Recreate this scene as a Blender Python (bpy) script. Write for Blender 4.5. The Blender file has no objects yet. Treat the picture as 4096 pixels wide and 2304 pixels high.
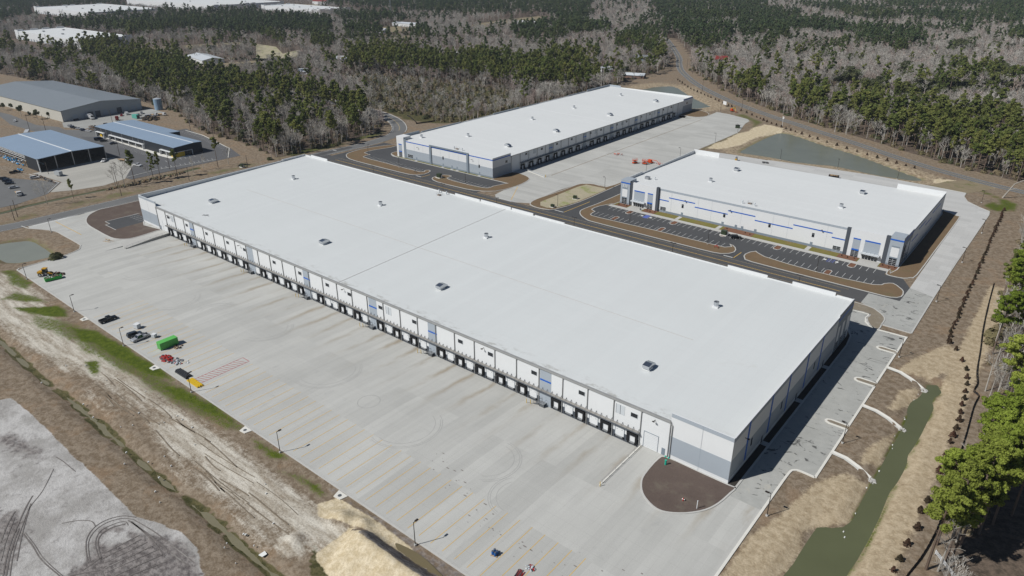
import bpy, bmesh, math, random
import numpy as np
from mathutils import Matrix, Vector
random.seed(7)
RNG = np.random.default_rng(11)
C = bpy.context.scene.collection
SC = bpy.context.scene
R = math.radians

# ------------------------------------------------------------ camera, sky, sun, exposure
F_PX, PITCH, ROLL, YAW = 2839.914, R(25.236), R(-0.1793), R(-39.370)
CAM = Vector((349.08, -140.42, 118.8))
_cy, _sy, _cp, _sp = math.cos(YAW), math.sin(YAW), math.cos(PITCH), math.sin(PITCH)
FW = Vector((_sy * _cp, _cy * _cp, -_sp))
_rt = Vector((_cy, -_sy, 0)); _up = _rt.cross(FW)
RT = _rt * math.cos(ROLL) + _up * math.sin(ROLL)
UP = -_rt * math.sin(ROLL) + _up * math.cos(ROLL)
cam_data = bpy.data.cameras.new('camera')
cam = bpy.data.objects.new('camera', cam_data); C.objects.link(cam)
cam_data.sensor_width = 36.0
cam_data.lens = 36.0 * F_PX / 4096.0
cam_data.clip_start, cam_data.clip_end = 1.0, 12000.0
m3 = Matrix((RT, UP, -FW)).transposed()
cam.matrix_world = Matrix.Translation(CAM) @ m3.to_4x4()
SC.camera = cam

SUN_EL, SUN_AZ = R(45.5), R(60.0)      # shadows run towards +x +y
world = bpy.data.worlds.new('World'); SC.world = world; world.use_nodes = True
wn = world.node_tree; bg = wn.nodes['Background']
sky = wn.nodes.new('ShaderNodeTexSky'); sky.sky_type = 'NISHITA'; sky.sun_disc = False
sky.sun_elevation = SUN_EL; sky.sun_rotation = R(210.0)
wn.links.new(sky.outputs[0], bg.inputs[0]); bg.inputs[1].default_value = 0.05
sky.ozone_density = 3.0; sky.dust_density = 0.4
sun_data = bpy.data.lights.new('sun', 'SUN'); sun_data.energy = 5.0; sun_data.angle = R(0.53)
sun_data.color = (1.0, 0.985, 0.955)
sun = bpy.data.objects.new('sun', sun_data); C.objects.link(sun)
sun.location = (0, -200, 400)
sd = Vector((math.cos(SUN_AZ) * math.cos(SUN_EL), math.sin(SUN_AZ) * math.cos(SUN_EL), -math.sin(SUN_EL)))
sun.rotation_euler = sd.to_track_quat('-Z', 'Y').to_euler()
SC.view_settings.view_transform = 'Standard'; SC.view_settings.look = 'None'
SC.view_settings.exposure = -0.27; SC.view_settings.gamma = 1.0
SC.cycles.max_bounces = 5; SC.cycles.diffuse_bounces = 1; SC.cycles.glossy_bounces = 2
SC.cycles.transparent_max_bounces = 4; SC.cycles.volume_bounces = 0
SC.cycles.use_denoising = True

# photograph pixel -> point on the horizontal plane z (photogrammetry of the site plan)
def G(u, v, z=0.0):
    d = FW + RT * ((u - 2048) / F_PX) - UP * ((v - 1152) / F_PX)
    t = (z - CAM.z) / d.z
    return (CAM.x + d.x * t, CAM.y + d.y * t)
K = 1024 / 2576
def Z(c, r, pts, z=0.0):
    return [G(c * 1024 + x * K, r * 576 + y * K, z) for x, y in pts]
def PXN(P):                                        # world -> photo pixels (numpy)
    d = P - np.array(CAM)
    zz = d @ np.array(FW)
    return 2048 + F_PX * (d @ np.array(RT)) / zz, 1152 - F_PX * (d @ np.array(UP)) / zz, zz
# ------------------------------------------------------------ helpers
def tag(o, label=None, cat=None, group=None, kind=None):
    if label: o['label'] = label
    if cat: o['category'] = cat
    if group: o['group'] = group
    if kind: o['kind'] = kind
    return o
def thing(name, label, cat, loc=(0, 0, 0), rz=0.0, group=None):
    o = bpy.data.objects.new(name, None); C.objects.link(o)
    o.empty_display_size = 0.5
    o.location = loc; o.rotation_euler = (0, 0, rz)
    return tag(o, label, cat, group)
def copy_tree(o, parent=None):
    c = o.copy(); C.objects.link(c)
    if parent: c.parent = parent
    for ch in list(o.children): copy_tree(ch, c)
    return c
def dup(o, loc, rz=0.0, label=None, scale=None):
    c = copy_tree(o); c.location = loc; c.rotation_euler = (0, 0, rz)
    if label: c['label'] = label
    if scale: c.scale = scale
    return c

class MB:
    """collects faces, then links ONE mesh object"""
    def __init__(s): s.v = []; s.f = []; s.m = []
    def poly(s, pts, mi=0):
        n = len(s.v); s.v += [tuple(p) for p in pts]; s.f.append(tuple(range(n, n + len(pts)))); s.m.append(mi); return s
    def box(s, x0, x1, y0, y1, z0, z1, mi=0):
        x0, x1 = min(x0, x1), max(x0, x1); y0, y1 = min(y0, y1), max(y0, y1)
        n = len(s.v)
        s.v += [(x0, y0, z0), (x1, y0, z0), (x1, y1, z0), (x0, y1, z0), (x0, y0, z1), (x1, y0, z1), (x1, y1, z1), (x0, y1, z1)]
        for q in ((0, 3, 2, 1), (4, 5, 6, 7), (0, 1, 5, 4), (1, 2, 6, 5), (2, 3, 7, 6), (3, 0, 4, 7)):
            s.f.append(tuple(n + i for i in q)); s.m.append(mi)
        return s
    def prism(s, pts, z0, z1, mi=0, top=None):
        pts = ccw(pts); k = len(pts); n = len(s.v)
        s.v += [(p[0], p[1], z0) for p in pts] + [(p[0], p[1], z1) for p in pts]
        s.f.append(tuple(range(n + k, n + 2 * k))); s.m.append(mi if top is None else top)
        for i in range(k):
            j = (i + 1) % k; s.f.append((n + i, n + j, n + k + j, n + k + i)); s.m.append(mi)
        return s
    def rod(s, a, b, r0, r1=None, sides=6, mi=0, caps=True):
        r1 = r0 if r1 is None else r1
        a, b = Vector(a), Vector(b); d = (b - a)
        if d.length < 1e-6: return s
        d.normalize(); u = d.orthogonal().normalized(); w = d.cross(u); n = len(s.v)
        for c, r in ((a, r0), (b, r1)):
            for i in range(sides):
                t = 2 * math.pi * i / sides; s.v.append(tuple(c + u * (r * math.cos(t)) + w * (r * math.sin(t))))
        for i in range(sides):
            j = (i + 1) % sides; s.f.append((n + i, n + j, n + sides + j, n + sides + i)); s.m.append(mi)
        if caps:
            s.f.append(tuple(range(n + sides - 1, n - 1, -1))); s.m.append(mi)
            s.f.append(tuple(range(n + sides, n + 2 * sides))); s.m.append(mi)
        return s
    def loft(s, rings, mi=0, cap=True):
        n = len(s.v); k = len(rings[0])
        for r in rings: s.v += [tuple(p) for p in r]
        for i in range(len(rings) - 1):
            for j in range(k):
                l = (j + 1) % k
                s.f.append((n + i * k + j, n + i * k + l, n + (i + 1) * k + l, n + (i + 1) * k + j)); s.m.append(mi)
        if cap:
            s.f.append(tuple(range(n + k - 1, n - 1, -1))); s.m.append(mi)
            e = n + (len(rings) - 1) * k; s.f.append(tuple(range(e, e + k))); s.m.append(mi)
        return s
    def strip(s, path, w, z, mi=0, closed=False):
        L, Rr = offset(path, w / 2, closed), offset(path, -w / 2, closed)
        k = len(path)
        for i in range(k if closed else k - 1):
            j = (i + 1) % k
            s.poly([(L[i][0], L[i][1], z), (Rr[i][0], Rr[i][1], z), (Rr[j][0], Rr[j][1], z), (L[j][0], L[j][1], z)], mi)
        return s
    def wall(s, path, w, z0, z1, mi=0, closed=False):
        L, Rr = offset(path, w / 2, closed), offset(path, -w / 2, closed)
        k = len(path)
        for i in range(k if closed else k - 1):
            j = (i + 1) % k
            a, b, c, d = L[i], Rr[i], Rr[j], L[j]
            s.poly([(*a, z1), (*b, z1), (*c, z1), (*d, z1)], mi)
            s.poly([(*a, z0), (*a, z1), (*d, z1), (*d, z0)], mi)
            s.poly([(*b, z1), (*b, z0), (*c, z0), (*c, z1)], mi)
        if not closed:
            for e in (0, k - 1): s.poly([(*L[e], z0), (*Rr[e], z0), (*Rr[e], z1), (*L[e], z1)], mi)
        return s
    def xform(s, f): s.v = [f(p) for p in s.v]; return s
    def build(s, name, mats, parent=None, loc=None, smooth=False, bevel=0.0, fix=True):
        me = bpy.data.meshes.new(name)
        me.from_pydata([tuple(map(float, p)) for p in s.v], [], s.f)
        if not isinstance(mats, (list, tuple)): mats = [mats]
        for m in mats: me.materials.append(m)
        if len(mats) > 1: me.polygons.foreach_set('material_index', s.m)
        if fix or smooth or bevel:
            bm = bmesh.new(); bm.from_mesh(me)
            if bevel: 
                bmesh.ops.remove_doubles(bm, verts=bm.verts, dist=1e-4)
                bmesh.ops.bevel(bm, geom=bm.edges[:], offset=bevel, segments=2, affect='EDGES', clamp_overlap=True)
            bmesh.ops.recalc_face_normals(bm, faces=bm.faces)
            bm.to_mesh(me); bm.free()
        if smooth:
            me.polygons.foreach_set('use_smooth', [True] * len(me.polygons))
        me.update()
        o = bpy.data.objects.new(name, me); C.objects.link(o)
        if parent: o.parent = parent
        if loc: o.location = loc
        return o
def area2(p): return sum(p[i][0] * p[(i + 1) % len(p)][1] - p[(i + 1) % len(p)][0] * p[i][1] for i in range(len(p)))
def ccw(p): return list(p) if area2(p) > 0 else list(reversed(p))
def offset(path, d, closed=False):
    n = len(path); out = []
    for i in range(n):
        p = path[i]
        a = path[i - 1] if (closed or i > 0) else None
        b = path[(i + 1) % n] if (closed or i < n - 1) else None
        ns = []
        for q0, q1 in ((a, p), (p, b)):
            if q0 is None or q1 is None: continue
            dx, dy = q1[0] - q0[0], q1[1] - q0[1]; l = math.hypot(dx, dy)
            if l > 1e-9: ns.append((-dy / l, dx / l))
        if len(ns) == 2:
            mx, my = ns[0][0] + ns[1][0], ns[0][1] + ns[1][1]; l = math.hypot(mx, my)
            if l < 0.2: mx, my = ns[0]; l = 1; s = 1
            else:
                mx, my = mx / l, my / l; s = min(1 / max(mx * ns[0][0] + my * ns[0][1], 0.35), 2.2)
        else: mx, my = ns[0]; s = 1
        out.append((p[0] + mx * d * s, p[1] + my * d * s))
    return out
def smooth_path(pts, n=6, closed=False):
    out = []; k = len(pts)
    for i in range(k if closed else k - 1):
        p0 = pts[i - 1] if (closed or i > 0) else pts[i]
        p1, p2 = pts[i], pts[(i + 1) % k]
        p3 = pts[(i + 2) % k] if (closed or i + 2 < k) else p2
        for t in np.linspace(0, 1, n, endpoint=False):
            out.append(tuple(0.5 * ((2 * p1[a]) + (-p0[a] + p2[a]) * t + (2 * p0[a] - 5 * p1[a] + 4 * p2[a] - p3[a]) * t * t + (-p0[a] + 3 * p1[a] - 3 * p2[a] + p3[a]) * t ** 3) for a in (0, 1)))
    if not closed: out.append(tuple(pts[-1]))
    return out
def inside(poly, X, Y):
    r = np.zeros(X.shape, bool); n = len(poly)
    for i in range(n):
        x0, y0 = poly[i]; x1, y1 = poly[(i + 1) % n]
        if y0 == y1: continue
        c = ((y0 > Y) != (y1 > Y)) & (X < (x1 - x0) * (Y - y0) / (y1 - y0) + x0)
        r ^= c
    return r
def dist_path(path, X, Y, closed=True):
    d = np.full(X.shape, 1e9); n = len(path)
    for i in range(n if closed else n - 1):
        x0, y0 = path[i]; x1, y1 = path[(i + 1) % n]
        dx, dy = x1 - x0, y1 - y0; l2 = dx * dx + dy * dy + 1e-12
        t = np.clip(((X - x0) * dx + (Y - y0) * dy) / l2, 0, 1)
        d = np.minimum(d, np.hypot(X - x0 - t * dx, Y - y0 - t * dy))
    return d
def sdf(poly, X, Y): return np.where(inside(poly, X, Y), -1, 1) * dist_path(poly, X, Y)
def sm(a, b, x): t = np.clip((x - a) / (b - a), 0, 1); return t * t * (3 - 2 * t)

# ------------------------------------------------------------ materials
class NT:
    def __init__(s, name):
        s.m = bpy.data.materials.new(name); s.m.use_nodes = True; s.t = s.m.node_tree
        s.b = s.t.nodes['Principled BSDF']
    def n(s, typ, **kw):
        nd = s.t.nodes.new(typ)
        for k, v in kw.items():
            if k in nd.inputs.keys(): s.set(nd.inputs[k], v)
            else: setattr(nd, k, v)
        return nd
    def set(s, sock, v):
        if isinstance(v, bpy.types.NodeSocket): s.t.links.new(v, sock)
        else:
            if sock.type == 'RGBA' and len(v) == 3: v = (*v, 1)
            sock.default_value = v
    def math(s, op, a, b=0.0, c=0.0, clamp=False):
        nd = s.t.nodes.new('ShaderNodeMath'); nd.operation = op; nd.use_clamp = clamp
        s.set(nd.inputs[0], a); s.set(nd.inputs[1], b); s.set(nd.inputs[2], c); return nd.outputs[0]
    def mix(s, fac, a, b, blend='MIX'):
        nd = s.t.nodes.new('ShaderNodeMix'); nd.data_type = 'RGBA'; nd.blend_type = blend
        s.set(nd.inputs[0], fac); s.set(nd.inputs[6], a); s.set(nd.inputs[7], b); return nd.outputs[2]
    def ramp(s, x, a, b):
        nd = s.t.nodes.new('ShaderNodeMapRange'); nd.interpolation_type = 'SMOOTHSTEP'
        s.set(nd.inputs[0], x); nd.inputs[1].default_value = a; nd.inputs[2].default_value = b; return nd.outputs[0]
    def pos(s, scale=(1, 1, 1), obj=False):
        if obj: src = s.n('ShaderNodeTexCoord').outputs['Object']
        else: src = s.n('ShaderNodeNewGeometry').outputs['Position']
        mp = s.n('ShaderNodeMapping'); s.set(mp.inputs[0], src); mp.inputs['Scale'].default_value = scale
        return mp.outputs[0]
    def noise(s, scale=1.0, detail=4, rough=0.55, vec=None, dist=0.0):
        nd = s.n('ShaderNodeTexNoise'); s.set(nd.inputs['Vector'], vec if vec is not None else s.pos())
        nd.inputs['Scale'].default_value = scale; nd.inputs['Detail'].default_value = detail
        nd.inputs['Roughness'].default_value = rough; nd.inputs['Distortion'].default_value = dist
        return nd.outputs[0]
    def var(s, col, fac, amt):          # col * (1 + amt*(2*fac-1))
        k = s.math('MULTIPLY_ADD', fac, 2 * amt, 1 - amt)
        return s.mix(1.0, col, s.rgb(k), 'MULTIPLY')
    def rgb(s, k):
        nd = s.n('ShaderNodeCombineColor'); 
        for i in range(3): s.set(nd.inputs[i], k)
        return nd.outputs[0]
    def bump(s, h, strength=0.3, dist=0.1):
        nd = s.n('ShaderNodeBump'); nd.inputs['Strength'].default_value = strength; nd.inputs['Distance'].default_value = dist
        s.set(nd.inputs['Height'], h); s.set(s.b.inputs['Normal'], nd.outputs[0])
    def out(s, col, rough=0.7, metal=0.0, spec=0.3):
        s.set(s.b.inputs['Base Color'], col); s.set(s.b.inputs['Roughness'], rough)
        s.b.inputs['Metallic'].default_value = metal; s.b.inputs['Specular IOR Level'].default_value = spec
        return s.m
def M(name, col, rough=0.7, metal=0.0, amt=0.10, s1=0.35, s2=4.0, spec=0.3, obj=False):
    t = NT(name); v = t.pos(obj=obj)
    c = t.var(col, t.noise(s1, 4, vec=v), amt); c = t.var(c, t.noise(s2, 3, vec=v), amt * 0.7)
    return t.out(c, rough, metal, spec)
WHITE = M('white_paint', (0.70, 0.71, 0.71), 0.6, amt=0.03)
LGREY = M('light_grey_paint', (0.36, 0.40, 0.44), 0.6, amt=0.04)
MGREY = M('mid_grey_paint', (0.21, 0.25, 0.29), 0.6, amt=0.04)
DGREY = M('dark_grey_paint', (0.075, 0.085, 0.10), 0.6, amt=0.06)
BLUE = M('blue_paint', (0.02, 0.12, 0.48), 0.5, amt=0.05)
BLACK = M('black_rubber', (0.012, 0.012, 0.013), 0.7, amt=0.1)
CANTOP = M('dusty_canopy_deck', (0.30, 0.285, 0.26), 0.6, 0.1, amt=0.15)
STEEL = M('galvanised_steel', (0.36, 0.37, 0.38), 0.4, 0.6, amt=0.12)
BRIGHT = M('bright_sheet_metal', (0.55, 0.57, 0.60), 0.22, 0.95, amt=0.08)
DSTEEL = M('dark_steel', (0.13, 0.14, 0.15), 0.5, 0.3, amt=0.12)
BRONZE = M('bronze_pole_paint', (0.035, 0.028, 0.024), 0.5, amt=0.1)
GUTTER = M('weathered_gutter_metal', (0.36, 0.36, 0.35), 0.5, 0.2, amt=0.18, s1=0.5, s2=2.5)
GLASS = M('dark_glass', (0.012, 0.015, 0.02), 0.08, amt=0.1, spec=0.6)
LOUVRE = M('louvre_white', (0.55, 0.58, 0.60), 0.5, amt=0.04)
KERB = M('kerb_concrete', (0.50, 0.49, 0.46), 0.8, amt=0.10, s1=0.3, s2=3)
WCONC = M('new_white_concrete', (0.70, 0.68, 0.62), 0.8, amt=0.08, s1=0.3, s2=3)
WALKC = M('walk_concrete', (0.46, 0.45, 0.42), 0.8, amt=0.08)
PWHITE = M('road_paint_white', (0.62, 0.62, 0.60), 0.7, amt=0.18, s1=1.2, s2=6)
PYEL = M('road_paint_yellow', (0.62, 0.40, 0.10), 0.7, amt=0.22, s1=0.5, s2=5)
PYELF = M('faded_yellow_paint', (0.52, 0.40, 0.20), 0.7, amt=0.22, s1=0.5, s2=5)
PRED = M('road_paint_red', (0.40, 0.05, 0.06), 0.7, amt=0.15)
PBLUE = M('road_paint_blue', (0.10, 0.14, 0.40), 0.7, amt=0.15)
YEL = M('safety_yellow', (0.65, 0.42, 0.02), 0.5, amt=0.08)
ORANGE = M('machine_orange', (0.55, 0.07, 0.015), 0.45, amt=0.08)
RED = M('red_iron_paint', (0.36, 0.025, 0.02), 0.5, amt=0.2, s2=3)
GREENP = M('container_green', (0.12, 0.46, 0.10), 0.45, amt=0.08, s2=1.5)
DUMPG = M('skip_green', (0.03, 0.38, 0.05), 0.5, amt=0.1)
TRANSF = M('transformer_green', (0.035, 0.05, 0.025), 0.5, amt=0.1)
TEAL = M('teal_pipe', (0.02, 0.40, 0.28), 0.5, amt=0.08)
WOOD = M('timber', (0.45, 0.31, 0.17), 0.8, amt=0.2, s2=3)
TYRE = M('tyre_rubber', (0.015, 0.015, 0.015), 0.8, amt=0.1)
RIM = M('rim_alloy', (0.45, 0.45, 0.45), 0.35, 0.6, amt=0.05)
CATY = M('loader_yellow', (0.50, 0.27, 0.02), 0.5, amt=0.12)
BARREL = M('barrel_blue', (0.01, 0.11, 0.36), 0.4, amt=0.08)
def paint(name, c): return M(name, c, 0.25, 0.25, amt=0.04, spec=0.5)
CAR_BLACK, CAR_GREY = paint('car_black', (0.010, 0.011, 0.013)), paint('car_slate', (0.05, 0.065, 0.085))
CAR_SILVER, CAR_WHITE = paint('car_silver', (0.42, 0.43, 0.45)), paint('car_white', (0.72, 0.72, 0.72))
CAR_NAVY, CAR_RED = paint('car_navy', (0.012, 0.02, 0.05)), paint('car_red', (0.30, 0.02, 0.02))
CAR_TAN = paint('car_tan', (0.35, 0.30, 0.24))

def concrete(name, col, lane=None, joint=None, along='y', stain=False, amt=0.07):
    t = NT(name); v = t.pos(); sep = t.n('ShaderNodeSeparateXYZ'); t.set(sep.inputs[0], v); x, y = sep.outputs[0], sep.outputs[1]
    a, b = (x, y) if along == 'y' else (y, x)
    c = t.var(col, t.noise(0.05, 5, 0.6, vec=v), amt * 1.3)
    st = t.pos((0.5, 0.035, 1) if along == 'y' else (0.035, 0.5, 1))
    c = t.var(c, t.noise(1.0, 5, 0.6, vec=st), amt * 1.25)
    c = t.var(c, t.noise(2.5, 4, vec=v), amt * 0.6)
    if lane:
        fl = t.math('FLOOR', t.math('DIVIDE', a, lane)); fb = t.math('FLOOR', t.math('DIVIDE', b, lane * 5))
        wnz = t.n('ShaderNodeTexWhiteNoise', noise_dimensions='2D'); cb = t.n('ShaderNodeCombineXYZ'); t.set(cb.inputs[0], fl); t.set(cb.inputs[1], fb); t.set(wnz.inputs['Vector'], cb.outputs[0])
        c = t.var(c, wnz.outputs[0], 0.06)
    if joint:
        for ax, per in ((a, joint), (b, joint)):
            d = t.math('ABSOLUTE', t.math('SUBTRACT', t.math('FRACT', t.math('DIVIDE', ax, per)), 0.5))
            f = t.math('MULTIPLY', t.math('LESS_THAN', d, 0.028 / per * 1.2), 0.22)
            c = t.mix(f, c, (0.22, 0.21, 0.19))
    # dark tyre scuffs and damp marks of their own shape
    sc = t.ramp(t.noise(0.16, 6, 0.72, vec=t.pos((1, 0.6, 1)), dist=1.2), 0.60, 0.78)
    c = t.mix(t.math('MULTIPLY', sc, 0.28), c, (0.20, 0.20, 0.21))
    if stain:      # rust-brown runs below each rain pipe of the dock wall
        u = t.math('SUBTRACT', t.math('FRACT', t.math('DIVIDE', t.math('SUBTRACT', x, 20.6), 8.42)), 0.5)
        wob = t.math('MULTIPLY', t.math('SUBTRACT', t.noise(0.13, 4, vec=v), 0.5), 0.42)
        u = t.math('ABSOLUTE', t.math('ADD', u, t.math('ADD', wob, 0.022)))
        core = t.math('SUBTRACT', 1.0, t.ramp(u, 0.0, 0.20))
        fade = t.math('MULTIPLY', t.ramp(y, -30.0, -1.0), t.ramp(t.noise(0.09, 5, 0.65, vec=t.pos((1.6, .5, 1))), 0.36, 0.62))
        c = t.mix(t.math('MULTIPLY', t.math('MULTIPLY', core, fade), 0.75), c, (0.285, 0.23, 0.155))
    t.bump(t.noise(6, 3, vec=v), 0.08, 0.02)
    return t.out(c, 0.85, 0, 0.2)
YARD = concrete('yard_concrete', (0.470, 0.465, 0.435), 4.21, 4.21, 'y', True, amt=0.10)
COURT = concrete('court_concrete', (0.455, 0.45, 0.42), 4.22, 4.22, 'x', amt=0.11)
NEWC = concrete('pale_concrete', (0.50, 0.495, 0.475), 4.5, 4.5, 'x', amt=0.04)
def asphalt(name, col, amt=0.10, patch=0.0, stainc=None):
    t = NT(name); v = t.pos()
    c = t.var(col, t.noise(0.06, 5, 0.6, vec=v), amt * 1.5); c = t.var(c, t.noise(0.5, 5, 0.6, vec=v), amt); c = t.var(c, t.noise(8, 2, vec=v), amt)
    if patch:
        f = t.ramp(t.noise(0.09, 6, 0.75, vec=v, dist=2.0), 0.57, 0.70); c = t.mix(t.math('MULTIPLY', f, patch), c, stainc)
        f = t.ramp(t.noise(0.30, 5, 0.7, vec=t.pos((0.5, .9, 1)), dist=1.8), 0.575, 0.64); c = t.mix(t.math('MULTIPLY', f, 0.8), c, (0.05, 0.05, 0.048))
    t.bump(t.noise(14, 2, vec=v), 0.12, 0.02)
    return t.out(c, 0.85, 0, 0.25)
ASPH = asphalt('new_asphalt', (0.075, 0.076, 0.078))
ASPHR = asphalt('road_asphalt', (0.085, 0.085, 0.086), 0.12)
ASPHO = asphalt('old_asphalt', (0.155, 0.155, 0.152), 0.12)
ASPHG = asphalt('aged_grey_pavement', (0.385, 0.385, 0.36), 0.16, 0.7, (0.48, 0.455, 0.39))

def roofm(name, col, per=3.05, along='y', dirt=True):
    t = NT(name); v = t.pos(); sep = t.n('ShaderNodeSeparateXYZ'); t.set(sep.inputs[0], v)
    a = sep.outputs[0] if along == 'y' else sep.outputs[1]
    c = t.var(col, t.noise(0.035, 5, 0.6, vec=v), 0.035)
    c = t.var(c, t.noise(1, 4, 0.6, vec=t.pos((0.05, 0.9, 1) if along == 'y' else (0.9, 0.05, 1))), 0.03)
    d = t.math('ABSOLUTE', t.math('SUBTRACT', t.math('FRACT', t.math('DIVIDE', a, per)), 0.5))
    c = t.mix(t.math('MULTIPLY', t.math('LESS_THAN', d, 0.016), 0.13), c, (0.38, 0.39, 0.40))
    fl = t.math('FLOOR', t.math('ADD', t.math('DIVIDE', a, per), 0.5)); wz = t.n('ShaderNodeTexWhiteNoise', noise_dimensions='1D'); t.set(wz.inputs['W'], fl)
    c = t.var(c, wz.outputs[0], 0.012)
    if dirt:
        e = t.math('MULTIPLY', t.ramp(sep.outputs[1], 6.0, 0.0), t.ramp(t.noise(0.35, 5, 0.7, vec=t.pos((0.6, 1.2, 1))), 0.50, 0.68))
        c = t.mix(t.math('MULTIPLY', e, 0.55), c, (0.24, 0.22, 0.18))
        f = t.ramp(t.noise(0.045, 6, 0.75, vec=v, dist=1.5), 0.64, 0.80); c = t.mix(t.math('MULTIPLY', f, 0.28), c, (0.45, 0.42, 0.35))
    t.bump(t.noise(0.6, 3, vec=v), 0.05, 0.05)
    return t.out(c, 0.55, 0, 0.3)
ROOFA = roofm('white_membrane_roof', (0.638, 0.656, 0.645))
ROOFB = roofm('bright_membrane_roof', (0.71, 0.72, 0.705), 3.05, 'x', False)
def metal_roof(name, col, per=0.9, along='y', rough=0.4, metal=0.3):
    t = NT(name); v = t.pos(obj=True); sep = t.n('ShaderNodeSeparateXYZ'); t.set(sep.inputs[0], v)
    a = sep.outputs[0] if along == 'y' else sep.outputs[1]
    c = t.var(col, t.noise(0.06, 4, vec=v), 0.06); c = t.var(c, t.noise(1, 3, vec=t.pos((0.8, 0.06, 1), True)), 0.06)
    fr = t.math('FRACT', t.math('DIVIDE', a, per)); c = t.mix(t.math('MULTIPLY', t.math('LESS_THAN', fr, 0.14), 0.15), c, (0.1, 0.12, 0.15))
    return t.out(c, rough, metal, 0.4)
BLUEROOF = metal_roof('blue_grey_metal_roof', (0.36, 0.46, 0.58))
GREYROOF = metal_roof('old_grey_metal_roof', (0.30, 0.325, 0.34))
CLAD = metal_roof('black_cladding', (0.018, 0.022, 0.028), 0.5, 'y', 0.6, 0.0)
BEIGE = metal_roof('beige_metal_wall', (0.52, 0.50, 0.44), 1.0, 'y', 0.6, 0.0)
GREYW = metal_roof('grey_metal_wall', (0.38, 0.40, 0.41), 1.0, 'x', 0.6, 0.0)
def water(name, col, rough=0.12):
    t = NT(name); v = t.pos(); c = t.var(col, t.noise(0.08, 4, vec=v), 0.15)
    t.bump(t.noise(1.5, 4, vec=v), 0.06, 0.05)
    return t.out(c, rough, 0, 0.22)
WATER = water('canal_water', (0.110, 0.118, 0.062), 0.2); WATERP = water('pond_water', (0.175, 0.185, 0.150), 0.2); WATERM = water('muddy_water', (0.17, 0.14, 0.08), 0.3)
WATERG = water('grey_pond_water', (0.23, 0.24, 0.20))
def bed(name, col, col2=None):
    t = NT(name); v = t.pos()
    c = t.var(col, t.noise(0.22, 6, 0.65, vec=v), 0.22); c = t.var(c, t.noise(3.0, 4, 0.6, vec=v), 0.22)
    if col2: c = t.mix(t.ramp(t.noise(0.12, 6, 0.7, vec=v), 0.50, 0.66), c, col2)
    t.bump(t.noise(5, 3, vec=v), 0.5, 0.1)
    return t.out(c, 0.95, 0, 0.1)
MULCH = bed('brown_dormant_turf', (0.180, 0.125, 0.075), (0.165, 0.130, 0.075))
DIRT = bed('dark_bare_soil', (0.120, 0.092, 0.078), (0.15, 0.125, 0.10))
REDM = bed('red_bark_mulch', (0.180, 0.092, 0.058))
DARKM = bed('shaded_dark_mulch', (0.05, 0.045, 0.04))  # very dark mulch, also mixed into debris and brush heaps
TURF = bed('green_turf_strip', (0.17, 0.155, 0.045), (0.20, 0.15, 0.06))
ISLG = bed('sandy_seeded_soil', (0.40, 0.355, 0.25), (0.26, 0.28, 0.11))
DRYG = bed('dry_grass_soil', (0.25, 0.205, 0.135), (0.16, 0.16, 0.07))
GREYGRASS = bed('grey_brown_weeds', (0.24, 0.205, 0.155), (0.33, 0.30, 0.25))
STRAW = bed('straw_bank', (0.34, 0.245, 0.135), (0.30, 0.23, 0.14))
SAND = bed('tan_sand', (0.50, 0.39, 0.235), (0.46, 0.37, 0.235))
DEBRIS = bed('mixed_debris', (0.22, 0.16, 0.12), (0.07, 0.06, 0.06))
ROCK = bed('pale_riprap_stone', (0.50, 0.49, 0.46), (0.30, 0.29, 0.28))
# ------------------------------------------------------------ ground sheet
CLEAR = [(-48, -400), (-50, 60), (-51, 120), (-50, 165), (-54, 196), (-66, 216), (-90, 232), (-150, 244), (-300, 250), (-300, 266), (-150, 264), (-110, 257),
         (-84, 256), (-60, 255), (-40, 252), (-24, 262), (-20, 330), (-22, 400), (-24, 480), (-31, 537), (-36, 580), (-52, 640), (-92, 720), (-200, 900),
         (-180, 900), (-64, 716), (-12, 612), (4, 596), (34, 560), (76, 512), (120, 472), (165, 436), (205, 412), (232, 396), (260, 377), (290, 359), (318, 347), (348, 338),
         (339, 300), (337, 240), (339, 170), (343, 110), (347, 60), (348, -400)]
CLEARW = [(-46, -400), (-46, 95), (-52, 108), (-66, 113), (-98, 118), (-170, 120), (-243, 144), (-300, 148), (-460, 136), (-720, 120), (-720, -400)]
SCRUB = [G(1024 + x * K, y * K, 2) for x, y in ((700, 740), (1300, 740), (1700, 800), (2200, 840), (2576, 900), (2576, 1080), (2300, 1140), (2000, 1210), (1800, 1220), (1530, 1170), (1150, 1060), (1180, 960), (900, 830))]
PINK = Z(3, 0, [(480, 860), (900, 850), (1100, 960), (1500, 960), (2200, 890), (2576, 920), (2576, 1040), (2200, 970), (1550, 1000), (1050, 1020), (520, 980)], 2)
CANAL = [(336, -60), (334, -25), (333.9, -10), (334.2, -5), (334.4, 3.6), (334.4, 12), (334.1, 23.5), (335.1, 35), (334.1, 41), (334.9, 55), (335, 68), (333.6, 74), (334.8, 80), (333.1, 83.4), (330.9, 82), (330.7, 74), (328.9, 67.4), (330.4, 58.5), (330.6, 51), (330.3, 41), (330.1, 30), (330, 23.5), (329.9, 14.7), (330.2, 8.6), (329.7, 5.1), (328.2, 2.6), (324.7, 0.2), (324.2, -10), (323.5, -25), (322, -60)]
PONDW = [(-26, -60), (-22.5, -51.5), (-18.8, -45.5), (-13.2, -44.4), (0, -44.6), (8.4, -45.2), (10.5, -47), (7.7, -57), (3, -61), (-8.5, -61.5), (-18, -62)]
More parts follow.
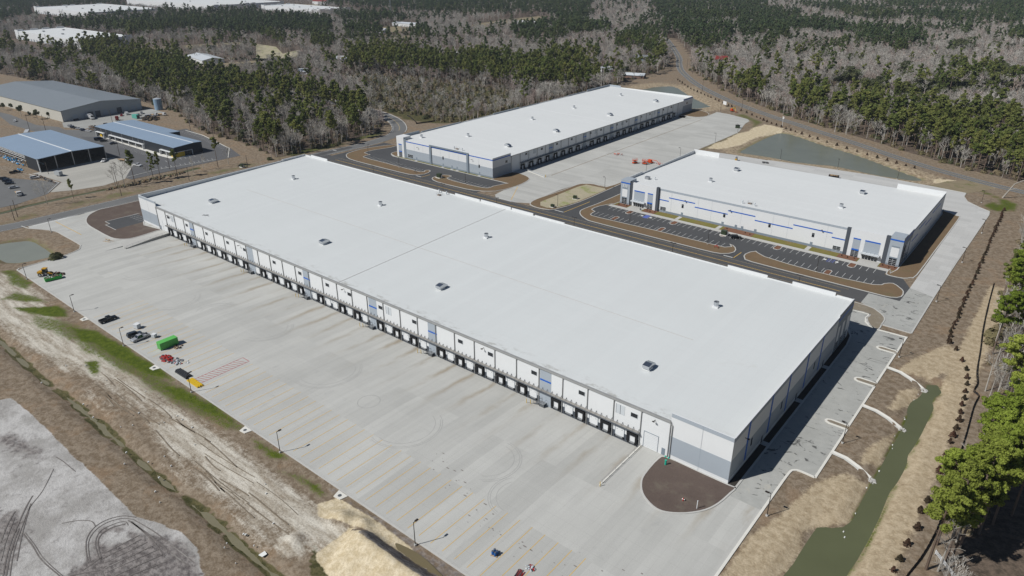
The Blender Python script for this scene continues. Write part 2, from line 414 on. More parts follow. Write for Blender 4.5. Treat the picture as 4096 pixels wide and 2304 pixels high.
PONDB = [(280, 318), (279, 321), (270.6, 326), (242, 347.7), (230, 355.7), (204, 369.6), (189, 379.6), (177.7, 386), (171.5, 384), (170.5, 363), (170.8, 330), (171.3, 318.6), (173, 313.4), (190.7, 314.2), (210, 313.1), (229, 318.5), (246, 317), (259, 313.5), (273, 315)]
PONDN = [(1.4, 486.4), (4, 505), (8.9, 513), (14, 518), (24, 511), (45.4, 487), (59.2, 472.3), (88.7, 445.6), (84, 432), (74, 428), (40, 440), (10, 460)]
DITCH = [(20, -88.5), (79, -87.5), (95, -87.6), (117, -87.9), (135, -87), (157, -86.9), (176, -87.5), (198, -87), (219, -86.6), (233, -87), (262, -87)]
WDITCH = [(-73, -120), (-72.7, -39), (-75, -25), (-74, -4), (-72, 14), (-73, 32), (-72.6, 68)]
LOT = [(118, -103), (122, -98), (136, -97.6), (158, -97.5), (178, -97.6), (200, -97.6), (206, -95.5), (212, -93.6), (221, -94), (229, -97), (236, -110), (236, -300), (60, -300), (100, -112)]
PILE = [(243.2, -68.9), (246, -69.6), (250.1, -70.6), (260, -70.8), (268.4, -70.4), (280, -70.6), (300, -71)]
def axis(parts):
    out = []
    for a, b, s in parts: out += list(np.arange(a, b, s))
    return np.array(out + [parts[-1][1]])
XS = axis([(-7000, -2200, 400), (-2200, -700, 60), (-700, -130, 15), (-130, -84, 3), (-84, 130, 2.0), (130, 350, 1.0), (350, 430, 4), (430, 900, 40), (900, 5000, 400)])
YS = axis([(-1200, -160, 60), (-160, -125, 5), (-125, -58, 1.0), (-58, 90, 2.0), (90, 520, 4.0), (520, 1100, 20), (1100, 3200, 80), (3200, 9000, 400)])
X, Y = np.meshgrid(XS, YS)
def vnoise(x, y, f, seed=0):
    r = np.random.default_rng(seed); T = r.random((64, 64))
    u, v = x * f, y * f; i, j = np.floor(u).astype(int), np.floor(v).astype(int); a, b = u - i, v - j
    a, b = a * a * (3 - 2 * a), b * b * (3 - 2 * b)
    g = lambda p, q: T[p % 64, q % 64]
    return (g(i, j) * (1 - a) + g(i + 1, j) * a) * (1 - b) + (g(i, j + 1) * (1 - a) + g(i + 1, j + 1) * a) * b
def fbm(x, y, f, seed=0, oct=4):
    s = 0; w = 1; t = 0
    for o in range(oct): s = s + w * vnoise(x, y, f * 2 ** o, seed + o); t += w; w *= 0.55
    return s / t
H = np.full(X.shape, -0.07)
near = (X > -200) & (X < 420) & (Y > -220) & (Y < 560)
rough = np.where(near, (fbm(X, Y, 0.12, 3) - 0.5) * 0.5, 0)
nopave = sm(-61.8, -66, Y) + sm(319.5, 322, X) * (Y < 300)
H = H - np.clip(nopave, 0, 1) * 0.10 + rough * np.clip(nopave, 0, 1) * np.where((Y < -96) | ((Y < -70) & (Y > -82.5) & (X > 120) & (X < 232)), .12, 1)
def pool(poly, bank, level=-1.0):
    global H
    d = sdf(poly, X, Y)
    t = sm(bank, 0, np.clip(d, 0, bank))
    H = np.where(d > 0, H * (1 - t) + level * t, level - np.clip(-d, 0, 2.0) * 0.4)
pool(CANAL, 3.5); pool(PONDW, 3.5); pool(PONDB, 6); pool(PONDN, 9)
dd = dist_path(DITCH, X, Y, False); dw = dist_path(WDITCH, X, Y, False)
wig = (fbm(X, Y, 0.10, 9) - 0.5) * 3.0
H = np.minimum(H, -1.34 + (fbm(X, Y, .16, 91) - .35) * .55 + np.clip(dd + wig * .7 - 0.3, 0, 9) * 0.34)
H = np.minimum(H, -1.2 + np.clip(dw + wig * .6 - 1, 0, 9) * 0.3)
# sand heap with an eroded lit face and a steep back
dp = dist_path(PILE, X, Y, False); front = Y < np.interp(X, [p[0] for p in PILE], [p[1] for p in PILE])
ridge = 4.3 * sm(241, 249, X)
er = (fbm(X * 1.0, Y * 0.35, 0.9, 21) - 0.5)
hp = ridge - dp * np.where(front, 0.42, 0.95) + er * 0.9 * (dp < 9)
H = np.maximum(H, np.where((Y > -100) & (Y < -62.5), hp, -9))
b2 = 1.9 - 0.55 * np.hypot((X - 238.5) / 1.3, (Y + 68)); b3 = 1.5 - 0.6 * np.hypot((X - 243) / 1.6, (Y + 66.2)); b4 = 1.3 - 0.5 * np.hypot(X - 235.5, Y + 79)
for b in (b2, b3, b4): H = np.maximum(H, b + er * 0.5)
mudr = 0.0 * np.sin((Y - 0.55 * X) * 3.2) * sm(2, 6, -sdf([(204, -110), (197, -106), (196, -101), (205, -98), (221, -96), (232, -104), (226, -125), (206, -124)], X, Y))
H = H + mudr * 0.5
# hollow under the dock pits, buildings and yards so nothing pokes through
for x0, x1, y0, y1 in ((20, 284, -33, 100), (0, 304, -1, 98), (6, 110, 166, 415), (166, 300, 172, 254)):
    inr = (X > x0 + 2.5) & (X < x1 - 2.5) & (Y > y0 + 2.5) & (Y < y1 - 2.5); H = np.where(inr, -2.2, H)

def soft(poly, w, nz=0.0, f=0.08, seed=5):
    d = sdf(poly, X, Y)
    if nz: d = d + (fbm(X, Y, f, seed) - 0.5) * nz
    return sm(w, -w, d)
band = lambda a, b, c, d, v: sm(a, b, v) * sm(d, c, v)
A = np.zeros(X.shape + (4,), np.float32); B = np.zeros(X.shape + (4,), np.float32)
S = (Y < -60) & (X < 316)
sandn = fbm(X * 0.35, Y, 0.09, 31)
A[..., 0] = S * np.clip(band(-86, -80, -74, -67, Y) * 1.05 * sm(0.30, 0.62, sandn) + 0.55 * band(-80, -76, -72, -66, Y), 0, 1)
A[..., 0] = np.maximum(A[..., 0], 0.85 * soft([(20, -64), (60, -66), (80, -70), (100, -74), (118, -78), (118, -82), (80, -80), (40, -78), (10, -74)], 3, 5))
A[..., 0] = np.maximum(A[..., 0], 0.9 * soft([(231, -80.7), (232.3, -77.7), (238, -78), (241, -80.5), (238, -83), (233, -83)], 1, 3))
greens = [[(56, -75), (66.6, -63.8), (71.4, -64.2), (79.9, -65.4), (76, -68.6), (66, -73.6)],
          [(88, -68.5), (95.3, -65), (104.3, -63.5), (114.7, -63.2), (125, -62.4), (136.1, -62.6), (143.2, -62.4), (150, -63), (143.1, -65.1), (133.3, -67.3), (120.8, -67.9), (109.5, -68), (102.7, -69.9)],
          [(117.2, -74.8), (119.6, -73.2), (126.3, -74.8), (129, -77.2), (122.2, -76.2)],
          [(150, -66.5), (156.6, -62.9), (162.6, -62.2), (170.9, -62.2), (177.6, -62.2), (184, -62.1), (188, -63), (184, -63.8), (177.4, -65.3), (167.8, -66.2), (159.9, -68)],
          [(195, -63.8), (201.5, -63.0), (210, -63), (206, -65.2), (199, -65.6)], [(212, -67), (216, -64.8), (224, -64.4), (228, -65.3), (217, -66.4)],
          [(40, -70), (52, -66), (60, -66), (52, -72), (44, -76)], [(17, -62.5), (36, -62.5), (40, -66), (30, -68), (14, -66)]]
for i, g in enumerate(greens): A[..., 1] = np.maximum(A[..., 1], soft(g, 1.6, 3.0, 0.15, 40 + i) * (0.75 if i > 5 else 1))
A[..., 1] = np.maximum(A[..., 1], 0.62 * soft([(60, -74), (90, -66), (150, -63), (190, -63), (185, -66), (150, -70), (110, -72), (80, -76)], 2, 5))
grim = np.abs(sdf(CANAL, X, Y) - 0.3); A[..., 1] = np.maximum(A[..., 1], 0.75 * sm(0.9, 0.2, grim) * (X > 329) * sm(0.25, 0.6, fbm(X, Y, 0.2, 77)))
for p in (PONDW, PONDB): A[..., 1] = np.maximum(A[..., 1], 0.42 * sm(2.5, 0.5, np.abs(sdf(p, X, Y) - 1.0)))
nes = [[(306, 318), (312, 311), (320, 300), (322, 290), (330, 284), (330, 300)], [(318, 296), (325, 290), (328, 284), (322, 280), (316, 284)]]
for i, g in enumerate(nes): A[..., 1] = np.maximum(A[..., 1], 0.8 * soft(g, 2, 5))
ver = [[(149.5, 300), (152, 300), (152, 340), (149.5, 372)], [(120, 424), (140, 408), (146, 398), (152, 384), (150, 410), (126, 430)], [(-52, 168), (-48, 192), (-56, 208), (-58, 190), (-56, 165)], [(-60, 120), (-48, 120), (-47, 165), (-56, 160)]]
for i, g in enumerate(ver): A[..., 1] = np.maximum(A[..., 1], 0.6 * soft(g, 2, 3))
A[..., 1] = np.maximum(A[..., 1], 0.50 * band(-60, -57, -52, -47, X) * (Y < 125) * sm(0.3, 0.7, fbm(X, Y, 0.1, 88)))
A[..., 2] = np.maximum(0.95 * band(333.2, 335, 340.2, 343.5, X) * (Y < 175) * sm(300, 150, Y), soft([(322, -3), (329.5, 6), (329, 22), (324, 22), (319.5, 14), (316, -6), (313.5, -14), (312.5, -60), (322, -60), (323.5, -10)], 1.5, 3))
for g in ([(325, 72), (329, 76), (330, 70), (328, 60), (324, 59)], [(325, 36), (329.5, 50), (329.5, 32), (326, 30)], [(322, 84), (331, 84), (340, 108), (330, 112), (324, 96)]):
    A[..., 2] = np.maximum(A[..., 2], soft(g, 1.5, 2.5))
for p, lo, hi in ((PONDB, 1, 16), (PONDN, 1, 24)): A[..., 2] = np.maximum(A[..., 2], 0.5 * sm(hi, hi * 0.6, sdf(p, X, Y)))
A[..., 3] = soft(LOT, 0.9, 1.6, 0.2, 50)
mud = np.maximum(soft([(172, -122), (176, -115.5), (180, -113.5), (186, -116), (192, -119.5), (198, -124), (196, -160), (150, -160)], 4, 6) * .8, 0.9 * soft([(204, -110), (198, -106.5), (197, -103.5), (200.5, -101), (205, -100), (212, -95.5), (221, -95), (231, -98), (240, -118), (206, -124)], 2.2, 3))
hole = soft([(199.5, -104.5), (203, -101.5), (206, -102), (204.5, -106), (201, -106.5)], 0.8, 1)
mud = np.maximum(mud * (1 - hole), 0.75 * soft([(140, -104), (150, -101), (160, -103), (152, -108), (140, -108)], 3, 5))
mud = np.maximum(mud, 0.55 * soft([(225, -62.2), (300, -62.2), (300, -66), (262, -66), (240, -64.5), (228, -64)], 1, 1.5))
back = np.where(front, 0, 1) * sm(7, 1.5, dp) * (X > 246); mud = np.maximum(mud, 0.8 * back)  # heap's back slope darkened: its shade is put into the soil colour
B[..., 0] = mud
B[..., 1] = np.clip(sm(-2, 6, sdf(CLEAR, X, Y)) * sm(-2, 6, sdf(CLEARW, X, Y)), 0, 1)
B[..., 2] = np.maximum(soft(SCRUB, 8, 14, 0.05), 0.9 * sm(2.5, 0.4, np.abs(dd + wig * .9)) * sm(.2, .5, fbm(X, Y, .25, 93)) * (X < 300)); B[..., 2] = np.maximum(B[..., 2], 0.8 * sm(3.5, 1.0, dw)); B[..., 2] = np.maximum(B[..., 2], 0.7 * soft([(239, -76), (242.6, -80.6), (246, -83), (252, -79.8), (243, -78)], 0.6, 1.5))
tan = np.where(front, 1, 0.1) * sm(10.5, 9.0, dp) * sm(240, 244, X); tan = np.maximum(tan, 0.85 * soft([(229, -68.5), (231, -63.4), (240, -62.8), (247.8, -63.4), (256.6, -64), (264, -66), (256, -66.5), (246, -66.8), (238, -70), (233, -71)], 1, 2))  # tan mostly left off the heap's back slope, part of its painted shade
tan = np.maximum(tan, 0.8 * soft([(152, 405), (160, 404), (170, 398), (174, 388), (166, 360), (166, 330), (160, 310), (150, 305), (150, 360)], 4, 5))
tan = np.maximum(tan, 0.75 * soft([(286, 312), (300, 318), (312, 316), (318, 326), (300, 328), (284, 326)], 3, 4))
B[..., 3] = tan
nb = len(XS)
idx = np.arange(X.size).reshape(X.shape)
quads = np.stack([idx[:-1, :-1], idx[:-1, 1:], idx[1:, 1:], idx[1:, :-1]], -1).reshape(-1, 4)
gm = bpy.data.meshes.new('ground')
gm.vertices.add(X.size); gm.vertices.foreach_set('co', np.stack([X, Y, H], -1).astype(np.float32).ravel())
gm.loops.add(quads.size); gm.loops.foreach_set('vertex_index', quads.ravel().astype(np.int32))
gm.polygons.add(len(quads)); gm.polygons.foreach_set('loop_start', (np.arange(len(quads)) * 4).astype(np.int32))
gm.polygons.foreach_set('use_smooth', np.ones(len(quads), bool))
gm.update(calc_edges=True)
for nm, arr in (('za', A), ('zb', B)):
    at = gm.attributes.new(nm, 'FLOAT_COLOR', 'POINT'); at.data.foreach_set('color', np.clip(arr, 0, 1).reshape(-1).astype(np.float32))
t = NT('ground_soil'); v = t.pos()
n1 = t.noise(0.10, 7, 0.68, vec=v); n2 = t.noise(0.55, 6, 0.68, vec=v); n3 = t.noise(2.2, 4, 0.6, vec=v)
ns = t.noise(0.5, 6, 0.66, vec=t.pos((0.14, 1.0, 1)))
base = t.mix(t.ramp(n2, 0.35, 0.65), (0.170, 0.128, 0.086), (0.275, 0.222, 0.165))
base = t.mix(t.math('MULTIPLY', t.ramp(n1, 0.5, 0.65), 0.5), base, (0.270, 0.185, 0.115))
def chan(nm):
    a = t.n('ShaderNodeAttribute', attribute_name=nm); s = t.n('ShaderNodeSeparateColor'); t.set(s.inputs[0], a.outputs['Color'])
    return [s.outputs[0], s.outputs[1], s.outputs[2], a.outputs['Alpha']]
za, zb = chan('za'), chan('zb')
def lay(c, w, col, nz, amt=0.9, lo=0.38, hi=0.62):
    f = t.ramp(t.math('ADD', w, t.math('MULTIPLY', t.math('SUBTRACT', nz, 0.5), amt)), lo, hi)
    f = t.math('MULTIPLY', f, t.ramp(w, 0.0, 0.12)); return t.mix(f, c, col)
mixn = t.math('MULTIPLY_ADD', n2, 0.5, t.math('MULTIPLY', ns, 0.5))
c = lay(base, zb[1], t.mix(t.ramp(n2, 0.35, 0.65), (0.085, 0.068, 0.052), (0.165, 0.125, 0.095)), n1)
c = lay(c, zb[2], t.mix(t.ramp(n2, 0.35, 0.65), (0.050, 0.052, 0.020), (0.120, 0.105, 0.050)), n2)
c = lay(c, za[2], t.mix(t.ramp(n2, 0.3, 0.7), (0.34, 0.265, 0.17), (0.50, 0.41, 0.285)), n2, 1.6, 0.15, 0.85)
c = lay(c, za[0], t.mix(t.ramp(ns, 0.35, 0.65), (0.40, 0.355, 0.285), (0.60, 0.56, 0.48)), t.math('MULTIPLY_ADD', n3, .25, t.math('MULTIPLY', mixn, .75)), 3.4, 0.05, 1.25)
c = lay(c, za[1], t.mix(t.ramp(n2, 0.3, 0.7), (0.048, 0.075, 0.006), (0.105, 0.130, 0.018)), t.math('MULTIPLY_ADD', n3, 0.35, t.math('MULTIPLY', n2, 0.65)), 2.0, 0.12, 0.88)
lotc = t.mix(t.ramp(n1, 0.38, 0.62), (0.34, 0.325, 0.305), (0.50, 0.485, 0.465)); lotc = t.mix(t.math('MULTIPLY', t.ramp(n2, 0.52, 0.68), 0.5), lotc, (0.19, 0.175, 0.165))
c = lay(c, za[3], lotc, n2, 0.5)
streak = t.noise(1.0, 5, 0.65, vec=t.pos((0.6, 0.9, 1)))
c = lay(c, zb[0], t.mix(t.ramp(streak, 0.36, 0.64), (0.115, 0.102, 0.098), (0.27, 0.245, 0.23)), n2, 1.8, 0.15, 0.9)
c = lay(c, zb[3], t.mix(t.ramp(n2, 0.35, 0.7), (0.50, 0.41, 0.265), (0.66, 0.57, 0.415)), n2, 0.6)
c = t.var(c, n3, 0.20); c = t.var(c, t.noise(9, 3, vec=v), 0.14)
rel = t.math('ADD', t.math('MULTIPLY', n2, 0.8), t.math('ADD', t.math('MULTIPLY', n3, 0.45), t.math('MULTIPLY', t.noise(7, 3, vec=v), 0.12)))
t.bump(rel, 0.42, 0.5)
GROUNDM = t.out(c, 0.95, 0, 0.1)
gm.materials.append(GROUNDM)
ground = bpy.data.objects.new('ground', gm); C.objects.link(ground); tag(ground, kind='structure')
def struct(name, mb, mat, **k): return tag(mb.build(name, mat, **k), kind='structure')
# ------------------------------------------------------------ water
def bbox(p, m): xs, ys = [q[0] for q in p], [q[1] for q in p]; return min(xs) - m, max(xs) + m, min(ys) - m, max(ys) + m
def pooled(p, m, name, mat, z=-1.0):
    a = bbox(p, m); struct(name, MB().poly([(a[0], a[2], z), (a[1], a[2], z), (a[1], a[3], z), (a[0], a[3], z)]), mat)
pooled(CANAL, 1.2, 'canal_water', WATER); pooled(PONDW, 2.0, 'pond_water', WATERG); pooled(PONDB, 2.5, 'pond_water', WATERP); pooled(PONDN, 3, 'pond_water', WATERP)
m = MB()
m.strip([(p[0], p[1]) for p in smooth_path(DITCH, 6)], 2.6, -1.17)
struct('ditch_water', m, M('silty_ditch_water', (0.20, 0.18, 0.115), 0.25, amt=0.15, spec=0.4))
struct('ditch_water', MB().strip(WDITCH, 2.6, -1.05), WATER)
struct('puddle', MB().prism(smooth_path([(253.5, -65.2), (256, -64.4), (260.5, -64.0), (265.5, -64.6), (272, -66), (270, -68), (262, -67.2), (257, -66.6)], 5, True), -0.3, 0.02), WATERM)
# ------------------------------------------------------------ paving (each sheet a few mm above the one below)
def sheet(name, poly, mat, z=0.0, depth=0.5): return struct(name, MB().prism(poly, z - depth, z), mat)
def kerb(poly, closed=True, w=0.42, z0=-0.1, z1=0.15, mat=None, name='kerb'):
    return struct(name, MB().wall(poly, w, z0, z1, closed=closed), mat or KERB)
def islet(name, poly, mat, z=0.12, k=True, kw=0.42, nsm=4):
    p = ccw(smooth_path(poly, nsm, True) if nsm else poly)
    s = sheet(name, p, mat, z, 0.3)
    if k: kerb(p, True, kw)
    return s
W_ROAD = smooth_path([(-62, -330), (-52, -150), (-45.5, -60), (-43, -40), (-41.8, -16), (-41, 18), (-40.5, 60), (-40, 110), (-38.5, 140), (-36.5, 165), (-38, 186), (-42.5, 202), (-50, 214), (-60, 223.5), (-74, 233), (-90, 240.5), (-112, 247), (-150, 252), (-230, 258), (-330, 262)], 6)
struct('road', MB().strip(W_ROAD, 10.4, 0.0), ASPHO)
m = MB(); m.poly([(-46, 20, 0.004), (-41, 20, 0.004), (-41, 128, 0.004), (-45.6, 128, 0.004)]); struct('road', m, ASPHR)
for d in (5.4, -5.4): kerb(offset(W_ROAD[70:], d), False, 0.5)
sheet('road', [(-36, 126.9), (293, 126.9), (299, 126.9), (299, 137.5), (293, 137.3), (-36, 137.3), (-36, 160), (-41, 160), (-41, 120), (-36, 120)], ASPHR, 0.006)
sheet('parking_lot', [(-30, 137), (-30, 182), (4, 184), (4, 160.9), (100, 160.9), (98.5, 154), (96.5, 151.5), (96, 137)], ASPH, 0.002)
sheet('parking_lot', [(142, 137.2), (310, 137.2), (310.2, 152.2), (306, 160), (299, 160), (299, 163.6), (249, 163.6), (164.8, 163.6), (158.6, 163.6), (158, 275), (148.2, 275), (149.8, 201), (146.6, 141)], ASPH, 0.002)
# truck court in front of the long dock wall: flat apron + slope down to the dock pits
YP = [(-37.2, -38.6), (-33.3, -39.2), (-26.9, -35.8), (-19.2, -33), (-10.5, -32.8), (7.3, -32.9), (10.2, -33.7), (13.9, -36), (16.2, -43.1), (16.4, -50), (17, -59), (18.6, -61.4), (312.6, -61.4), (312.6, -3.7), (304.9, -3.6), (304.9, 1.0), (286, 1.0), (278.2, 1.0), (278.2, -30), (24.6, -30), (24.6, -0.2), (-36.0, -0.2), (-36.3, -10.5)]
yard = MB().prism(YP, -0.5, 0.004)
yard.poly([(24.6, -30, 0.004), (278.2, -30, 0.004), (278.2, 0, -1.2), (24.6, 0, -1.2)])
struct('concrete_yard', yard, YARD)
struct('kerb', MB().wall([(16.0, -60.2), (17.5, -61.6), (40, -61.7), (314, -61.7)], 0.5, -0.4, 0.05), KERB)
sheet('concrete_ramp', [(18.2, -0.05), (24.9, -0.05), (25.6, -8), (28.4, -21), (27.2, -22), (20, -20.5), (18.3, -16)], WALKC, 0.014)
wl = MB(); wl.poly([(24.75, 0, -1.3), (24.75, 0, 0.0), (28.6, -22, 0.0), (28.6, -22, -0.3)]); struct('concrete_ramp', wl, WALKC)
# court between the two rear buildings
CP = [(93.9, 181), (100.5, 178.5), (103.8, 174.7), (105.8, 166), (105.7, 156), (105, 150), (106.5, 141), (110, 137.2), (121.9, 136.7), (130.2, 141.3), (129, 147), (129, 170), (130.7, 184), (133, 188.5), (138, 191), (146.5, 191.5), (148, 204), (148, 265), (149, 330), (149, 362), (148, 369), (141, 396), (140, 407), (136, 413), (117, 422), (105, 424), (105.9, 408), (105, 400), (100, 393.7), (93.5, 394), (93.5, 390), (110, 390), (110, 190), (93, 190)]
cm = MB().prism(CP, -0.5, 0.005); cm.poly([(85.8, 190, -1.2), (110, 190, 0.005), (110, 390, 0.005), (85.8, 390, -1.2)])
cm.poly([(85.8, 180.5, 0.003), (95, 180.8, 0.003), (93, 190, 0.003), (85.8, 190, 0.003)])
struct('concrete_yard', cm, COURT)
sheet('concrete_yard', [(166, 256), (308, 256), (308.5, 259), (305, 266), (304.6, 303.3), (288, 305.2), (256, 307.6), (221, 305.4), (195, 302.6), (172, 302), (150, 300), (148, 262), (158, 262), (158, 257)], NEWC, 0.004)
sheet('concrete_road', [(310.2, 152.2), (319, 149), (319, 190), (320, 271), (320, 276), (314.3, 280.5), (307.7, 287.5), (304.7, 296), (304.5, 303.3), (304, 266), (308.5, 259), (309.6, 254)], NEWC, 0.006)
sheet('old_pavement', [(299, 126.9), (305.7, 123.4), (309.7, 117.5), (309.6, 112.9), (319.3, 112.5), (319, 149), (310.2, 152.2), (309.6, 141), (306.8, 138), (299, 137.5)], ASPHG, 0.0)
sheet('old_pavement', [(304.9, -3.6), (312.6, -3.7), (312.7, 13.8), (313, 15.4), (314.2, 16.1), (318.5, 16), (318.6, 108.3), (309.7, 108), (306.6, 109.3), (304.7, 111.6), (304, 115), (304.3, 118.7), (295, 118.3), (295, 101), (302.4, 101), (303.9, 98), (304.6, 92), (304.9, 50)], ASPHG, 0.0)
# drive and planted beds
islet('planting_bed', [(-35.5, 30), (-34.6, 14), (-35.4, -1.2), (-35.9, -5.9), (-31.8, -12.4), (-24.7, -17), (-16.3, -19.4), (-5.1, -20), (7.2, -20.2), (13.3, -19.3), (17.6, -16), (18.4, -10.6), (17.6, -2.4), (17.2, -0.4), (0, -0.3), (0, 30)], DIRT, nsm=3)
sheet('parking_lot', [(-14.5, -12.2), (-9.6, -12.1), (-9.6, -14.1), (0.5, -14.1), (0.5, 3), (-14, 3)], ASPH, 0.128, 0.05)
kerb([(-14, 4.5), (-14.6, -12.2), (-9.7, -12.2), (-9.6, -14.2), (1.5, -14.2)], False, 0.3)
kerb(smooth_path([(-40, -40.5), (-33.3, -39.3), (-26.9, -35.9), (-19.2, -33.1), (-10.5, -32.9), (7.3, -33), (10.2, -33.8), (13.9, -36.1), (16.2, -43.1), (16.4, -50), (16.6, -60)], 4), False, 0.4)
islet('planting_bed', [(286.3, -0.3), (284.6, -2.2), (284.9, -10), (286, -13.4), (287.8, -16), (290.1, -17.7), (293.1, -18.8), (295.8, -18.3), (299.3, -15.8), (302.3, -12), (303.8, -7.9), (304.5, -2.8), (304.7, -0.3), (302.7, -0.3), (295, -0.3)], DIRT, nsm=3)
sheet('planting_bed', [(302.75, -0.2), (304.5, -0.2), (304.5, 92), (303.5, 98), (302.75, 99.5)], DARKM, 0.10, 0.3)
kerb([(304.7, -0.4), (304.7, 50), (304.6, 90), (303.8, 97.2), (301.6, 102.2)], False, 0.5)
sheet('footpath', [(302.7, 20.3), (304.6, 20.3), (304.6, 22.2), (302.7, 22.2)], WALKC, 0.13, 0.2); sheet('footpath', [(302.7, 46.2), (304.6, 46.2), (304.6, 48.2), (302.7, 48.2)], WALKC, 0.13, 0.2); sheet('footpath', [(302.7, 70.2), (304.6, 70.2), (304.6, 72.2), (302.7, 72.2)], WALKC, 0.13, 0.2)
islet('planting_bed', [(288, 119), (298, 118.7), (304.4, 118.9), (304.3, 115), (306.7, 109.8), (309.8, 108.4), (309.7, 113), (309.6, 117.5), (308.3, 120.4), (305.7, 123.1), (301.7, 125.2), (288, 125.4)], GREYGRASS, nsm=2)
# white kerbs of the east drive, with three parking fingers
ek = [(295, 118.4), (304.2, 118.8), (304, 115), (304.8, 111.6), (306.7, 109.3), (309.7, 108.1), (318.8, 108.4), (318.7, 95.3)]
kerb(ek, False, 0.6, mat=WCONC)
for y0, y1, yb in ((96.3, 94.2, 71.5), (71.5, 69.2, 43.6), (43.6, 41.6, 16)):
    f = [(318.7, y0), (314, y0), (313.1, y0 - .4), (312.8, (y0 + y1) / 2), (313.1, y1 + .4), (314, y1), (318.7, y1)]
    sheet('planting_bed', f, GREYGRASS, 0.10, 0.2); kerb(f, False, 0.6, mat=WCONC)
    kerb([(318.7, y1), (318.6, yb)], False, 0.6, mat=WCONC)
kerb(smooth_path([(318.5, 16), (315, 16.1), (313.6, 15.6), (312.9, 13.8), (312.8, 6)], 4) + [(312.8, -61.5)], False, 0.6, mat=WCONC)
kerb([(319.4, 112.6), (319.2, 150), (319.3, 190), (320.2, 270), (319.5, 276.5), (314.3, 280.9), (307.9, 287.8), (305, 296), (304.7, 303.4), (288, 305.5), (256, 307.9), (221, 305.7), (195, 302.9)], False, 0.45)
kerb([(309.7, 112.8), (319.3, 112.4)], False, 0.35)
for a, b, cc in (((318.6, 83.2), (322.7, 82.7), (330, 78.4)), ((318.8, 56.3), (322.6, 55.9), (329.8, 52.8)), ((318.6, 28.8), (322.2, 28.5), (329, 25.4))):
    fl = MB()
    P = [a, b, ((b[0] + cc[0]) / 2, (b[1] + cc[1]) / 2), cc]; zc = [0.10, 0.06, -0.05, -0.85]; L, Rr = offset(P, 0.85), offset(P, -0.85)
    for i in (0, 1, 2):
        fl.poly([(*L[i], zc[i] + .12), (*P[i], zc[i]), (*P[i + 1], zc[i + 1]), (*L[i + 1], zc[i + 1] + .12)]); fl.poly([(*P[i], zc[i]), (*Rr[i], zc[i] + .12), (*Rr[i + 1], zc[i + 1] + .12), (*P[i + 1], zc[i + 1])])
    struct('drainage_flume', fl, WCONC)
# beds along the main road
islet('planting_bed', [(-18, 184), (-24, 175), (-28.2, 160.5), (-26.4, 147.5), (-22, 142.6), (-14.2, 139), (2.5, 138.2), (34.9, 138.4), (44, 139.6), (48, 144.7), (46.4, 151), (43.8, 152.4), (42.6, 150.5), (42.2, 146.4), (10, 146.8), (-11.5, 147.6), (-11.8, 154), (-18.9, 155), (-19.6, 164), (-16, 176)], MULCH, nsm=2)
islet('planting_bed', [(58.4, 140.7), (56.8, 144.7), (58.2, 150.8), (63.6, 151.6), (64.3, 146.9), (72, 145.3), (86, 145.4), (95.5, 147), (95.8, 152), (98.2, 160.4), (97.8, 161.2), (87, 161.2), (86.2, 163), (86.2, 180.2), (93.9, 180.6), (100.3, 178.2), (103.6, 174.5), (105.5, 166), (105.4, 156), (102.4, 145.6), (93, 139.5), (80.7, 138.2), (65.2, 138.2)], MULCH, nsm=2)
sheet('footpath', [(-2, 163), (2.2, 160.9), (98, 160.9), (98, 161.5), (4.6, 161.5), (-2, 164)], WALKC, 0.13, 0.25)
sheet('planting_bed', [(4.6, 161.5), (86, 161.5), (86, 163.05), (4.6, 163.05)], TURF, 0.09, 0.3)
islet('planting_bed', [(-4.3, 172), (-4.6, 166.6), (-2.2, 163.6), (2, 162), (4.4, 162.5), (4.4, 176), (0, 182)], MULCH, nsm=2)
for x in (21.5, 45.2, 52.8, 57.2, 75.0): sheet('footpath', [(x, 161.4), (x + 1.8, 161.4), (x + 1.8, 163.05), (x, 163.05)], WALKC, 0.14, 0.25)
islet('planting_bed', [(161.4, 160), (161.2, 153), (164.4, 151.4), (165, 146.2), (171.4, 145), (201.4, 146.4), (236, 146.9), (236.4, 151.8), (239.8, 149.4), (241.6, 144.1), (238, 139), (228, 138), (200, 138), (173.4, 138), (167.7, 138.8), (162, 142.2), (158.4, 146.7), (157.6, 151.7), (158.6, 163.2), (159, 187), (158.6, 205), (166, 205), (166, 172), (164.6, 167.2)], MULCH, nsm=2)
islet('planting_bed', [(248.6, 151), (254, 147.4), (276.6, 145), (298, 146.3), (301.4, 150.2), (304, 152.6), (307, 149.9), (309, 147), (309.5, 141.5), (306.6, 138.6), (300, 138.2), (275, 138.3), (252, 138.6), (248, 140.5), (246.4, 145)], MULCH, nsm=2)
for x, y in ((177.7, 148.4), (203.0, 148.8), (280.4, 146.9)):    # planted noses between the street-side stalls
    sheet('planting_bed', [(x - .9, y - 1.5), (x + .9, y - 1.5), (x + 1.0, y + 2.4), (x + .5, y + 3.1), (x - .5, y + 3.1), (x - 1.0, y + 2.4)], REDM, 0.13, 0.2); kerb([(x - 1.2, y - 1.8), (x - 1.2, y + 2.5), (x - .6, y + 3.4), (x + .6, y + 3.4), (x + 1.2, y + 2.5), (x + 1.2, y - 1.8)], False, 0.3)
for x in (178.7, 203.5, 229.3, 254.5, 286.0):
    y = 161.5; sheet('planting_bed', [(x - 1.0, y + 2.1), (x - 1.2, y - 1.6), (x - .5, y - 2.4), (x + .5, y - 2.4), (x + 1.2, y - 1.6), (x + 1.0, y + 2.1)], REDM, 0.13, 0.2); kerb([(x - 1.3, y + 2.1), (x - 1.5, y - 1.7), (x - .7, y - 2.8), (x + .7, y - 2.8), (x + 1.5, y - 1.7), (x + 1.3, y + 2.1)], False, 0.3)
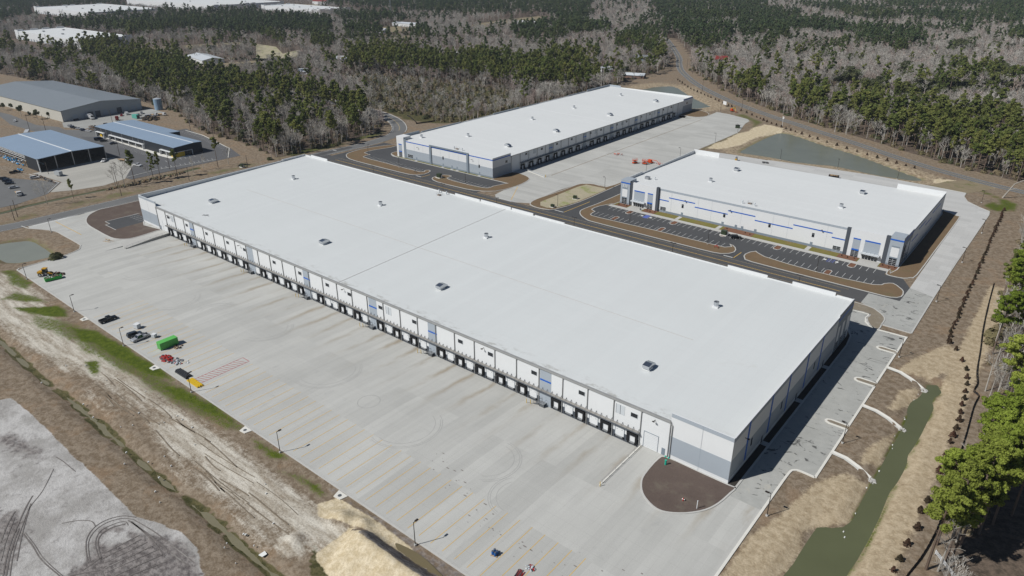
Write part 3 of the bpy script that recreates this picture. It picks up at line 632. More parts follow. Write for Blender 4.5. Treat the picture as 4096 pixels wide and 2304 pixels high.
sheet('footpath', [(164.6, 163.6), (299, 163.6), (299, 166.3), (164.6, 166.3)], WALKC, 0.13, 0.3)
sheet('planting_bed', [(166, 166.3), (301.6, 166.3), (301.6, 171.3), (166, 171.3)], TURF, 0.10, 0.3)
for x0, x1 in ((174, 182), (286.5, 294.5)): sheet('footpath', [(x0, 166.2), (x1, 166.2), (x1, 171.35), (x0, 171.35)], WALKC, 0.135, 0.3)
for x0, x1 in ((167, 173.5), (182.5, 189.5), (225.5, 240), (278, 286), (295, 302)): sheet('planting_bed', [(x0, 166.4), (x1, 166.4), (x1, 171.35), (x0, 171.35)], REDM, 0.14, 0.3)
for x in (202, 223.2, 265.2): sheet('footpath', [(x - .9, 166.2), (x + .9, 166.2), (x + .9, 171.35), (x - .9, 171.35)], WALKC, 0.13, 0.3)
islet('planting_bed', [(299.4, 167), (299.4, 161.2), (301.3, 159.9), (306, 160.6), (308.2, 163.2), (309.4, 167.4), (309.5, 200), (309.6, 253), (308.2, 258.4), (301, 263), (301.8, 256), (301.8, 168)], MULCH, nsm=2)
islet('planting_bed', [(86.2, 417), (86.2, 395.2), (92, 394.4), (100, 394.2), (104.6, 400), (105.6, 408), (99, 417.6), (90, 421)], MULCH, nsm=2)
islet('planting_bed', [(130.6, 141.2), (129.2, 145.6), (129.2, 153.3), (130.7, 169.4), (131, 183.8), (133, 187.8), (138, 190.6), (146.4, 190.6), (148.0, 203.9), (149.5, 201), (149.7, 180), (149.6, 159), (146.6, 141.6), (142.6, 138.6), (137, 138), (132.6, 139.2)], MULCH, nsm=2)
sheet('planting_bed', [(133.6, 146), (137, 141.5), (142, 140.8), (146, 144.5), (148.6, 158), (148.9, 186), (146, 187.6), (135, 187.2), (133.6, 180)], ISLG, 0.15, 0.2)
# two-lane road beyond, with gravel shoulder
NER = smooth_path([(-190, 890), (-140, 812), (-78, 712), (-52, 662), (-24, 613), (10, 566), (24, 548), (45, 524), (74, 494.5), (98, 473), (142, 438.5), (170, 420), (202, 398.5), (227, 382), (254, 363), (283, 345), (311, 331.5), (340, 322), (420, 300), (600, 262)], 6)
struct('road', MB().strip(NER, 7.6, 0.0), ASPHO)
sheet('gravel_lot', [(286, 307), (300, 305), (305, 303), (316, 324), (308, 329.5), (300, 331), (292, 322)], DRYG, -0.03, 0.1)
def lane(path, w, mat, z=0.012, name='road_marking'): return struct(name, MB().strip(path, w, z), mat)
for d in (0.15, -0.15): lane(offset(NER, d), 0.14, PYELF)
for d in (3.4, -3.4): lane(offset(NER, d), 0.12, PWHITE)
for d in (0.2, -0.2): lane(offset(W_ROAD[72:], d), 0.16, PYELF)
lane(offset(W_ROAD, 4.4), 0.14, PWHITE); lane(offset(W_ROAD[:60], -4.4), 0.14, PWHITE)
m = MB()
for y in (131.9, 132.25): m.poly([(-20, y, .014), (290, y, .014), (290, y + .16, .014), (-20, y + .16, .014)])
struct('road_marking', m, PYEL)
m = MB()
for y in (128.3, 135.9): m.poly([(-22, y, .014), (292, y, .014), (292, y + .13, .014), (-22, y + .13, .014)])
struct('road_marking', m, PYELF)
m = MB()                                                 # stop bars
for x0, x1, y0, y1 in ((-41.5, -37.6, 146.5, 147.1), (46.2, 50.6, 139.2, 139.8), (146.9, 152.3, 140.3, 140.9), (239.5, 243.6, 137.7, 138.3), (109, 121, 137.0, 137.5), (308.9, 309.5, 142.2, 146.2), (-36.3, -35.6, -37, -12)): m.poly([(x0, y0, .016), (x1, y0, .016), (x1, y1, .016), (x0, y1, .016)])
m.poly([(-36.6, -12.3, .016), (-35.9, -12.3, .016), (-34.6, -26, .016), (-35.3, -26, .016)]); struct('road_marking', m, PWHITE)
m = MB()
for x0, y0, x1, y1 in ((152.6, 140.8, 153.5, 163), (244.0, 138, 244.2, 146), (51, 139.6, 51.3, 146), (107, 160, 119, 139.5), (304, 146.3, 309, 146.3), (-34, -27.5, -5, -27.2)):
    m.strip([(x0, y0), (x1, y1)], 0.32, .016)
struct('road_marking', m, PYEL)
# parking stall lines
m = MB(); s = lambda x, y0, y1: m.poly([(x - .07, y0, .012), (x + .07, y0, .012), (x + .07, y1, .012), (x - .07, y1, .012)])
for k in range(14): s(-9 + k * 2.75, 147.6, 152.4) if k < 13 else None
for k in range(8): s(24 + k * 2.7, 146.9, 151.2)
for k in range(12): s(66 + k * 2.6, 145.8, 150.4)
for x in [166.5 + 2.75 * k for k in range(4)] + [181 + 2.75 * k for k in range(8)] + [206.5 + 2.75 * k for k in range(11)]: s(x, 147.3, 152.0)
for x in [256 + 2.75 * k for k in range(9)] + [283.6 + 2.75 * k for k in range(6)]: s(x, 146.6, 151.3)
for x in [167.5 + 2.75 * k for k in range(4)] + [182 + 2.75 * k for k in range(8)] + [206.5 + 2.75 * k for k in range(8)] + [233 + 2.75 * k for k in range(8)] + [258 + 2.75 * k for k in range(10)] + [289.5 + 2.75 * k for k in range(3)]: s(x, 158.8, 163.4)
struct('parking_marking', m, PWHITE)
m = MB()
for k in range(5): m.poly([(-13.6 + 2.7 * k, -1.8, .136), (-13.45 + 2.7 * k, -1.8, .136), (-13.45 + 2.7 * k, 3, .136), (-13.6 + 2.7 * k, 3, .136)])
struct('parking_marking', m, PWHITE)
for k0, x0 in ((0, 187.2), (1, 276.2)):
    m = MB(); m.poly([(x0, 158.8, .014), (x0 + 2.6, 158.8, .014), (x0 + 2.6, 163.3, .014), (x0, 163.3, .014)]) if k0 == 0 else [m.strip([(x0 + .1, 158.9 + i * .8), (x0 + 2.5, 159.7 + i * .8)], .18, .014) for i in range(5)]
    if k0: m.strip([(x0, 158.8), (x0, 163.3)], .16, .014).strip([(x0 + 2.6, 158.8), (x0 + 2.6, 163.3)], .16, .014)
    struct('parking_marking', m, PBLUE)
    struct('parking_marking', MB().poly([(x0 - 1.7, 160.2, .014), (x0 - .5, 160.2, .014), (x0 - .5, 161.6, .014), (x0 - 1.7, 161.6, .014)]).poly([(x0 + 3.2, 160.2, .014), (x0 + 4.4, 160.2, .014), (x0 + 4.4, 161.6, .014), (x0 + 3.2, 161.6, .014)]), PWHITE)
# trailer stalls of the long yard
m = MB()
for k in range(59):
    x = 274.2 - 3.66 * k + 14.6
    if 84 < x < 289 and not (153 < x < 160): m.poly([(x - .08, -60.2, .014), (x + .08, -60.2, .014), (x + .08, -42.0, .014), (x - .08, -42.0, .014)])
struct('parking_marking', m, PYEL)
m = MB(); x0, x1, y0, y1 = 154.7, 158.4, -58.6, -41.8
for a, b in (((x0, y0), (x0, y1)), ((x1, y0), (x1, y1)), ((x0, y1), (x1, y1)), ((x0, y0), (x1, y0))): m.strip([a, b], .18, .016)
for k in range(13): m.strip([(x0, y0 + 1.2 * k), (x1, y0 + 1.2 * k + 1.4)], .16, .016)
struct('parking_marking', m, PRED)
m = MB()
for k in range(9): m.strip([(136.5 + k * 1.3, 254.2), (137.9 + k * 1.3, 250.9)], .2, .016)
m.strip([(136, 254.3), (148, 254.3)], .2, .016); struct('parking_marking', m, PRED)
# tyre marks left by turning lorries
def arc(cx, cy, r, a0, a1, n=24, sx=1.0): return [(cx + sx * r * math.cos(R(a0 + (a1 - a0) * i / n)), cy + r * math.sin(R(a0 + (a1 - a0) * i / n))) for i in range(n + 1)]
TYM = M('rubber_tyre_mark', (0.375, 0.37, 0.35), 0.85, amt=0.16, s1=0.4, s2=2)
m = MB()
for cx, cy, r, a0, a1 in ((142.5, -25.5, 9.6, -80, 70), (182, -29, 10.8, -95, 62), (222.5, -33.5, 10.5, -100, 60), (96, -34, 9, -70, 80), (118, -30, 8, 100, 215), (60, -28, 10, -90, 40), (250, -30, 9, -60, 90), (266, -36, 8, 150, 260)):
    for dr in (0, 0.55, 2.0): m.strip(arc(cx, cy, r - dr, a0 + random.uniform(-8, 8), a1 + random.uniform(-10, 10)), 0.14, .0165)
m.strip([(206 + 3.2 * math.cos(t / 20 * 6.28), -32.4 + 3.4 * math.sin(t / 20 * 6.28)) for t in range(21)], 0.2, .0165)
m.xform(lambda p: (p[0], p[1], p[2] - 1.2 * max(0.0, (p[1] + 30) / 30)))
struct('tyre_mark', m, TYM)
m = MB()
for k in range(60):                                     # dropped clods along the haul line
    f = random.random(); x = 238 + f * 68 + random.gauss(0, 1.2); y = -36 - 12 * math.sin(f * 3.0) + random.gauss(0, 1.6); r = random.uniform(.05, .2)
    if y > -60: m.poly([(x + r * (1.5 if k % 3 else 3) * math.cos(a), y + r * math.sin(a), .018) for a in np.linspace(0, 6.28, 7)[:-1]])
struct('dirt_mark', m, M('dropped_clods', (0.24, 0.22, 0.20), 0.95, amt=0.2))
# west side: lots, sheds' yard, access road
sheet('parking_lot', [(-300, -80), (-150, -20), (-104, 1.5), (-86, -12), (-79, -30), (-84, -80), (-120, -160), (-320, -160)], ASPHO, -0.01)
sheet('concrete_yard', [(-137, -2), (-120, 0.5), (-104, 2), (-88, -10), (-82, 0), (-78, 14), (-82, 28), (-110, 46), (-138, 46)], concrete('dusty_apron', (0.40, 0.385, 0.345), 6, 6, 'y', amt=0.1), 0.004)
sheet('parking_lot', [(-232, 47), (-140, 47), (-112, 46), (-84, 29), (-78, 30), (-77, 100), (-98, 106), (-156, 115), (-180, 118), (-182, 100), (-212, 60)], asphalt('lot_asphalt', (0.115, 0.115, 0.117)), -0.008)
sheet('parking_lot', [(-252, 56), (-232, 47), (-205, 64), (-208, 70), (-230, 72)], ASPHO, -0.005)
sheet('footpath', [(-211, 66.3), (-118, 66.5), (-106, 67.5), (-102.8, 72), (-101, 80), (-104.5, 80), (-105, 70.4), (-211, 70.4)], WCONC, 0.05, 0.2)
sheet('road', [(-460, 30), (-343, 46.2), (-300, 40), (-240, 44), (-200, 40), (-170, 46), (-170, 52), (-232, 58), (-262, 60), (-283, 52), (-343, 54), (-470, 42)], ASPHO, -0.004)
sheet('concrete_yard', [(-276.5, 68), (-258, 62), (-240, 70), (-238, 120), (-253, 138), (-279, 138)], concrete('grey_apron', (0.33, 0.33, 0.31), 6, 6, 'y', amt=0.1), 0.002)
m = MB()
for k in range(22): m.strip([(-173.6 + 3.3 * k, 113.9 - max(0, k - 7) * .55), (-173.2 + 3.3 * k, 109.3 - max(0, k - 7) * .55)], .16, .012)
for k in range(12): m.strip([(-86.4 + .55 * k, 52.5 + 2.75 * k), (-90.8 + .55 * k, 53.8 + 2.75 * k)], .16, .012)
for k in range(7): m.strip([(-103.5 + .3 * k, 60 + 3 * k + 3), (-99 + .3 * k, 59 + 3 * k + 3)], .16, .012)
for k in range(26): m.strip([(-198 + 3.0 * k, 60.6), (-197.5 + 3.0 * k, 65.4)], .16, .012)
for k in range(16): m.strip([(-168 + 3.4 * k, -6 + .3 * k), (-167 + 3.4 * k, -11 + .3 * k)], .16, .012)
struct('parking_marking', m, PWHITE)
kerb([(-175, 114.8), (-150, 114.6), (-100, 105.8), (-78.4, 92)], False, 0.35, mat=WCONC); kerb([(-137, -3.6), (-118, -1.2), (-104, .6), (-88, -11)], False, 0.35)
kerb([(-84, 30), (-86.5, 50), (-79.5, 84.5)], False, 0.3, mat=WCONC)
# drain inlets along the yard edge and riprap
for i, (x, y) in enumerate(((86, -62.7), (138.5, -62.9), (190.2, -62.9), (231.5, -63.0), (277.2, -62.8))):
    struct('drain_inlet', MB().prism([(x - 1.7, y + .9), (x + 1.7, y + .9), (x + 1.2, y - 1.1), (x - 1.0, y - 1.3)], -.3, .08).prism([(x + .5 * math.cos(a), y - .2 + .5 * math.sin(a)) for a in np.linspace(0, 6.28, 11)[:-1]], .07, .1, 1), [WCONC, DSTEEL])
def rubble(name, label, cat, cx, cy, cz, rx, ry, n, rs, mat, hgt=0.4):
    m = MB()
    for k in range(n):
        a, q = random.uniform(0, 6.28), math.sqrt(random.random()); x, y = cx + rx * q * math.cos(a), cy + ry * q * math.sin(a); z = cz + hgt * (1 - q) * random.random(); r = rs * random.uniform(.6, 1.4)
        ring = lambda h, s: [(x + r * s * random.uniform(.7, 1.2) * math.cos(b), y + r * s * random.uniform(.7, 1.2) * math.sin(b), z + h * r) for b in np.linspace(0, 6.28, 6)[:-1]]
        m.loft([ring(-.5, .8), ring(.1, 1.0), ring(.6, .5)], random.randint(0, len(mat) - 1) if isinstance(mat, list) else 0)
    return tag(m.build(name, mat), label, cat, kind='stuff')
for x, y, w in ((330.6, 78.0, 'upstream'), (330.3, 52.6, 'middle'), (329.7, 25.0, 'downstream')):
    rubble('riprap', 'pale broken stone at the foot of the ' + {'upstream': 'flume farthest up the canal', 'middle': 'middle of the three white flumes', 'downstream': 'flume nearest the photo bottom'}[w], 'riprap', x, y, -0.95, 1.0, 1.1, 38, .26, ROCK)

# ruts of the earth movers on the sand lot and the verge
RUT = bed('wet_rut_soil', (0.17, 0.153, 0.143), (0.29, 0.27, 0.25)); RUTB = bed('brown_rut_soil', (0.21, 0.17, 0.125), (0.31, 0.265, 0.205)); m = MB()
for q in ([(880, 1300), (865, 1110), (930, 980), (1060, 890), (1230, 845), (1370, 860)], [(905, 1300), (890, 1110), (960, 990), (1080, 910), (1230, 870), (1340, 880)], [(1000, 1280), (960, 1130), (1000, 1010), (1110, 940), (1250, 900), (1290, 940)], [(1020, 1280), (985, 1120), (1020, 1030), (1120, 965), (1260, 925)],
          [(1050, 1220), (1400, 1040)], [(1000, 1290), (1420, 1080)], [(1050, 1320), (1480, 1110)], [(1060, 1370), (1530, 1150)], [(1050, 1420), (1600, 1180)], [(1150, 1449), (1640, 1230)], [(1300, 1449), (1680, 1300)], [(900, 1340), (1030, 1260)], [(820, 1400), (960, 1310)],
          [(1290, 890), (1480, 1020), (1700, 1200), (1900, 1350)], [(1340, 880), (1560, 1010), (1780, 1180), (1960, 1320)], [(1320, 900), (1500, 1060), (1660, 1250)], [(230, 1020), (330, 1150), (420, 1290), (600, 1449)], [(250, 1010), (350, 1140), (445, 1280), (630, 1449)],
          [(30, 1449), (80, 1200), (160, 980), (260, 760), (330, 640)], [(100, 1449), (140, 1200), (220, 960), (300, 760), (430, 590), (540, 370)], [(60, 1449), (110, 1200), (190, 970)], [(170, 1300), (230, 1000), (310, 720)], [(10, 1300), (60, 1100), (150, 860)], [(0, 1120), (70, 940), (150, 800)], [(620, 920), (800, 890), (920, 900), (960, 950)], [(560, 250), (640, 300), (760, 400)], [(1050, 1449), (980, 1400), (700, 1449)]):
    m.strip(smooth_path(Z(0, 3, q, -.15), 5), random.uniform(.15, .32), -.11)
struct('tyre_mark', m, RUT)
m = MB()
for k in range(26):
    x, y, L = random.uniform(128, 226), random.uniform(-80.5, -72), random.uniform(6, 26); a = random.uniform(-.05, .05); z = -.02
    m.strip([(x + L * f, y + a * L * f + .4 * math.sin(f * 3 + k)) for f in np.linspace(0, 1, 6)], random.uniform(.15, .35), z)
struct('tyre_mark', m, RUTB)
# ------------------------------------------------------------ buildings
def P_(name, mb, mat, parent, label=None, **k):
    o = mb.build(name, mat, parent, **k)
    if label: o['label'] = label
    return o
class Face:
    """a wall plane: u along it, w outwards, z up, mapped into the parent's space"""
    def __init__(s, o, du, dw): s.o, s.du, s.dw = o, du, dw
    def __call__(s, p): return (s.o[0] + s.du[0] * p[0] + s.dw[0] * p[1], s.o[1] + s.du[1] * p[0] + s.dw[1] * p[1], p[2])
def put(F, name, mb, mat, parent, label=None, **k): return P_(name, mb.xform(F), mat, parent, label, **k)

CANOPY = M('slate_canopy_steel', (0.11, 0.12, 0.135), 0.5, 0.2, amt=0.1)
def make_dock_door(F, parent, u, sealed):
    m = MB()
    if sealed:
        m.box(u, u + .62, 0.02, .55, -.1, 2.95, 0).box(u + 2.58, u + 3.2, 0.02, .55, -.1, 2.95, 0).box(u, u + 3.2, 0.02, .62, 2.15, 2.95, 0)
        d = put(F, 'dock_door', MB().box(u + .62, u + 2.58, .02, .10, .02, 2.15, 0), WHITE, parent)
        put(F, 'dock_seal', m, BLACK, d)
        put(F, 'dock_leveller', MB().box(u + .55, u + 2.65, .02, .42, -.36, .02, 0), STEEL, d)
        put(F, 'dock_bumper', MB().box(u + .35, u + .7, .02, .66, -.5, .1, 0).box(u + 2.5, u + 2.85, .02, .66, -.5, .1, 0), BLACK, d)
    else:
        d = put(F, 'dock_door', MB().box(u, u + 2.7, .02, .08, .02, 2.75, 0).box(u + .35, u + .75, .08, .10, 1.95, 2.05, 1).box(u + 1.9, u + 2.3, .08, .10, 1.95, 2.05, 1), [WHITE, DGREY], parent)
        put(F, 'door_frame', MB().box(u - .12, u, .02, .12, -.1, 2.87).box(u + 2.7, u + 2.82, .02, .12, -.1, 2.87).box(u - .12, u + 2.82, .02, .12, 2.75, 2.87), MGREY, d)
        put(F, 'dock_leveller', MB().box(u + .1, u + 2.6, .02, .36, -.30, .02, 0), STEEL, d)
        put(F, 'dock_bumper', MB().box(u - .1, u + .25, .02, .40, -.5, .05, 0).box(u + 2.45, u + 2.8, .02, .40, -.5, .05, 0), BLACK, d)
    return d
def stairs(F, parent, u, sgn=1):
    """steel dock stair: landing at u, flight runs along the wall"""
    st = put(F, 'dock_stair', MB().box(u, u + 1.7, .05, 1.5, -.12, 0.0), STEEL, parent)
    m = MB()
    for k in range(7):
        x0 = u - (k + 1) * .30 if sgn > 0 else u + 1.7 + k * .30
        m.box(x0, x0 + .32, .1, 1.45, -.12 - (k + 1) * .165, -.06 - (k + 1) * .165)
    put(F, 'tread', m, STEEL, st)
    sx = u - 2.2 if sgn > 0 else u + 3.9; tx = u if sgn > 0 else u + 1.7
    m = MB()
    for w in (.1, 1.45):
        m.rod((tx, w, -.1), (sx, w, -1.22), .07).rod((tx, w, .95), (sx, w, -.15), .04).rod((sx, w, -1.22), (sx, w, -.15), .04).rod((tx, w, 0), (tx, w, .95), .04)
    m.rod((u, 1.45, .95), (u + 1.7, 1.45, .95), .04).rod((u + 1.7 if sgn > 0 else u, .1, .95), (u + 1.7 if sgn > 0 else u, 1.45, .95), .04)
    for q in (u, u + 1.7): m.rod((q, 1.45, -1.2), (q, 1.45, .95), .045)
    m.poly([(u, 1.42, -1.2), (u + 1.7, 1.42, -1.2), (u + 1.7, 1.42, -.1), (u, 1.42, -.1)])
    put(F, 'railing', m, DSTEEL, st)
    return sx
def wall_light(F, parent, u, z):
    put(F, 'wall_light', MB().box(u - .08, u + .08, .02, .9, z - .05, z + .05).box(u - .32, u + .32, .75, 1.15, z - .08, z + .06), BRONZE, parent)
def window(F, parent, u0, u1, z0, z1, cols=1, rows=1, fw=.09, d=.06, name='window'):
    w = put(F, name, MB().box(u0, u1, .01, d * .4, z0, z1), GLASS, parent)
    m = MB(); m.box(u0 - fw, u0, .01, d, z0 - fw, z1 + fw).box(u1, u1 + fw, .01, d, z0 - fw, z1 + fw).box(u0, u1, .01, d, z0 - fw, z0).box(u0, u1, .01, d, z1, z1 + fw)
    for c in range(1, cols): x = u0 + (u1 - u0) * c / cols; m.box(x - fw / 2, x + fw / 2, .01, d, z0, z1)
    for r in range(1, rows): z = z0 + (z1 - z0) * r / rows; m.box(u0, u1, .01, d * .9, z - fw / 2, z + fw / 2)
    put(F, 'frame', m, LOUVRE, w)
    return w
def dock_facade(F, parent, p0, pitch, nb, pattern, panels, gz, wins, louv, lights, stair_at, base=-1.25, canopy=True):
    """pattern: per bay a string of door kinds at slots 0/1 (s sealed, p plain, g grey panel)"""
    u_a, u_b = p0 + pitch, p0 + pitch * (nb - 1)
    for k in range(nb + 1):
        u = p0 + k * pitch; m = MB().rod((u, .16, base if 0 < k < nb else 0), (u, .16, gz - .15), .13, sides=8).box(u - .2, u + .2, .0, .34, gz - .75, gz - .2)
        put(F, 'rain_pipe', m, GUTTER, parent)
    for k, pt in pattern.items():
        u = p0 + k * pitch
        for s_, ch in enumerate(pt):
            uu = u + (.75 if s_ == 0 else 4.75)
            if ch == 's': make_dock_door(F, parent, uu, True)
            elif ch == 'p': make_dock_door(F, parent, uu + .25, False)
    for u0, u1 in panels:
        pl = put(F, 'accent_panel', MB().box(u0, u1, .0, .035, base, gz - .35), LGREY, parent)
        put(F, 'stripe', MB().box(u0, u1, .0, .05, 6.95, 7.5), BLUE, pl)
    m = MB(); cuts = sorted(panels); segs = []; a = u_a
    for c0, c1 in cuts: segs.append((a, c0)); a = c1
    segs.append((a, u_b))
    for a, b in segs: m.box(a, b, 0, .018, base, 1.2)
    put(F, 'dark_base_band', m, DGREY, parent)
    if canopy:
        c = put(F, 'dock_canopy', MB().box(u_a - .4, u_b, .05, 1.05, 3.92, 4.0, 1).box(u_a - .4, u_b, 1.05, 1.22, 3.78, 4.06, 0), [CANOPY, CANTOP], parent)
        m = MB(); n = int((u_b - u_a) / 1.684)
        for k in range(n + 1):
            u = u_a + .3 + k * (u_b - u_a - .6) / n
            m.rod((u - .22, .05, 4.02), (u, .08, 4.75), .04, sides=4).rod((u + .22, .05, 4.02), (u, .08, 4.75), .04, sides=4).rod((u, .06, 4.72), (u, .95, 4.05), .04, sides=4)
        put(F, 'canopy_brackets', m, DSTEEL, c)
    for u in wins: window(F, parent, u, u + 2.0, 7.7, 8.95)
    for u in louv:
        w = put(F, 'louvre', MB().box(u, u + 1.2, .01, .05, 6.9, 9.8).box(u + 1.32, u + 2.6, .01, .05, 6.9, 9.8), LOUVRE, parent)
        put(F, 'frame', MB().box(u - .07, u, .01, .08, 6.9, 9.8).box(u + 1.2, u + 1.32, .01, .08, 6.9, 9.8), DGREY, w)
    for u in lights: wall_light(F, parent, u, 9.65)
    for u, sg in stair_at: stairs(F, parent, u, sg)

def round_fan(parent, x, y, z):
    b = P_('roof_fan', MB().box(x - 1.05, x + 1.05, y - 1.05, y + 1.05, z - .2, z + .42), WHITE, parent)
    m = MB(); ring = lambda r, h: [(x + r * math.cos(a), y + r * math.sin(a), z + h) for a in np.linspace(0, 6.283, 21)[:-1]]
    m.loft([ring(.82, .4), ring(.86, 1.9), ring(.78, 1.9), ring(.74, 1.55)], 0, False); m.f.append(tuple(range(len(m.v) - 20, len(m.v)))); m.m.append(1)
    P_('drum', m, [BRIGHT, DSTEEL], b)
def hood_fan(parent, x, y, z, rz=0.0):
    f = lambda p: (x + p[0] * math.cos(rz) - p[1] * math.sin(rz), y + p[0] * math.sin(rz) + p[1] * math.cos(rz), z + p[2])
    b = P_('roof_hood', MB().box(-1.1, 1.1, -1.1, 1.1, -.2, .55).xform(f), WHITE, parent)
    m = MB(); pr = [(-1.5, .6), (-1.5, 1.55), (.4, 1.85), (2.1, 1.35), (2.6, .85), (2.4, .7)]
    m.loft([[(-1.1, p[0], p[1]) for p in pr], [(1.1, p[0], p[1]) for p in pr]]); m.rod((.9, 1.9, .0), (.9, 1.9, .8), .05)
    P_('hood', m.xform(f), BRIGHT, b)
def small_stack(parent, x, y, z):
    P_('roof_stack', MB().rod((x, y, z - .1), (x, y, z + 1.1), .28, .22, 8).rod((x, y, z + 1.1), (x, y, z + 1.5), .42, .3, 8), LOUVRE, parent)
def hatch(parent, x, y, z):
    h = P_('roof_hatch', MB().box(x - .8, x + .8, y - .6, y + .6, z - .1, z + .45), DEBRIS, parent); m = MB()
    for a in (-1.1, 1.1):
        for b in (-.9, .9): m.rod((x + a, y + b, z), (x + a, y + b, z + 1.15), .04)
    for h_ in (.6, 1.15):
        m.rod((x - 1.1, y - .9, z + h_), (x + 1.1, y - .9, z + h_), .03).rod((x - 1.1, y + .9, z + h_), (x + 1.1, y + .9, z + h_), .03).rod((x - 1.1, y - .9, z + h_), (x - 1.1, y + .9, z + h_), .03)
    P_('guard_rail', m, STEEL, h)

# ---- A: the long warehouse -----------------------------------------------------------------
LA, WA = 302.6, 96.7
A_ = thing('warehouse', 'largest white warehouse, filling the middle of the photo, with a long row of truck docks', 'warehouse', (0, 0, 0))
roofz = lambda y: 11.30 + y / WA * 1.95
m = MB()
m.poly([(16.6, 0, -1.4), (286, 0, -1.4), (286, 0, 11.0), (16.6, 0, 11.0)])
m.box(0, 16.6, -.02, .35, -.3, 13.7).box(286.05, LA, -.02, .35, -.3, 13.7)
m.box(0, .3, .35, WA, -.3, 13.5).box(LA - .3, LA, .35, WA, -.3, 13.5).box(.3, LA - .3, WA - .3, WA, -.3, 13.55)
P_('wall', m, WHITE, A_)
P_('roof', MB().poly([(.3, .1, 11.3), (LA - .3, .1, 11.3), (LA - .3, WA - .3, roofz(WA)), (.3, WA - .3, roofz(WA))]), ROOFA, A_)
m = MB().box(151.1, 151.35, .4, WA - .4, 11.2, 11.35).xform(lambda p: (p[0] + 1.4 - 1.4 * p[1] / WA, p[1], p[2] + p[1] / WA * 1.95)); P_('roof_joint', m, M('joint_cover', (0.36, 0.35, 0.33), .7, amt=.1), A_)
m = MB().box(29, 272, 40.4, 40.55, 0, .03).xform(lambda p: (p[0], p[1], roofz(p[1]) + p[2])); P_('roof_seam', m, M('roof_seam_dirt', (0.45, 0.42, 0.38), .8, amt=.12, s1=.3), A_)
P_('roof_gutter', MB().box(16.62, 286.03, -.42, .25, 10.85, 11.33), GUTTER, A_)
m = MB()
for x0, x1, z in ((0, 5.8, 13.9), (6.0, 20.8, 14.6), (119.5, 135.3, 14.4), (136, 154.2, 14.6), (154.8, 167, 14.5), (168, 184, 14.0), (258, 273, 14.4), (281.9, 296.5, 14.6), (297, LA, 13.9)): m.box(x0, x1, WA - .32, WA + .02, 12.9, z)
for y0, y1, z in ((81, WA - .3, 14.2),): m.box(LA - .32, LA + .02, y0, y1, 12.9, z).box(-.02, .32, y0, y1, 12.9, z)
P_('parapet', m, WHITE, A_)
P_('parapet_cap', MB().box(LA - .36, LA + .06, -.02, 81, 13.5, 13.6).box(-.06, .36, -.02, 81, 13.5, 13.6), WHITE, A_)
FA = Face((0, 0), (1, 0), (0, -1))
for x0, x1 in ((0, 16.6), (286.05, LA)):
    P_('accent_band', MB().box(x0, x1, -.06, -.02, 12.6, 13.7).box(x0, x1, -.06, -.02, 1.15, 6.8), LGREY if x0 == 0 else LGREY, A_)
pat = {1: 'sp', 2: 'sp', 3: 's', 4: 'ps', 5: 'ps', 6: 'ps', 7: 'ps', 8: 'ps', 9: ' p', 10: 'sp', 11: 'sp', 12: 'sp', 13: 's', 14: 'ps', 15: 'pp', 16: 'sp', 17: 'sp', 18: ' s', 19: 'ps', 20: 'ps', 21: 'p', 22: 'sp', 23: 'sp', 24: 'sp', 25: 'sp', 26: 'sp', 27: ' s', 28: 'ps', 29: 'ps', 30: 'ps'}
pan = [(46.6, 50.6), (92.9, 97.0), (130.9, 135.0), (168.9, 173.0), (198.3, 202.3), (244.3, 248.3)]
dock_facade(FA, A_, 16.6, 8.42, 32, pat, [], 11.3, [26.4, 43.2, 60.2, 77.1, 89.9, 111, 127.9, 144.7, 157.4, 174.1, 190.9, 211.8, 224.3, 241.1, 257.8, 274.5], [30.0, 178, 270], [28.4, 87.9, 155.5, 222.6, 281.6], [])
for (u0, u1), sg in zip(pan, (1, 1, 1, 1, 1, 1)):
    pl = put(FA, 'accent_panel', MB().box(u0, u1, .0, .04, -1.3, 10.9), LGREY, A_)
    if u0 != 92.9: put(FA, 'stripe', MB().box(u0, u1, .0, .055, 6.95, 7.5), BLUE, pl)
    put(FA, 'service_door', MB().box(u0 + 1.3, u0 + 2.3, .03, .07, 0, 2.1), LGREY, A_)
    stairs(FA, A_, u0 + .9, 1)
g = put(FA, 'drive_in_door', MB().box(278.9, 283, .01, .06, .05, 4.9, 0), WHITE, A_)
m = MB()
for k in range(1, 10): m.box(278.95, 282.95, .055, .075, .05 + k * .485, .09 + k * .485)
put(FA, 'door_panel_lines', m, LGREY, g); put(FA, 'door_frame', MB().box(278.75, 278.9, .01, .10, 0, 5.05).box(283, 283.1, .01, .1, 0, 5.05).box(278.9, 283, .01, .1, 4.9, 5.05), MGREY, g)
put(FA, 'service_door', MB().box(284.2, 285.2, .01, .05, .05, 2.15), MGREY, A_); put(FA, 'service_door', MB().box(17.2, 18.1, .01, .05, .05, 2.15), MGREY, A_)
put(FA, 'drive_in_door', MB().box(20.3, 24.2, .01, .05, .05, 4.9).box(20.2, 20.3, .01, .09, 0, 5.0, 1), [WHITE, MGREY], A_)
put(FA, 'rain_pipe', MB().rod((286.6, .2, .3), (286.6, .2, 10.2), .14, sides=8).rod((286.6, .2, 10.2), (285.6, .25, 11.2), .14, sides=8), GUTTER, A_)
m = MB()
for u in (285.7, 286.6): m.rod((u, .25, .35), (u, .6, .05), .22, sides=8)
put(FA, 'drain_shoe', m, TEAL, A_)
for xj in (8.3, 294.6): put(FA, 'wall_joint', MB().box(xj, xj + .05, .06, .068, 0, 13.6), MGREY, A_)
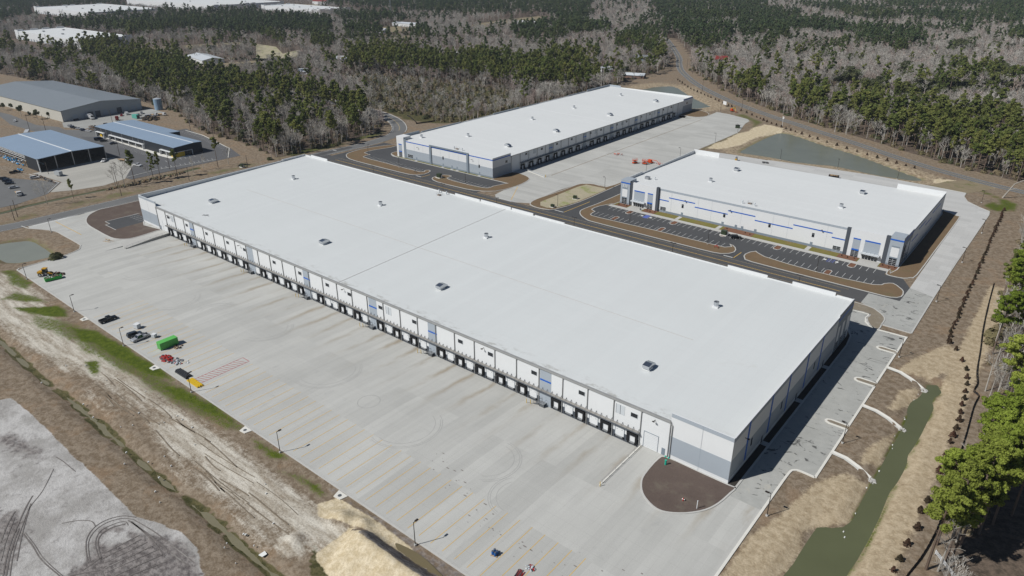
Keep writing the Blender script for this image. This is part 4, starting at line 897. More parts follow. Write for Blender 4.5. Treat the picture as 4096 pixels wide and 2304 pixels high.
# shaded east wall: grey fields, blue ribs, corner windows
FE = Face((LA, 0), (0, 1), (1, 0))
m = MB().box(.4, 80.3, .0, .025, 1.2, 6.8).box(.4, 80.3, .0, .025, 12.2, 13.4)
put(FE, 'accent_band', m, LGREY, A_)
for u in (9.8, 25.0, 38.0, 53.0, 66.0): put(FE, 'blue_rib', MB().box(u - .55, u + .55, 0, .05, 1.1, 13.3), BLUE, A_)
put(FE, 'corner_panel', MB().box(81.0, 97, .0, .05, 9.2, 14.1).box(81, 82.5, 0, .05, 0, 9.2).box(85, 87, 0, .05, 0, 9.2).box(90, 92, 0, .05, 0, 9.2), MGREY, A_)
put(FE, 'stripe', MB().box(81, 97, .0, .07, 11.6, 12.3), BLUE, A_)
for u in (82.7, 87.4, 92.4): window(FE, A_, u, u + 2.3, .3, 3.4, 2, 4)
for u in (12.5, 33.5, 60.5): put(FE, 'slit_window', MB().box(u, u + .9, .03, .06, 4.0, 6.4), GLASS, A_)
for u in (21.2, 47.2, 71.2): put(FE, 'service_door', MB().box(u - .5, u + .5, .02, .06, .1, 2.2), DGREY, A_)
wall_light(FE, A_, 7.5, 9.6)
FWW = Face((0, WA), (0, -1), (-1, 0)); put(FWW, 'accent_band', MB().box(0, WA - .2, .0, .025, 1.2, 6.8), LGREY, A_)
for x, y in ((33.4, 65.2), (101.4, 65.1), (167.1, 64.8), (268, 65)): round_fan(A_, x, y, roofz(y))
for x, y in ((33.7, 19.4), (118.3, 19.7), (185.7, 19), (269.1, 18)): hood_fan(A_, x, y, roofz(y))
hatch(A_, 113.1, 92, roofz(92)); small_stack(A_, 109.9, 95.2, 13.2); small_stack(A_, 114.9, 95.2, 13.2)
m = MB().rod((45.6, 7.9, 11.6), (49.6, 8.2, 11.6), .1, sides=4).rod((46.4, 6.8, 11.6), (47.6, 9.2, 11.6), .1, sides=4).rod((47.6, 7.2, 11.6), (48.4, 8.8, 11.6), .08, sides=4)
tag(m.build('pipe_offcut', STEEL), 'small crossed grey pipes lying on the roof of the largest warehouse', 'pipes')

# ---- B: rear warehouse with its docks on the shaded side -----------------------------------
BX, BY, BL, BW = 4.7, 163.1, 253.7, 81.1
B_ = thing('warehouse', 'white warehouse at the top centre, its dock wall in shade and long axis pointing away', 'warehouse', (0, 0, 0))
x1, y1 = BX + BW, BY + BL
rb = lambda x: 11.45 - (x - BX) / BW * 1.4
m = MB().box(BX + 8.3, x1 - .3, BY, BY + .3, -.3, 11.5).box(x1 - .3, x1, BY, BY + 16.6, -.3, 11.9).box(x1 - .3, x1, BY + BL - 16.6, BY + BL, -.3, 11.6)
m.box(BX, BX + .3, BY + .3, y1, -.3, 11.9).box(BX + .3, x1 - .3, y1 - .3, y1, -.3, 11.7); m.poly([(x1, BY + 16.6, -1.4), (x1, y1 - 16.6, -1.4), (x1, y1 - 16.6, 10.0), (x1, BY + 16.6, 10.0)])
P_('wall', m, WHITE, B_)
P_('roof', MB().poly([(BX + .3, BY + .3, rb(BX)), (x1, BY + .3, rb(x1)), (x1, y1 - .3, rb(x1)), (BX + .3, y1 - .3, rb(BX))]), ROOFB, B_)
P_('corner_tower', MB().box(BX, BX + 6.6, BY - .3, BY + 6, -.3, 13.3), WHITE, B_); P_('dark_pier', MB().box(BX + 6.62, BX + 8.28, BY - .15, BY + 1, -.3, 12.2), MGREY, B_)
m = MB()
for y0, yy, z in ((BY + 6.05, BY + 20, 13.2), (BY + 22, BY + 60, 12.3), (BY + 95, BY + 125, 12.5), (BY + 127, BY + 150, 12.0), (BY + 190, BY + 215, 12.3), (BY + 218, y1, 13.0)): m.box(BX - .02, BX + .32, y0, yy, 11, z)
m.box(BX, BX + 12, y1 - .32, y1 + .02, 11, 13)
P_('parapet', m, LGREY, B_)
FB = Face((0, BY), (1, 0), (0, -1))
put(FB, 'grey_field', MB().box(13, x1, .0, .02, 1.0, 6.0), LGREY, B_); put(FB, 'dark_base_band', MB().box(13, x1, .0, .03, -.2, 1.0), MGREY, B_)
put(FB, 'blue_band', MB().box(13, 34.4, .0, .03, 10.55, 11.1).box(67.2, x1, 0, .03, 10.5, 11.05), BLUE, B_)
pf = put(FB, 'portal_frame', MB().box(34.4, 36, .0, .5, 0, 12.1).box(65.6, 67.2, .0, .5, 0, 12.1).box(36, 65.6, 0, .5, 11.35, 12.1), MGREY, B_)
put(FB, 'stripe', MB().box(36, 65.6, .0, .06, 10.5, 11.35), BLUE, pf)
for xj in (20.5, 28.4, 43.5, 51, 58.5, 75): put(FB, 'wall_joint', MB().box(xj, xj + .06, .0, .034, 1, 10.4), LGREY, B_)
FT = Face((0, BY - .3), (1, 0), (0, -1))
put(FT, 'accent_panel', MB().box(6.4, 9.4, .0, .04, 4.2, 8.0), LGREY, B_); put(FT, 'stripe', MB().box(6.4, 9.4, .0, .05, 8.0, 8.65).box(6.4, 9.4, 0, .05, 3.45, 4.2), BLUE, B_)
window(FT, B_, 6.4, 9.3, .2, 3.4, 3, 4); window(FB, B_, 14.3, 18.9, .1, 3.0, 4, 3, name='window')
for u in (45.3, 74.9): put(FB, 'slit_window', MB().box(u, u + 1.0, .03, .06, 4.7, 6.6).box(u - .08, u + 1.08, .02, .05, 6.6, 6.7, 1), [GLASS, WHITE], B_)
for u in (21.8, 45.2, 52.7, 56.9, 75.0): put(FB, 'service_door', MB().box(u, u + 1.05, .03, .08, 0, 2.15), MGREY, B_)
for u in (24, 70): wall_light(FB, B_, u, 8.9)
FBE = Face((x1, 0), (0, 1), (1, 0))
put(FBE, 'grey_field', MB().box(BY, BY + 16.6, .0, .03, 0, 6.0).box(y1 - 16.6, y1, 0, .03, 0, 6.0), LGREY, B_); put(FBE, 'blue_band', MB().box(BY, BY + 16.6, .0, .03, 10.35, 10.95).box(y1 - 16.6, y1, 0, .03, 10.4, 11), BLUE, B_)
put(FBE, 'window', MB().box(174.6, 176.6, .02, .06, 6.8, 8.3), GLASS, B_); put(FBE, 'window', MB().box(406, 408, .02, .06, 6.8, 8.3), GLASS, B_)
pb = {}; panB = [(217.7, 221.8), (256.1, 260.0), (290.0, 294.0), (323.6, 327.7), (357.5, 361.5)]
for k in range(1, 25):
    u = 180 + 8.45 * k; q = 'sp'
    for a, b in panB:
        if a < u + 3.4 and b > u: q = ' ' + q[1]
        if a < u + 7.9 and b > u + 4.3: q = q[0] + ' '
    pb[k] = q
dock_facade(FBE, B_, 180, 8.45, 25, pb, panB, 10.0, [193.6, 209.2, 225.3, 241.7, 264, 277, 298, 311, 332, 345, 366, 379], [201.8, 270.5, 305, 352], [224, 313], [(u0 + .6, -1) for u0, _ in panB])
P_('roof_gutter', MB().box(x1, x1 + .35, BY + 16.7, y1 - 16.7, 9.75, 10.12), GUTTER, B_)
P_('roof_joint', MB().box(BX + .4, x1 - .1, 296.6, 296.8, 0, .06).xform(lambda p: (p[0], p[1], rb(p[0]) + p[2])), WHITE, B_)
for x, y in ((14.8, 175.5), (34.9, 197.9), (35.8, 265), (35.5, 317.7), (36, 385.3)): round_fan(B_, x, y, rb(x))
for x, y in ((70.4, 195), (69.9, 246.6), (69.7, 314), (69.9, 382.3)): hood_fan(B_, x, y, rb(x), -1.57)
hatch(B_, 51.5, 169.8, rb(51)); small_stack(B_, 49.3, 169.5, rb(50)); small_stack(B_, 56, 169.5, rb(56))

# ---- C: right-hand warehouse, numbered entrance ---------------------------------------------
CX0, CX1, CY0, CY1 = 167.0, 301.5, 172.3, 254.8
C_ = thing('warehouse', 'white warehouse with blue dashes on its front and the number 323 on a corner tower', 'warehouse', (0, 0, 0))
rc = lambda y: 11.2 - (y - CY0) / (CY1 - CY0) * 1.5
m = MB().box(188.8, 279, CY0, CY0 + .3, -.3, 11.9).box(173.7, 187.3, CY0 - .7, CY0 + .3, -.3, 12.2).box(280.5, 294.6, CY0 - .7, CY0 + .3, -.3, 12.2)
m.box(CX0, CX0 + .3, CY0 + 4, CY1, -.3, 11.6).box(CX1 - .3, CX1, CY0 + 16, CY1, -.3, 11.6).box(CX1 - .3, CX1, CY0 + .3, CY0 + 16, -.3, 12.3).box(CX0 + .3, CX1 - .3, CY1 - .3, CY1, -.3, 9.7)
P_('wall', m, WHITE, C_)
P_('roof', MB().poly([(CX0 + .3, CY0, rc(CY0)), (CX1 - .3, CY0, rc(CY0)), (CX1 - .3, CY1, rc(CY1)), (CX0 + .3, CY1, rc(CY1))]), ROOFB, C_)
m = MB().box(CX0, CX0 + 16, CY1 - .32, CY1 + .02, 9, 12.2).box(CX1 - 22, CX1, CY1 - .32, CY1 + .02, 9, 12.2).box(CX0 - .02, CX0 + .32, CY0 + 4, CY0 + 20, 11, 12.4); P_('parapet', m, WHITE, C_)
for x0, xx in ((CX0, 172.4), (296.4, CX1)):
    P_('corner_tower', MB().box(x0, xx, CY0 - 1.3, CY0 + 5, -.3, 12.9), LGREY, C_)
for x0, xx in ((172.42, 173.68), (187.32, 188.78), (279.02, 280.48), (294.62, 296.38)): P_('dark_pier', MB().box(x0, xx, CY0 - .9, CY0 + .4, -.3, 12.35), DGREY, C_)
FC = Face((0, CY0), (1, 0), (0, -1)); FN = Face((0, CY0 - .7), (1, 0), (0, -1)); FTW = Face((0, CY0 - 1.3), (1, 0), (0, -1))
put(FC, 'top_band', MB().box(188.8, 279, 0, .03, 10.95, 11.9), LGREY, C_); put(FC, 'dark_base_band', MB().box(188.8, 279, 0, .04, -.2, .95), MGREY, C_)
for i, (a, b) in enumerate(((188.8, 194.2), (194.2, 208.3), (208.3, 225.3), (225.3, 238.6), (238.6, 256.2), (256.2, 273.3), (273.3, 279))):
    z = 7.85 if i % 2 else 6.0; put(FC, 'blue_dash', MB().box(a, b, 0, .05, z, z + .5), BLUE, C_)
for u in (201.4, 223.2, 245.2, 264.9): put(FC, 'slit_window', MB().box(u, u + 1.05, .01, .06, 4.4, 6.3).box(u - .06, u + 1.1, .01, .07, 5.75, 5.85, 1), [GLASS, LGREY], C_)
for u in (201.4, 222.8, 229.5, 232.6, 239.0, 264.7): put(FC, 'service_door', MB().box(u, u + 1.1, .02, .09, 0, 2.05), MGREY, C_)
for u in (198.2, 221.5, 263.8): wall_light(FC, C_, u + 5, 8.7)
for u in (195.6, 210, 217, 232, 247, 254, 271): put(FC, 'wall_joint', MB().box(u, u + .05, 0, .032, .95, 10.9), LGREY, C_)
window(FC, C_, 189.9, 192.9, .1, 2.7, 2, 4); window(FC, C_, 274.5, 277.6, .1, 2.7, 2, 4)
for e0, s0, s1 in ((174.8, 182.6, 185.6), (286.9, 282.2, 285.2)):
    en = put(FN, 'entrance', MB().box(e0, e0 + 6.1, .01, .04, 0, 2.3), GLASS, C_)
    m = MB()
    for k in range(6): m.box(e0 + k * 1.22 - .06, e0 + k * 1.22 + .06, .04, .1, 0, 2.3)
    for z in (.75, 1.5): m.box(e0, e0 + 2.2, .04, .09, z, z + .09).box(e0 + 3.9, e0 + 6.1, .04, .09, z, z + .09)
    put(FN, 'frame', m, WHITE, en)
    cn = put(FN, 'entrance_canopy', MB().box(e0 - 1.0, e0 + 6.9, .05, 1.9, 2.75, 3.15), LOUVRE, C_)
    m = MB()
    for k in range(5): x = e0 - .3 + k * 1.6; m.poly([(x, .03, 3.9), (x + .7, .03, 3.15), (x - .7, .03, 3.15)]).rod((x, .05, 3.8), (x, 1.7, 3.15), .05, sides=4)
    put(FN, 'tie_rods', m, WHITE, cn)
    put(FN, 'accent_panel', MB().box(e0, e0 + 6.1, .0, .05, 3.2, 7.9), LGREY, C_); put(FN, 'stripe', MB().box(e0, e0 + 6.1, 0, .07, 7.9, 8.5), BLUE, C_)
    put(FN, 'accent_panel', MB().box(s0, s1, .0, .05, 3.7, 7.95), LGREY, C_); put(FN, 'stripe', MB().box(s0, s1, 0, .07, 7.95, 8.5).box(s0, s1, 0, .07, 3.0, 3.7), BLUE, C_)
    window(FN, C_, s0, s1, .1, 3.0, 2, 5)
for t0 in (168.0, 297.4):
    put(FTW, 'stripe', MB().box(t0 - 1, t0 + 4.1 + (.3 if t0 < 200 else 0), 0, .05, 11.1, 11.75), BLUE, C_); put(FTW, 'accent_panel', MB().box(t0, t0 + 3.05, 0, .05, 4.0, 8.2), WHITE, C_)
    put(FTW, 'recess_head', MB().box(t0, t0 + 3.05, 0, .06, 8.2, 8.85).box(t0, t0 + 3.05, 0, .06, 3.3, 4.0), MGREY, C_); window(FTW, C_, t0, t0 + 3.0, .3, 3.3, 2, 4)
    put(FTW, 'tower_base', MB().box(t0 - .95, t0 - .1, 0, .03, -.2, 1.0).box(t0 + 3.1, t0 + 4.0, 0, .03, -.2, 1.0), MGREY, C_)
fc = bpy.data.curves.new('tower_number', 'FONT'); fc.body = '323'; fc.size = 1.75; fc.extrude = 0.06; fc.align_x = 'CENTER'; fc.space_character = 1.1; fc.offset = 0.03
fo = bpy.data.objects.new('tower_number', fc); C.objects.link(fo); bpy.context.view_layer.update(); nm_ = bpy.data.meshes.new_from_object(fo.evaluated_get(bpy.context.evaluated_depsgraph_get())); bpy.data.objects.remove(fo)
nm_.materials.clear(); nm_.materials.append(WHITE)
fo = bpy.data.objects.new('tower_number', nm_); C.objects.link(fo); fo.parent = C_; fo.location = (169.6, CY0 - 1.40, 9.35); fo.rotation_euler = (R(90), 0, 0)
FCE = Face((CX1, 0), (0, 1), (1, 0))
put(FCE, 'corner_panel', MB().box(CY0 - 1.2, CY0 + 15.5, .0, .05, 8.5, 12.4).box(CY0 + 1, CY0 + 2.2, 0, .05, 0, 8.5).box(CY0 + 6, CY0 + 7.5, 0, .05, 0, 8.5).box(CY0 + 11.5, CY0 + 13, 0, .05, 0, 8.5), MGREY, C_)
put(FCE, 'stripe', MB().box(CY0 - 1.2, CY0 + 15.5, 0, .07, 10.9, 11.6), BLUE, C_); put(FCE, 'top_band', MB().box(CY0 + 16, CY1, 0, .03, 10.7, 11.6), MGREY, C_)
for a, b, z in ((188.6, 200, 6.0), (200.5, 214, 8.3), (214.5, 227, 6.0), (227.5, 245, 8.3)): put(FCE, 'blue_dash', MB().box(a, b, 0, .05, z, z + .55), BLUE, C_)
for u in (CY0 + 2.4, CY0 + 7.7): window(FCE, C_, u, u + 3, .3, 3.2, 2, 4)
for x, y in ((174.2, 185.5),): P_('roof_unit', MB().box(x - 1.1, x + 1.1, y - 1, y + 1, rc(y) - .2, rc(y) + 1.4), STEEL, C_)
for x, y in ((201.7, 203), (267.5, 202)): round_fan(C_, x, y, rc(y))
for x, y in ((203, 232.8), (268.7, 232.6)): hood_fan(C_, x, y, rc(y))
hatch(C_, 232.5, 179.6, rc(180)); small_stack(C_, 235.6, 177.6, rc(178)); small_stack(C_, 229.5, 178, rc(178)); small_stack(C_, 177.8, 187, rc(187))

# ---- west buildings --------------------------------------------------------------------------
ROT = R(2.2)
E_ = thing('open_shed', 'big open-sided shed with a low blue-grey metal roof at the left edge', 'shed', (-136, 2.4, 0), ROT)
def gable(L, W, he, hr, t=.25, over=.3):
    m = MB(); pr = [(-over, he), (W / 2, hr), (W + over, he), (W + over, he - t), (W / 2, hr - t), (-over, he - t)]
    return m.loft([[(over, p[0], p[1]) for p in pr], [(-L, p[0], p[1]) for p in pr]])
P_('roof', gable(78, 39.5, 8.1, 8.95), BLUEROOF, E_); P_('ridge_cap', MB().box(-78.1, .35, 19.4, 20.1, 8.9, 9.08), WHITE, E_)
m = MB().box(-18, -.5, -.1, .1, 0, 8).box(-78, -77.8, 0, 39.5, 0, 8).box(-78, -.4, 39.3, 39.5, 0, 8); P_('wall', m, CLAD, E_)
m = MB()
for x in np.arange(-77, 1, 7.0): m.box(x - .2, x + .2, -.2, .2, 0, 7.9) if x < -18 else None
for y in (0.05, 9.8, 19.7, 29.6, 39.2): m.box(-.25, .2, y - .2, y + .2, 0, 8.0 + (.8 if 15 < y < 25 else .2))
P_('post', m, STEEL, E_); P_('eave_rails', MB().box(-78, -18, -.15, 0, 5.6, 5.9).box(-78, -18, -.15, 0, 6.6, 6.9).box(-78, -18, -.15, 0, 7.4, 7.6).box(-78, -18, -.15, 0, 4.2, 4.4), WHITE, E_)
P_('corner_post', MB().box(-.25, .3, -.25, .25, 0, 8.1), WHITE, E_)
F_ = thing('office_building', 'long black-clad building with blue-grey roof, white portal frames and yellow corner', 'building', (-104.7, 70.6, 0), ROT)
m = MB(); pr = [(-.3, 6.6), (13.6, 7.3), (19.6, 6.95), (19.6, 6.7), (13.6, 7.05), (-.3, 6.35)]
m.loft([[(.3, p[0], p[1]) for p in pr], [(-41, p[0], p[1]) for p in pr]]); pr = [(-.3, 6.6), (13.6, 7.3), (28, 6.5), (28, 6.25), (13.6, 7.05), (-.3, 6.35)]
m.loft([[(-41, p[0], p[1]) for p in pr], [(-106, p[0], p[1]) for p in pr]]); P_('roof', m, BLUEROOF, F_); P_('ridge_cap', MB().box(-106, .3, 13.3, 13.9, 7.2, 7.4), WHITE, F_)
P_('wall', MB().prism([(0, 0), (0, 19.3), (-41, 19.3), (-41, 27.7), (-105.7, 27.7), (-105.7, 0)], 0, 6.4), CLAD, F_)
FF = Face((0, 0), (1, 0), (0, -1))
for u in (-98, -90.5, -83, -68, -53, -45.5, -38): put(FF, 'panel_joint', MB().box(u, u + .35, 0, .06, 0, 6.3), STEEL, F_)
for a, b, yl in ((-104, -92.5, True), (-85, -38, False), (-16.5, 0, False)):
    m = MB().box(a, b, .05, 1.5, 3.1, 3.4).box(a, a + .4, .05, 1.5, 0, 3.1).box(b - .4, b, .05, 1.5, 0, 3.1)
    n = int((b - a) / 8)
    for k in range(1, n): x = a + (b - a) * k / n; m.box(x - .2, x + .2, 1.1, 1.5, 0, 3.1)
    pfm = put(FF, 'portal_frame', m, WHITE, F_); put(FF, 'shopfront', MB().box(a + .4, b - .4, .02, .06, .2, 3.0), GLASS, pfm)
put(FF, 'yellow_panel', MB().box(-100.5, -97.5, .06, .3, 0, 3.0).box(-4.5, 0, .06, .3, 0, 3.0), YEL, F_)
put(Face((0, 0), (0, 1), (1, 0)), 'yellow_panel', MB().box(0, 6.5, .02, .3, 0, 3.0), YEL, F_)
put(Face((0, 0), (0, 1), (1, 0)), 'portal_frame', MB().box(0, 12, .3, .5, 3.1, 3.4).box(11.6, 12, .02, .5, 0, 3.1), WHITE, F_); put(Face((0, 0), (0, 1), (1, 0)), 'shopfront', MB().box(6.5, 11.6, .02, .08, .2, 3), GLASS, F_)
D_ = thing('storage_shed', 'long grey-roofed shed with roller doors at the upper left', 'shed', (-277.5, 69.3, 0), R(2.6))
m = MB(); pr = [(-.4, 8.6), (31.5, 11.9), (64, 8.6), (64, 8.3), (31.5, 11.6), (-.4, 8.3)]
m.loft([[(.4, p[0], p[1]) for p in pr], [(-164, p[0], p[1]) for p in pr]]); P_('roof', m, GREYROOF, D_)
P_('front_wall', MB().box(-163.5, 0, 0, .25, 0, 8.4), BEIGE, D_)
m = MB().box(-163.5, 0, 63.3, 63.55, 0, 8.4); m.poly([(0, 0, 0), (0, 63.5, 0), (0, 63.5, 8.4), (0, 31.6, 11.7), (0, 0, 8.4)]); m.poly([(-163.4, 0, 0), (-163.4, 63.5, 0), (-163.4, 63.5, 8.4), (-163.4, 31.6, 11.7), (-163.4, 0, 8.4)]); P_('wall', m, GREYW, D_)
FD = Face((0, 0), (0, 1), (1, 0))
for i, u in enumerate((7.5, 13.4, 19.4, 25.2, 31, 36.8, 42.5, 48, 54, 59)):
    dk = i in (2, 3, 6); put(FD, 'roller_door', MB().box(u, u + 4.0, .03, .08, .1 if i else 1.2, 4.6), DGREY if dk else LGREY, D_)
    if i == 0: put(FD, 'door_gap', MB().box(u, u + 4, .02, .05, 0, 1.2), BLACK, D_)

def far_shed(name, label, cat, c0, L, W, h, rz, wallm=WHITE, roofm=ROOFB, towers=True):
    o = thing(name, label, cat, c0, rz)
    P_('wall', MB().box(0, L, 0, .4, 0, h).box(0, L, W - .4, W, 0, h).box(0, .4, .4, W - .4, 0, h).box(L - .4, L, .4, W - .4, 0, h), wallm, o)
    P_('roof', MB().poly([(.4, .4, h - .7), (L - .4, .4, h - .7), (L - .4, W - .4, h - .4), (.4, W - .4, h - .4)]), roofm, o)
    if towers:
        m = MB()
        for a, b in ((0, 12), (L / 2 - 15, L / 2 - 2), (L / 2 + 2, L / 2 + 15), (L - 12, L)): m.box(a, b, -.5, .2, 0, h + 1.6)
        for a, b in ((0, 12), (W / 2 - 14, W / 2 - 3), (W / 2 + 3, W / 2 + 14), (W - 12, W)): m.box(L - .2, L + .5, a, b, 0, h + 1.6).box(-.5, .2, a, b, 0, h + 1.6)
        P_('parapet_tower', m, wallm, o)
        m = MB()
        for k in range(int(W / 14)): m.box(L + .5, L + .56, 5 + k * 14, 8 + k * 14, 3, 6)
        P_('window', m, GLASS, o)
        m = MB()
        for k in range(int(L / 10)): m.box(4 + k * 10, 7 + k * 10, -.56, -.5, 0, 3.4)
        P_('dock_door', m, LGREY, o)
        m = MB()
        for k in range(3):
            for j in range(2): m.box(L * (.2 + .3 * k), L * (.2 + .3 * k) + 3, W * (.3 + .4 * j), W * (.3 + .4 * j) + 3, h - .6, h + 1)
        P_('roof_unit', m, STEEL, o)
    return o
far_shed('warehouse', 'distant white warehouse on its own, nearest of the far white group at upper left', 'warehouse', (-991, 275, 0), 224, 72, 12, R(1.5))
far_shed('warehouse', 'distant low white warehouse second from the top left, behind dark pines', 'warehouse', (-1564, 503, 0), 277, 148, 13, R(0.5))
far_shed('warehouse', 'most distant and longest white warehouse touching the top edge at left', 'warehouse', (-1690, 766, 0), 408, 190, 13, R(1.5))
far_shed('warehouse', 'small distant white warehouse beside the pale open ground, right of the far group', 'warehouse', (-1240, 872, 0), 235, 78, 10, R(-2))
def house(label, x, y, rz, L=12, W=9, h=3.2, rh=2.6, roofm_=None, wm=None):
    o = thing('house', label, 'house', (x, y, 0), rz); m = MB().box(-L / 2, L / 2, -W / 2, W / 2, 0, h)
    for s in (-1, 1): m.poly([(s * L / 2, -W / 2, h), (s * L / 2, W / 2, h), (s * L / 2, 0, h + rh)])
    P_('wall', m, wm or WHITE, o); m = MB(); pr = [(-W / 2 - .5, h - .2), (0, h + rh + .1), (W / 2 + .5, h - .2), (W / 2 + .5, h), (0, h + rh + .35), (-W / 2 - .5, h)]
    m.loft([[(L / 2 + .5, *p) for p in pr], [(-L / 2 - .5, *p) for p in pr]]); P_('roof', m, roofm_ or GREYROOF, o)
    P_('window', MB().box(-L / 2 + 1.5, -L / 2 + 3, -W / 2 - .05, -W / 2, 1, 2.3).box(L / 2 - 3, L / 2 - 1.5, -W / 2 - .05, -W / 2, 1, 2.3), GLASS, o)
    P_('door', MB().box(-.5, .5, -W / 2 - .05, -W / 2, 0, 2.1), DGREY, o)
    return o
ROOFR = metal_roof('red_metal_roof', (0.30, 0.05, 0.04)); BLUEW = M('blue_house_wall', (0.16, 0.24, 0.36), .7)
gx = lambda c, r, x, y, z=3: Z(c, r, [(x, y)], z)[0]
house('cream house with a red roof among bare trees at upper right', *gx(2, 0, 2098, 595), R(30), 15, 11, 3.4, 3.2, ROOFR, BEIGE)
house('distant white house with a red roof at the top edge', *gx(1, 0, 675, 30), R(10), 46, 30, 8, 8, ROOFR)
house('blue-grey house in the bare woods left of the two-lane road', *gx(2, 0, 1300, 585), R(20), 18, 11, 3.6, 3, None, BLUEW)
house('low house with a patched white and rust roof behind the far pond', *gx(2, 0, 1225, 750), R(15), 24, 10, 3, 1.6, LOUVRE, M('brown_siding', (0.2, .13, .1), .8))
house('pale house half hidden at the right end of the pine belt', *gx(2, 0, 940, 695), R(60), 14, 9, 3.2, 2.6, LOUVRE)
house('small ruined white cabin alone in the scrub clearing', *gx(1, 0, 480, 715), R(35), 10, 8, 3, 2.6, LOUVRE)
house('white gabled house behind the middle of the pine belt', *gx(1, 0, 870, 600), R(50), 15, 10, 4, 3.2, LOUVRE)
house('low white farm shed with open bays left of the woods', -520, 325, R(-12), 62, 26, 4.5, 2.2, LOUVRE)
house('white roofed shed in the pale yard at top centre', *gx(1, 0, 1235, 305), R(5), 34, 18, 4, 2.5, LOUVRE)
house('long flat white shed in the far yard at top centre', *gx(1, 0, 1530, 245), R(5), 60, 20, 5, 1.5, LOUVRE)
house('bright white shed behind pines right of top centre', *gx(2, 0, 250, 235), R(5), 76, 26, 5, 1.5, WHITE)
house('white trailer home among bare trees, centre of the far woods', *gx(1, 0, 2000, 530), R(60), 14, 8, 3, 1.2, LOUVRE)
for i, poly in enumerate(([(0, 440, 0), (200, 470, 0), (270, 540, 0), (430, 500, 0), (420, 590, 0), (300, 600, 0), (0, 640, 0)],)):
    sheet('gravel_lot', [gx(1, 0, a, b, 0) for a, b, _ in poly], ISLG, -0.02, .1)
for c, r, poly in ((1, 0, [(1100, 280), (1300, 270), (1640, 245), (1600, 300), (1300, 330), (1120, 310)]), (1, 0, [(2080, 270), (2240, 235), (2576, 190), (2576, 250), (2300, 280)]), (2, 0, [(0, 190), (270, 160), (400, 235), (100, 260), (0, 240)]),
                   (1, 0, [(210, 30), (480, 45), (660, 40), (640, 70), (430, 90), (220, 70)]), (1, 0, [(880, 100), (1500, 148), (1480, 160), (900, 112)]), (0, 0, [(1200, 480), (1700, 465), (2470, 420), (2480, 440), (1800, 500), (1240, 515)]),
                   (0, 0, [(1970, 690), (2250, 660), (2576, 630), (2576, 650), (2270, 685), (1990, 715)]), (1, 0, [(1270, 350), (1560, 360), (1560, 400), (1280, 400)]), (0, 0, [(1850, 600), (2300, 630), (2576, 610), (2576, 640), (2000, 670), (1870, 640)]), (1, 0, [(0, 590), (350, 585), (350, 602), (0, 620)])):
    sheet('gravel_lot', [gx(c, r, a, b, 0) for a, b in poly], DRYG, -0.02, .1)
# ------------------------------------------------------------ vehicles
def wheels(o, xs, w, r=.38):
    for x in xs:
        for s in (-1, 1):
            m = MB().rod((x, s * (w - .26), r), (x, s * w, r), r, sides=14, mi=0).rod((x, s * (w - .02), r), (x, s * (w + .015), r), r * .58, sides=10, mi=1)
            P_('wheel', m, [TYRE, RIM], o)
def cabin(o, x0, x1, z0, z1, w, rake=(.75, .35), mat=None):
    a, b = x0 + rake[1], x1 - rake[0]; wt = w * .80
    lo = [(x0, -w, z0), (x1, -w, z0), (x1, w, z0), (x0, w, z0)]; hi = [(a, -wt, z1), (b, -wt, z1), (b, wt, z1), (a, wt, z1)]
    P_('window', MB().loft([lo, hi]), GLASS, o)
    m = MB()
    for p, q in zip(lo, hi): m.rod(p, q, .055, sides=5)
    mid = (x0 + x1) / 2 - .15
    for s in (-1, 1): m.rod((mid, s * w, z0), (mid, s * wt, z1), .05, sides=4)
    m.loft([[(a - .05, -wt, z1 - .04), (b + .08, -wt, z1 - .04), (b + .08, wt, z1 - .04), (a - .05, wt, z1 - .04)], [(a, -wt * .94, z1 + .05), (b, -wt * .94, z1 + .05), (b, wt * .94, z1 + .05), (a, wt * .94, z1 + .05)]])
    P_('roof', m, mat, o)
def lamps(o, x, w, z):
    for s in (-1, 1): P_('headlight', MB().box(x - .05, x + .03, s * (w - .32), s * (w - .06), z - .09, z + .09), LOUVRE, o)
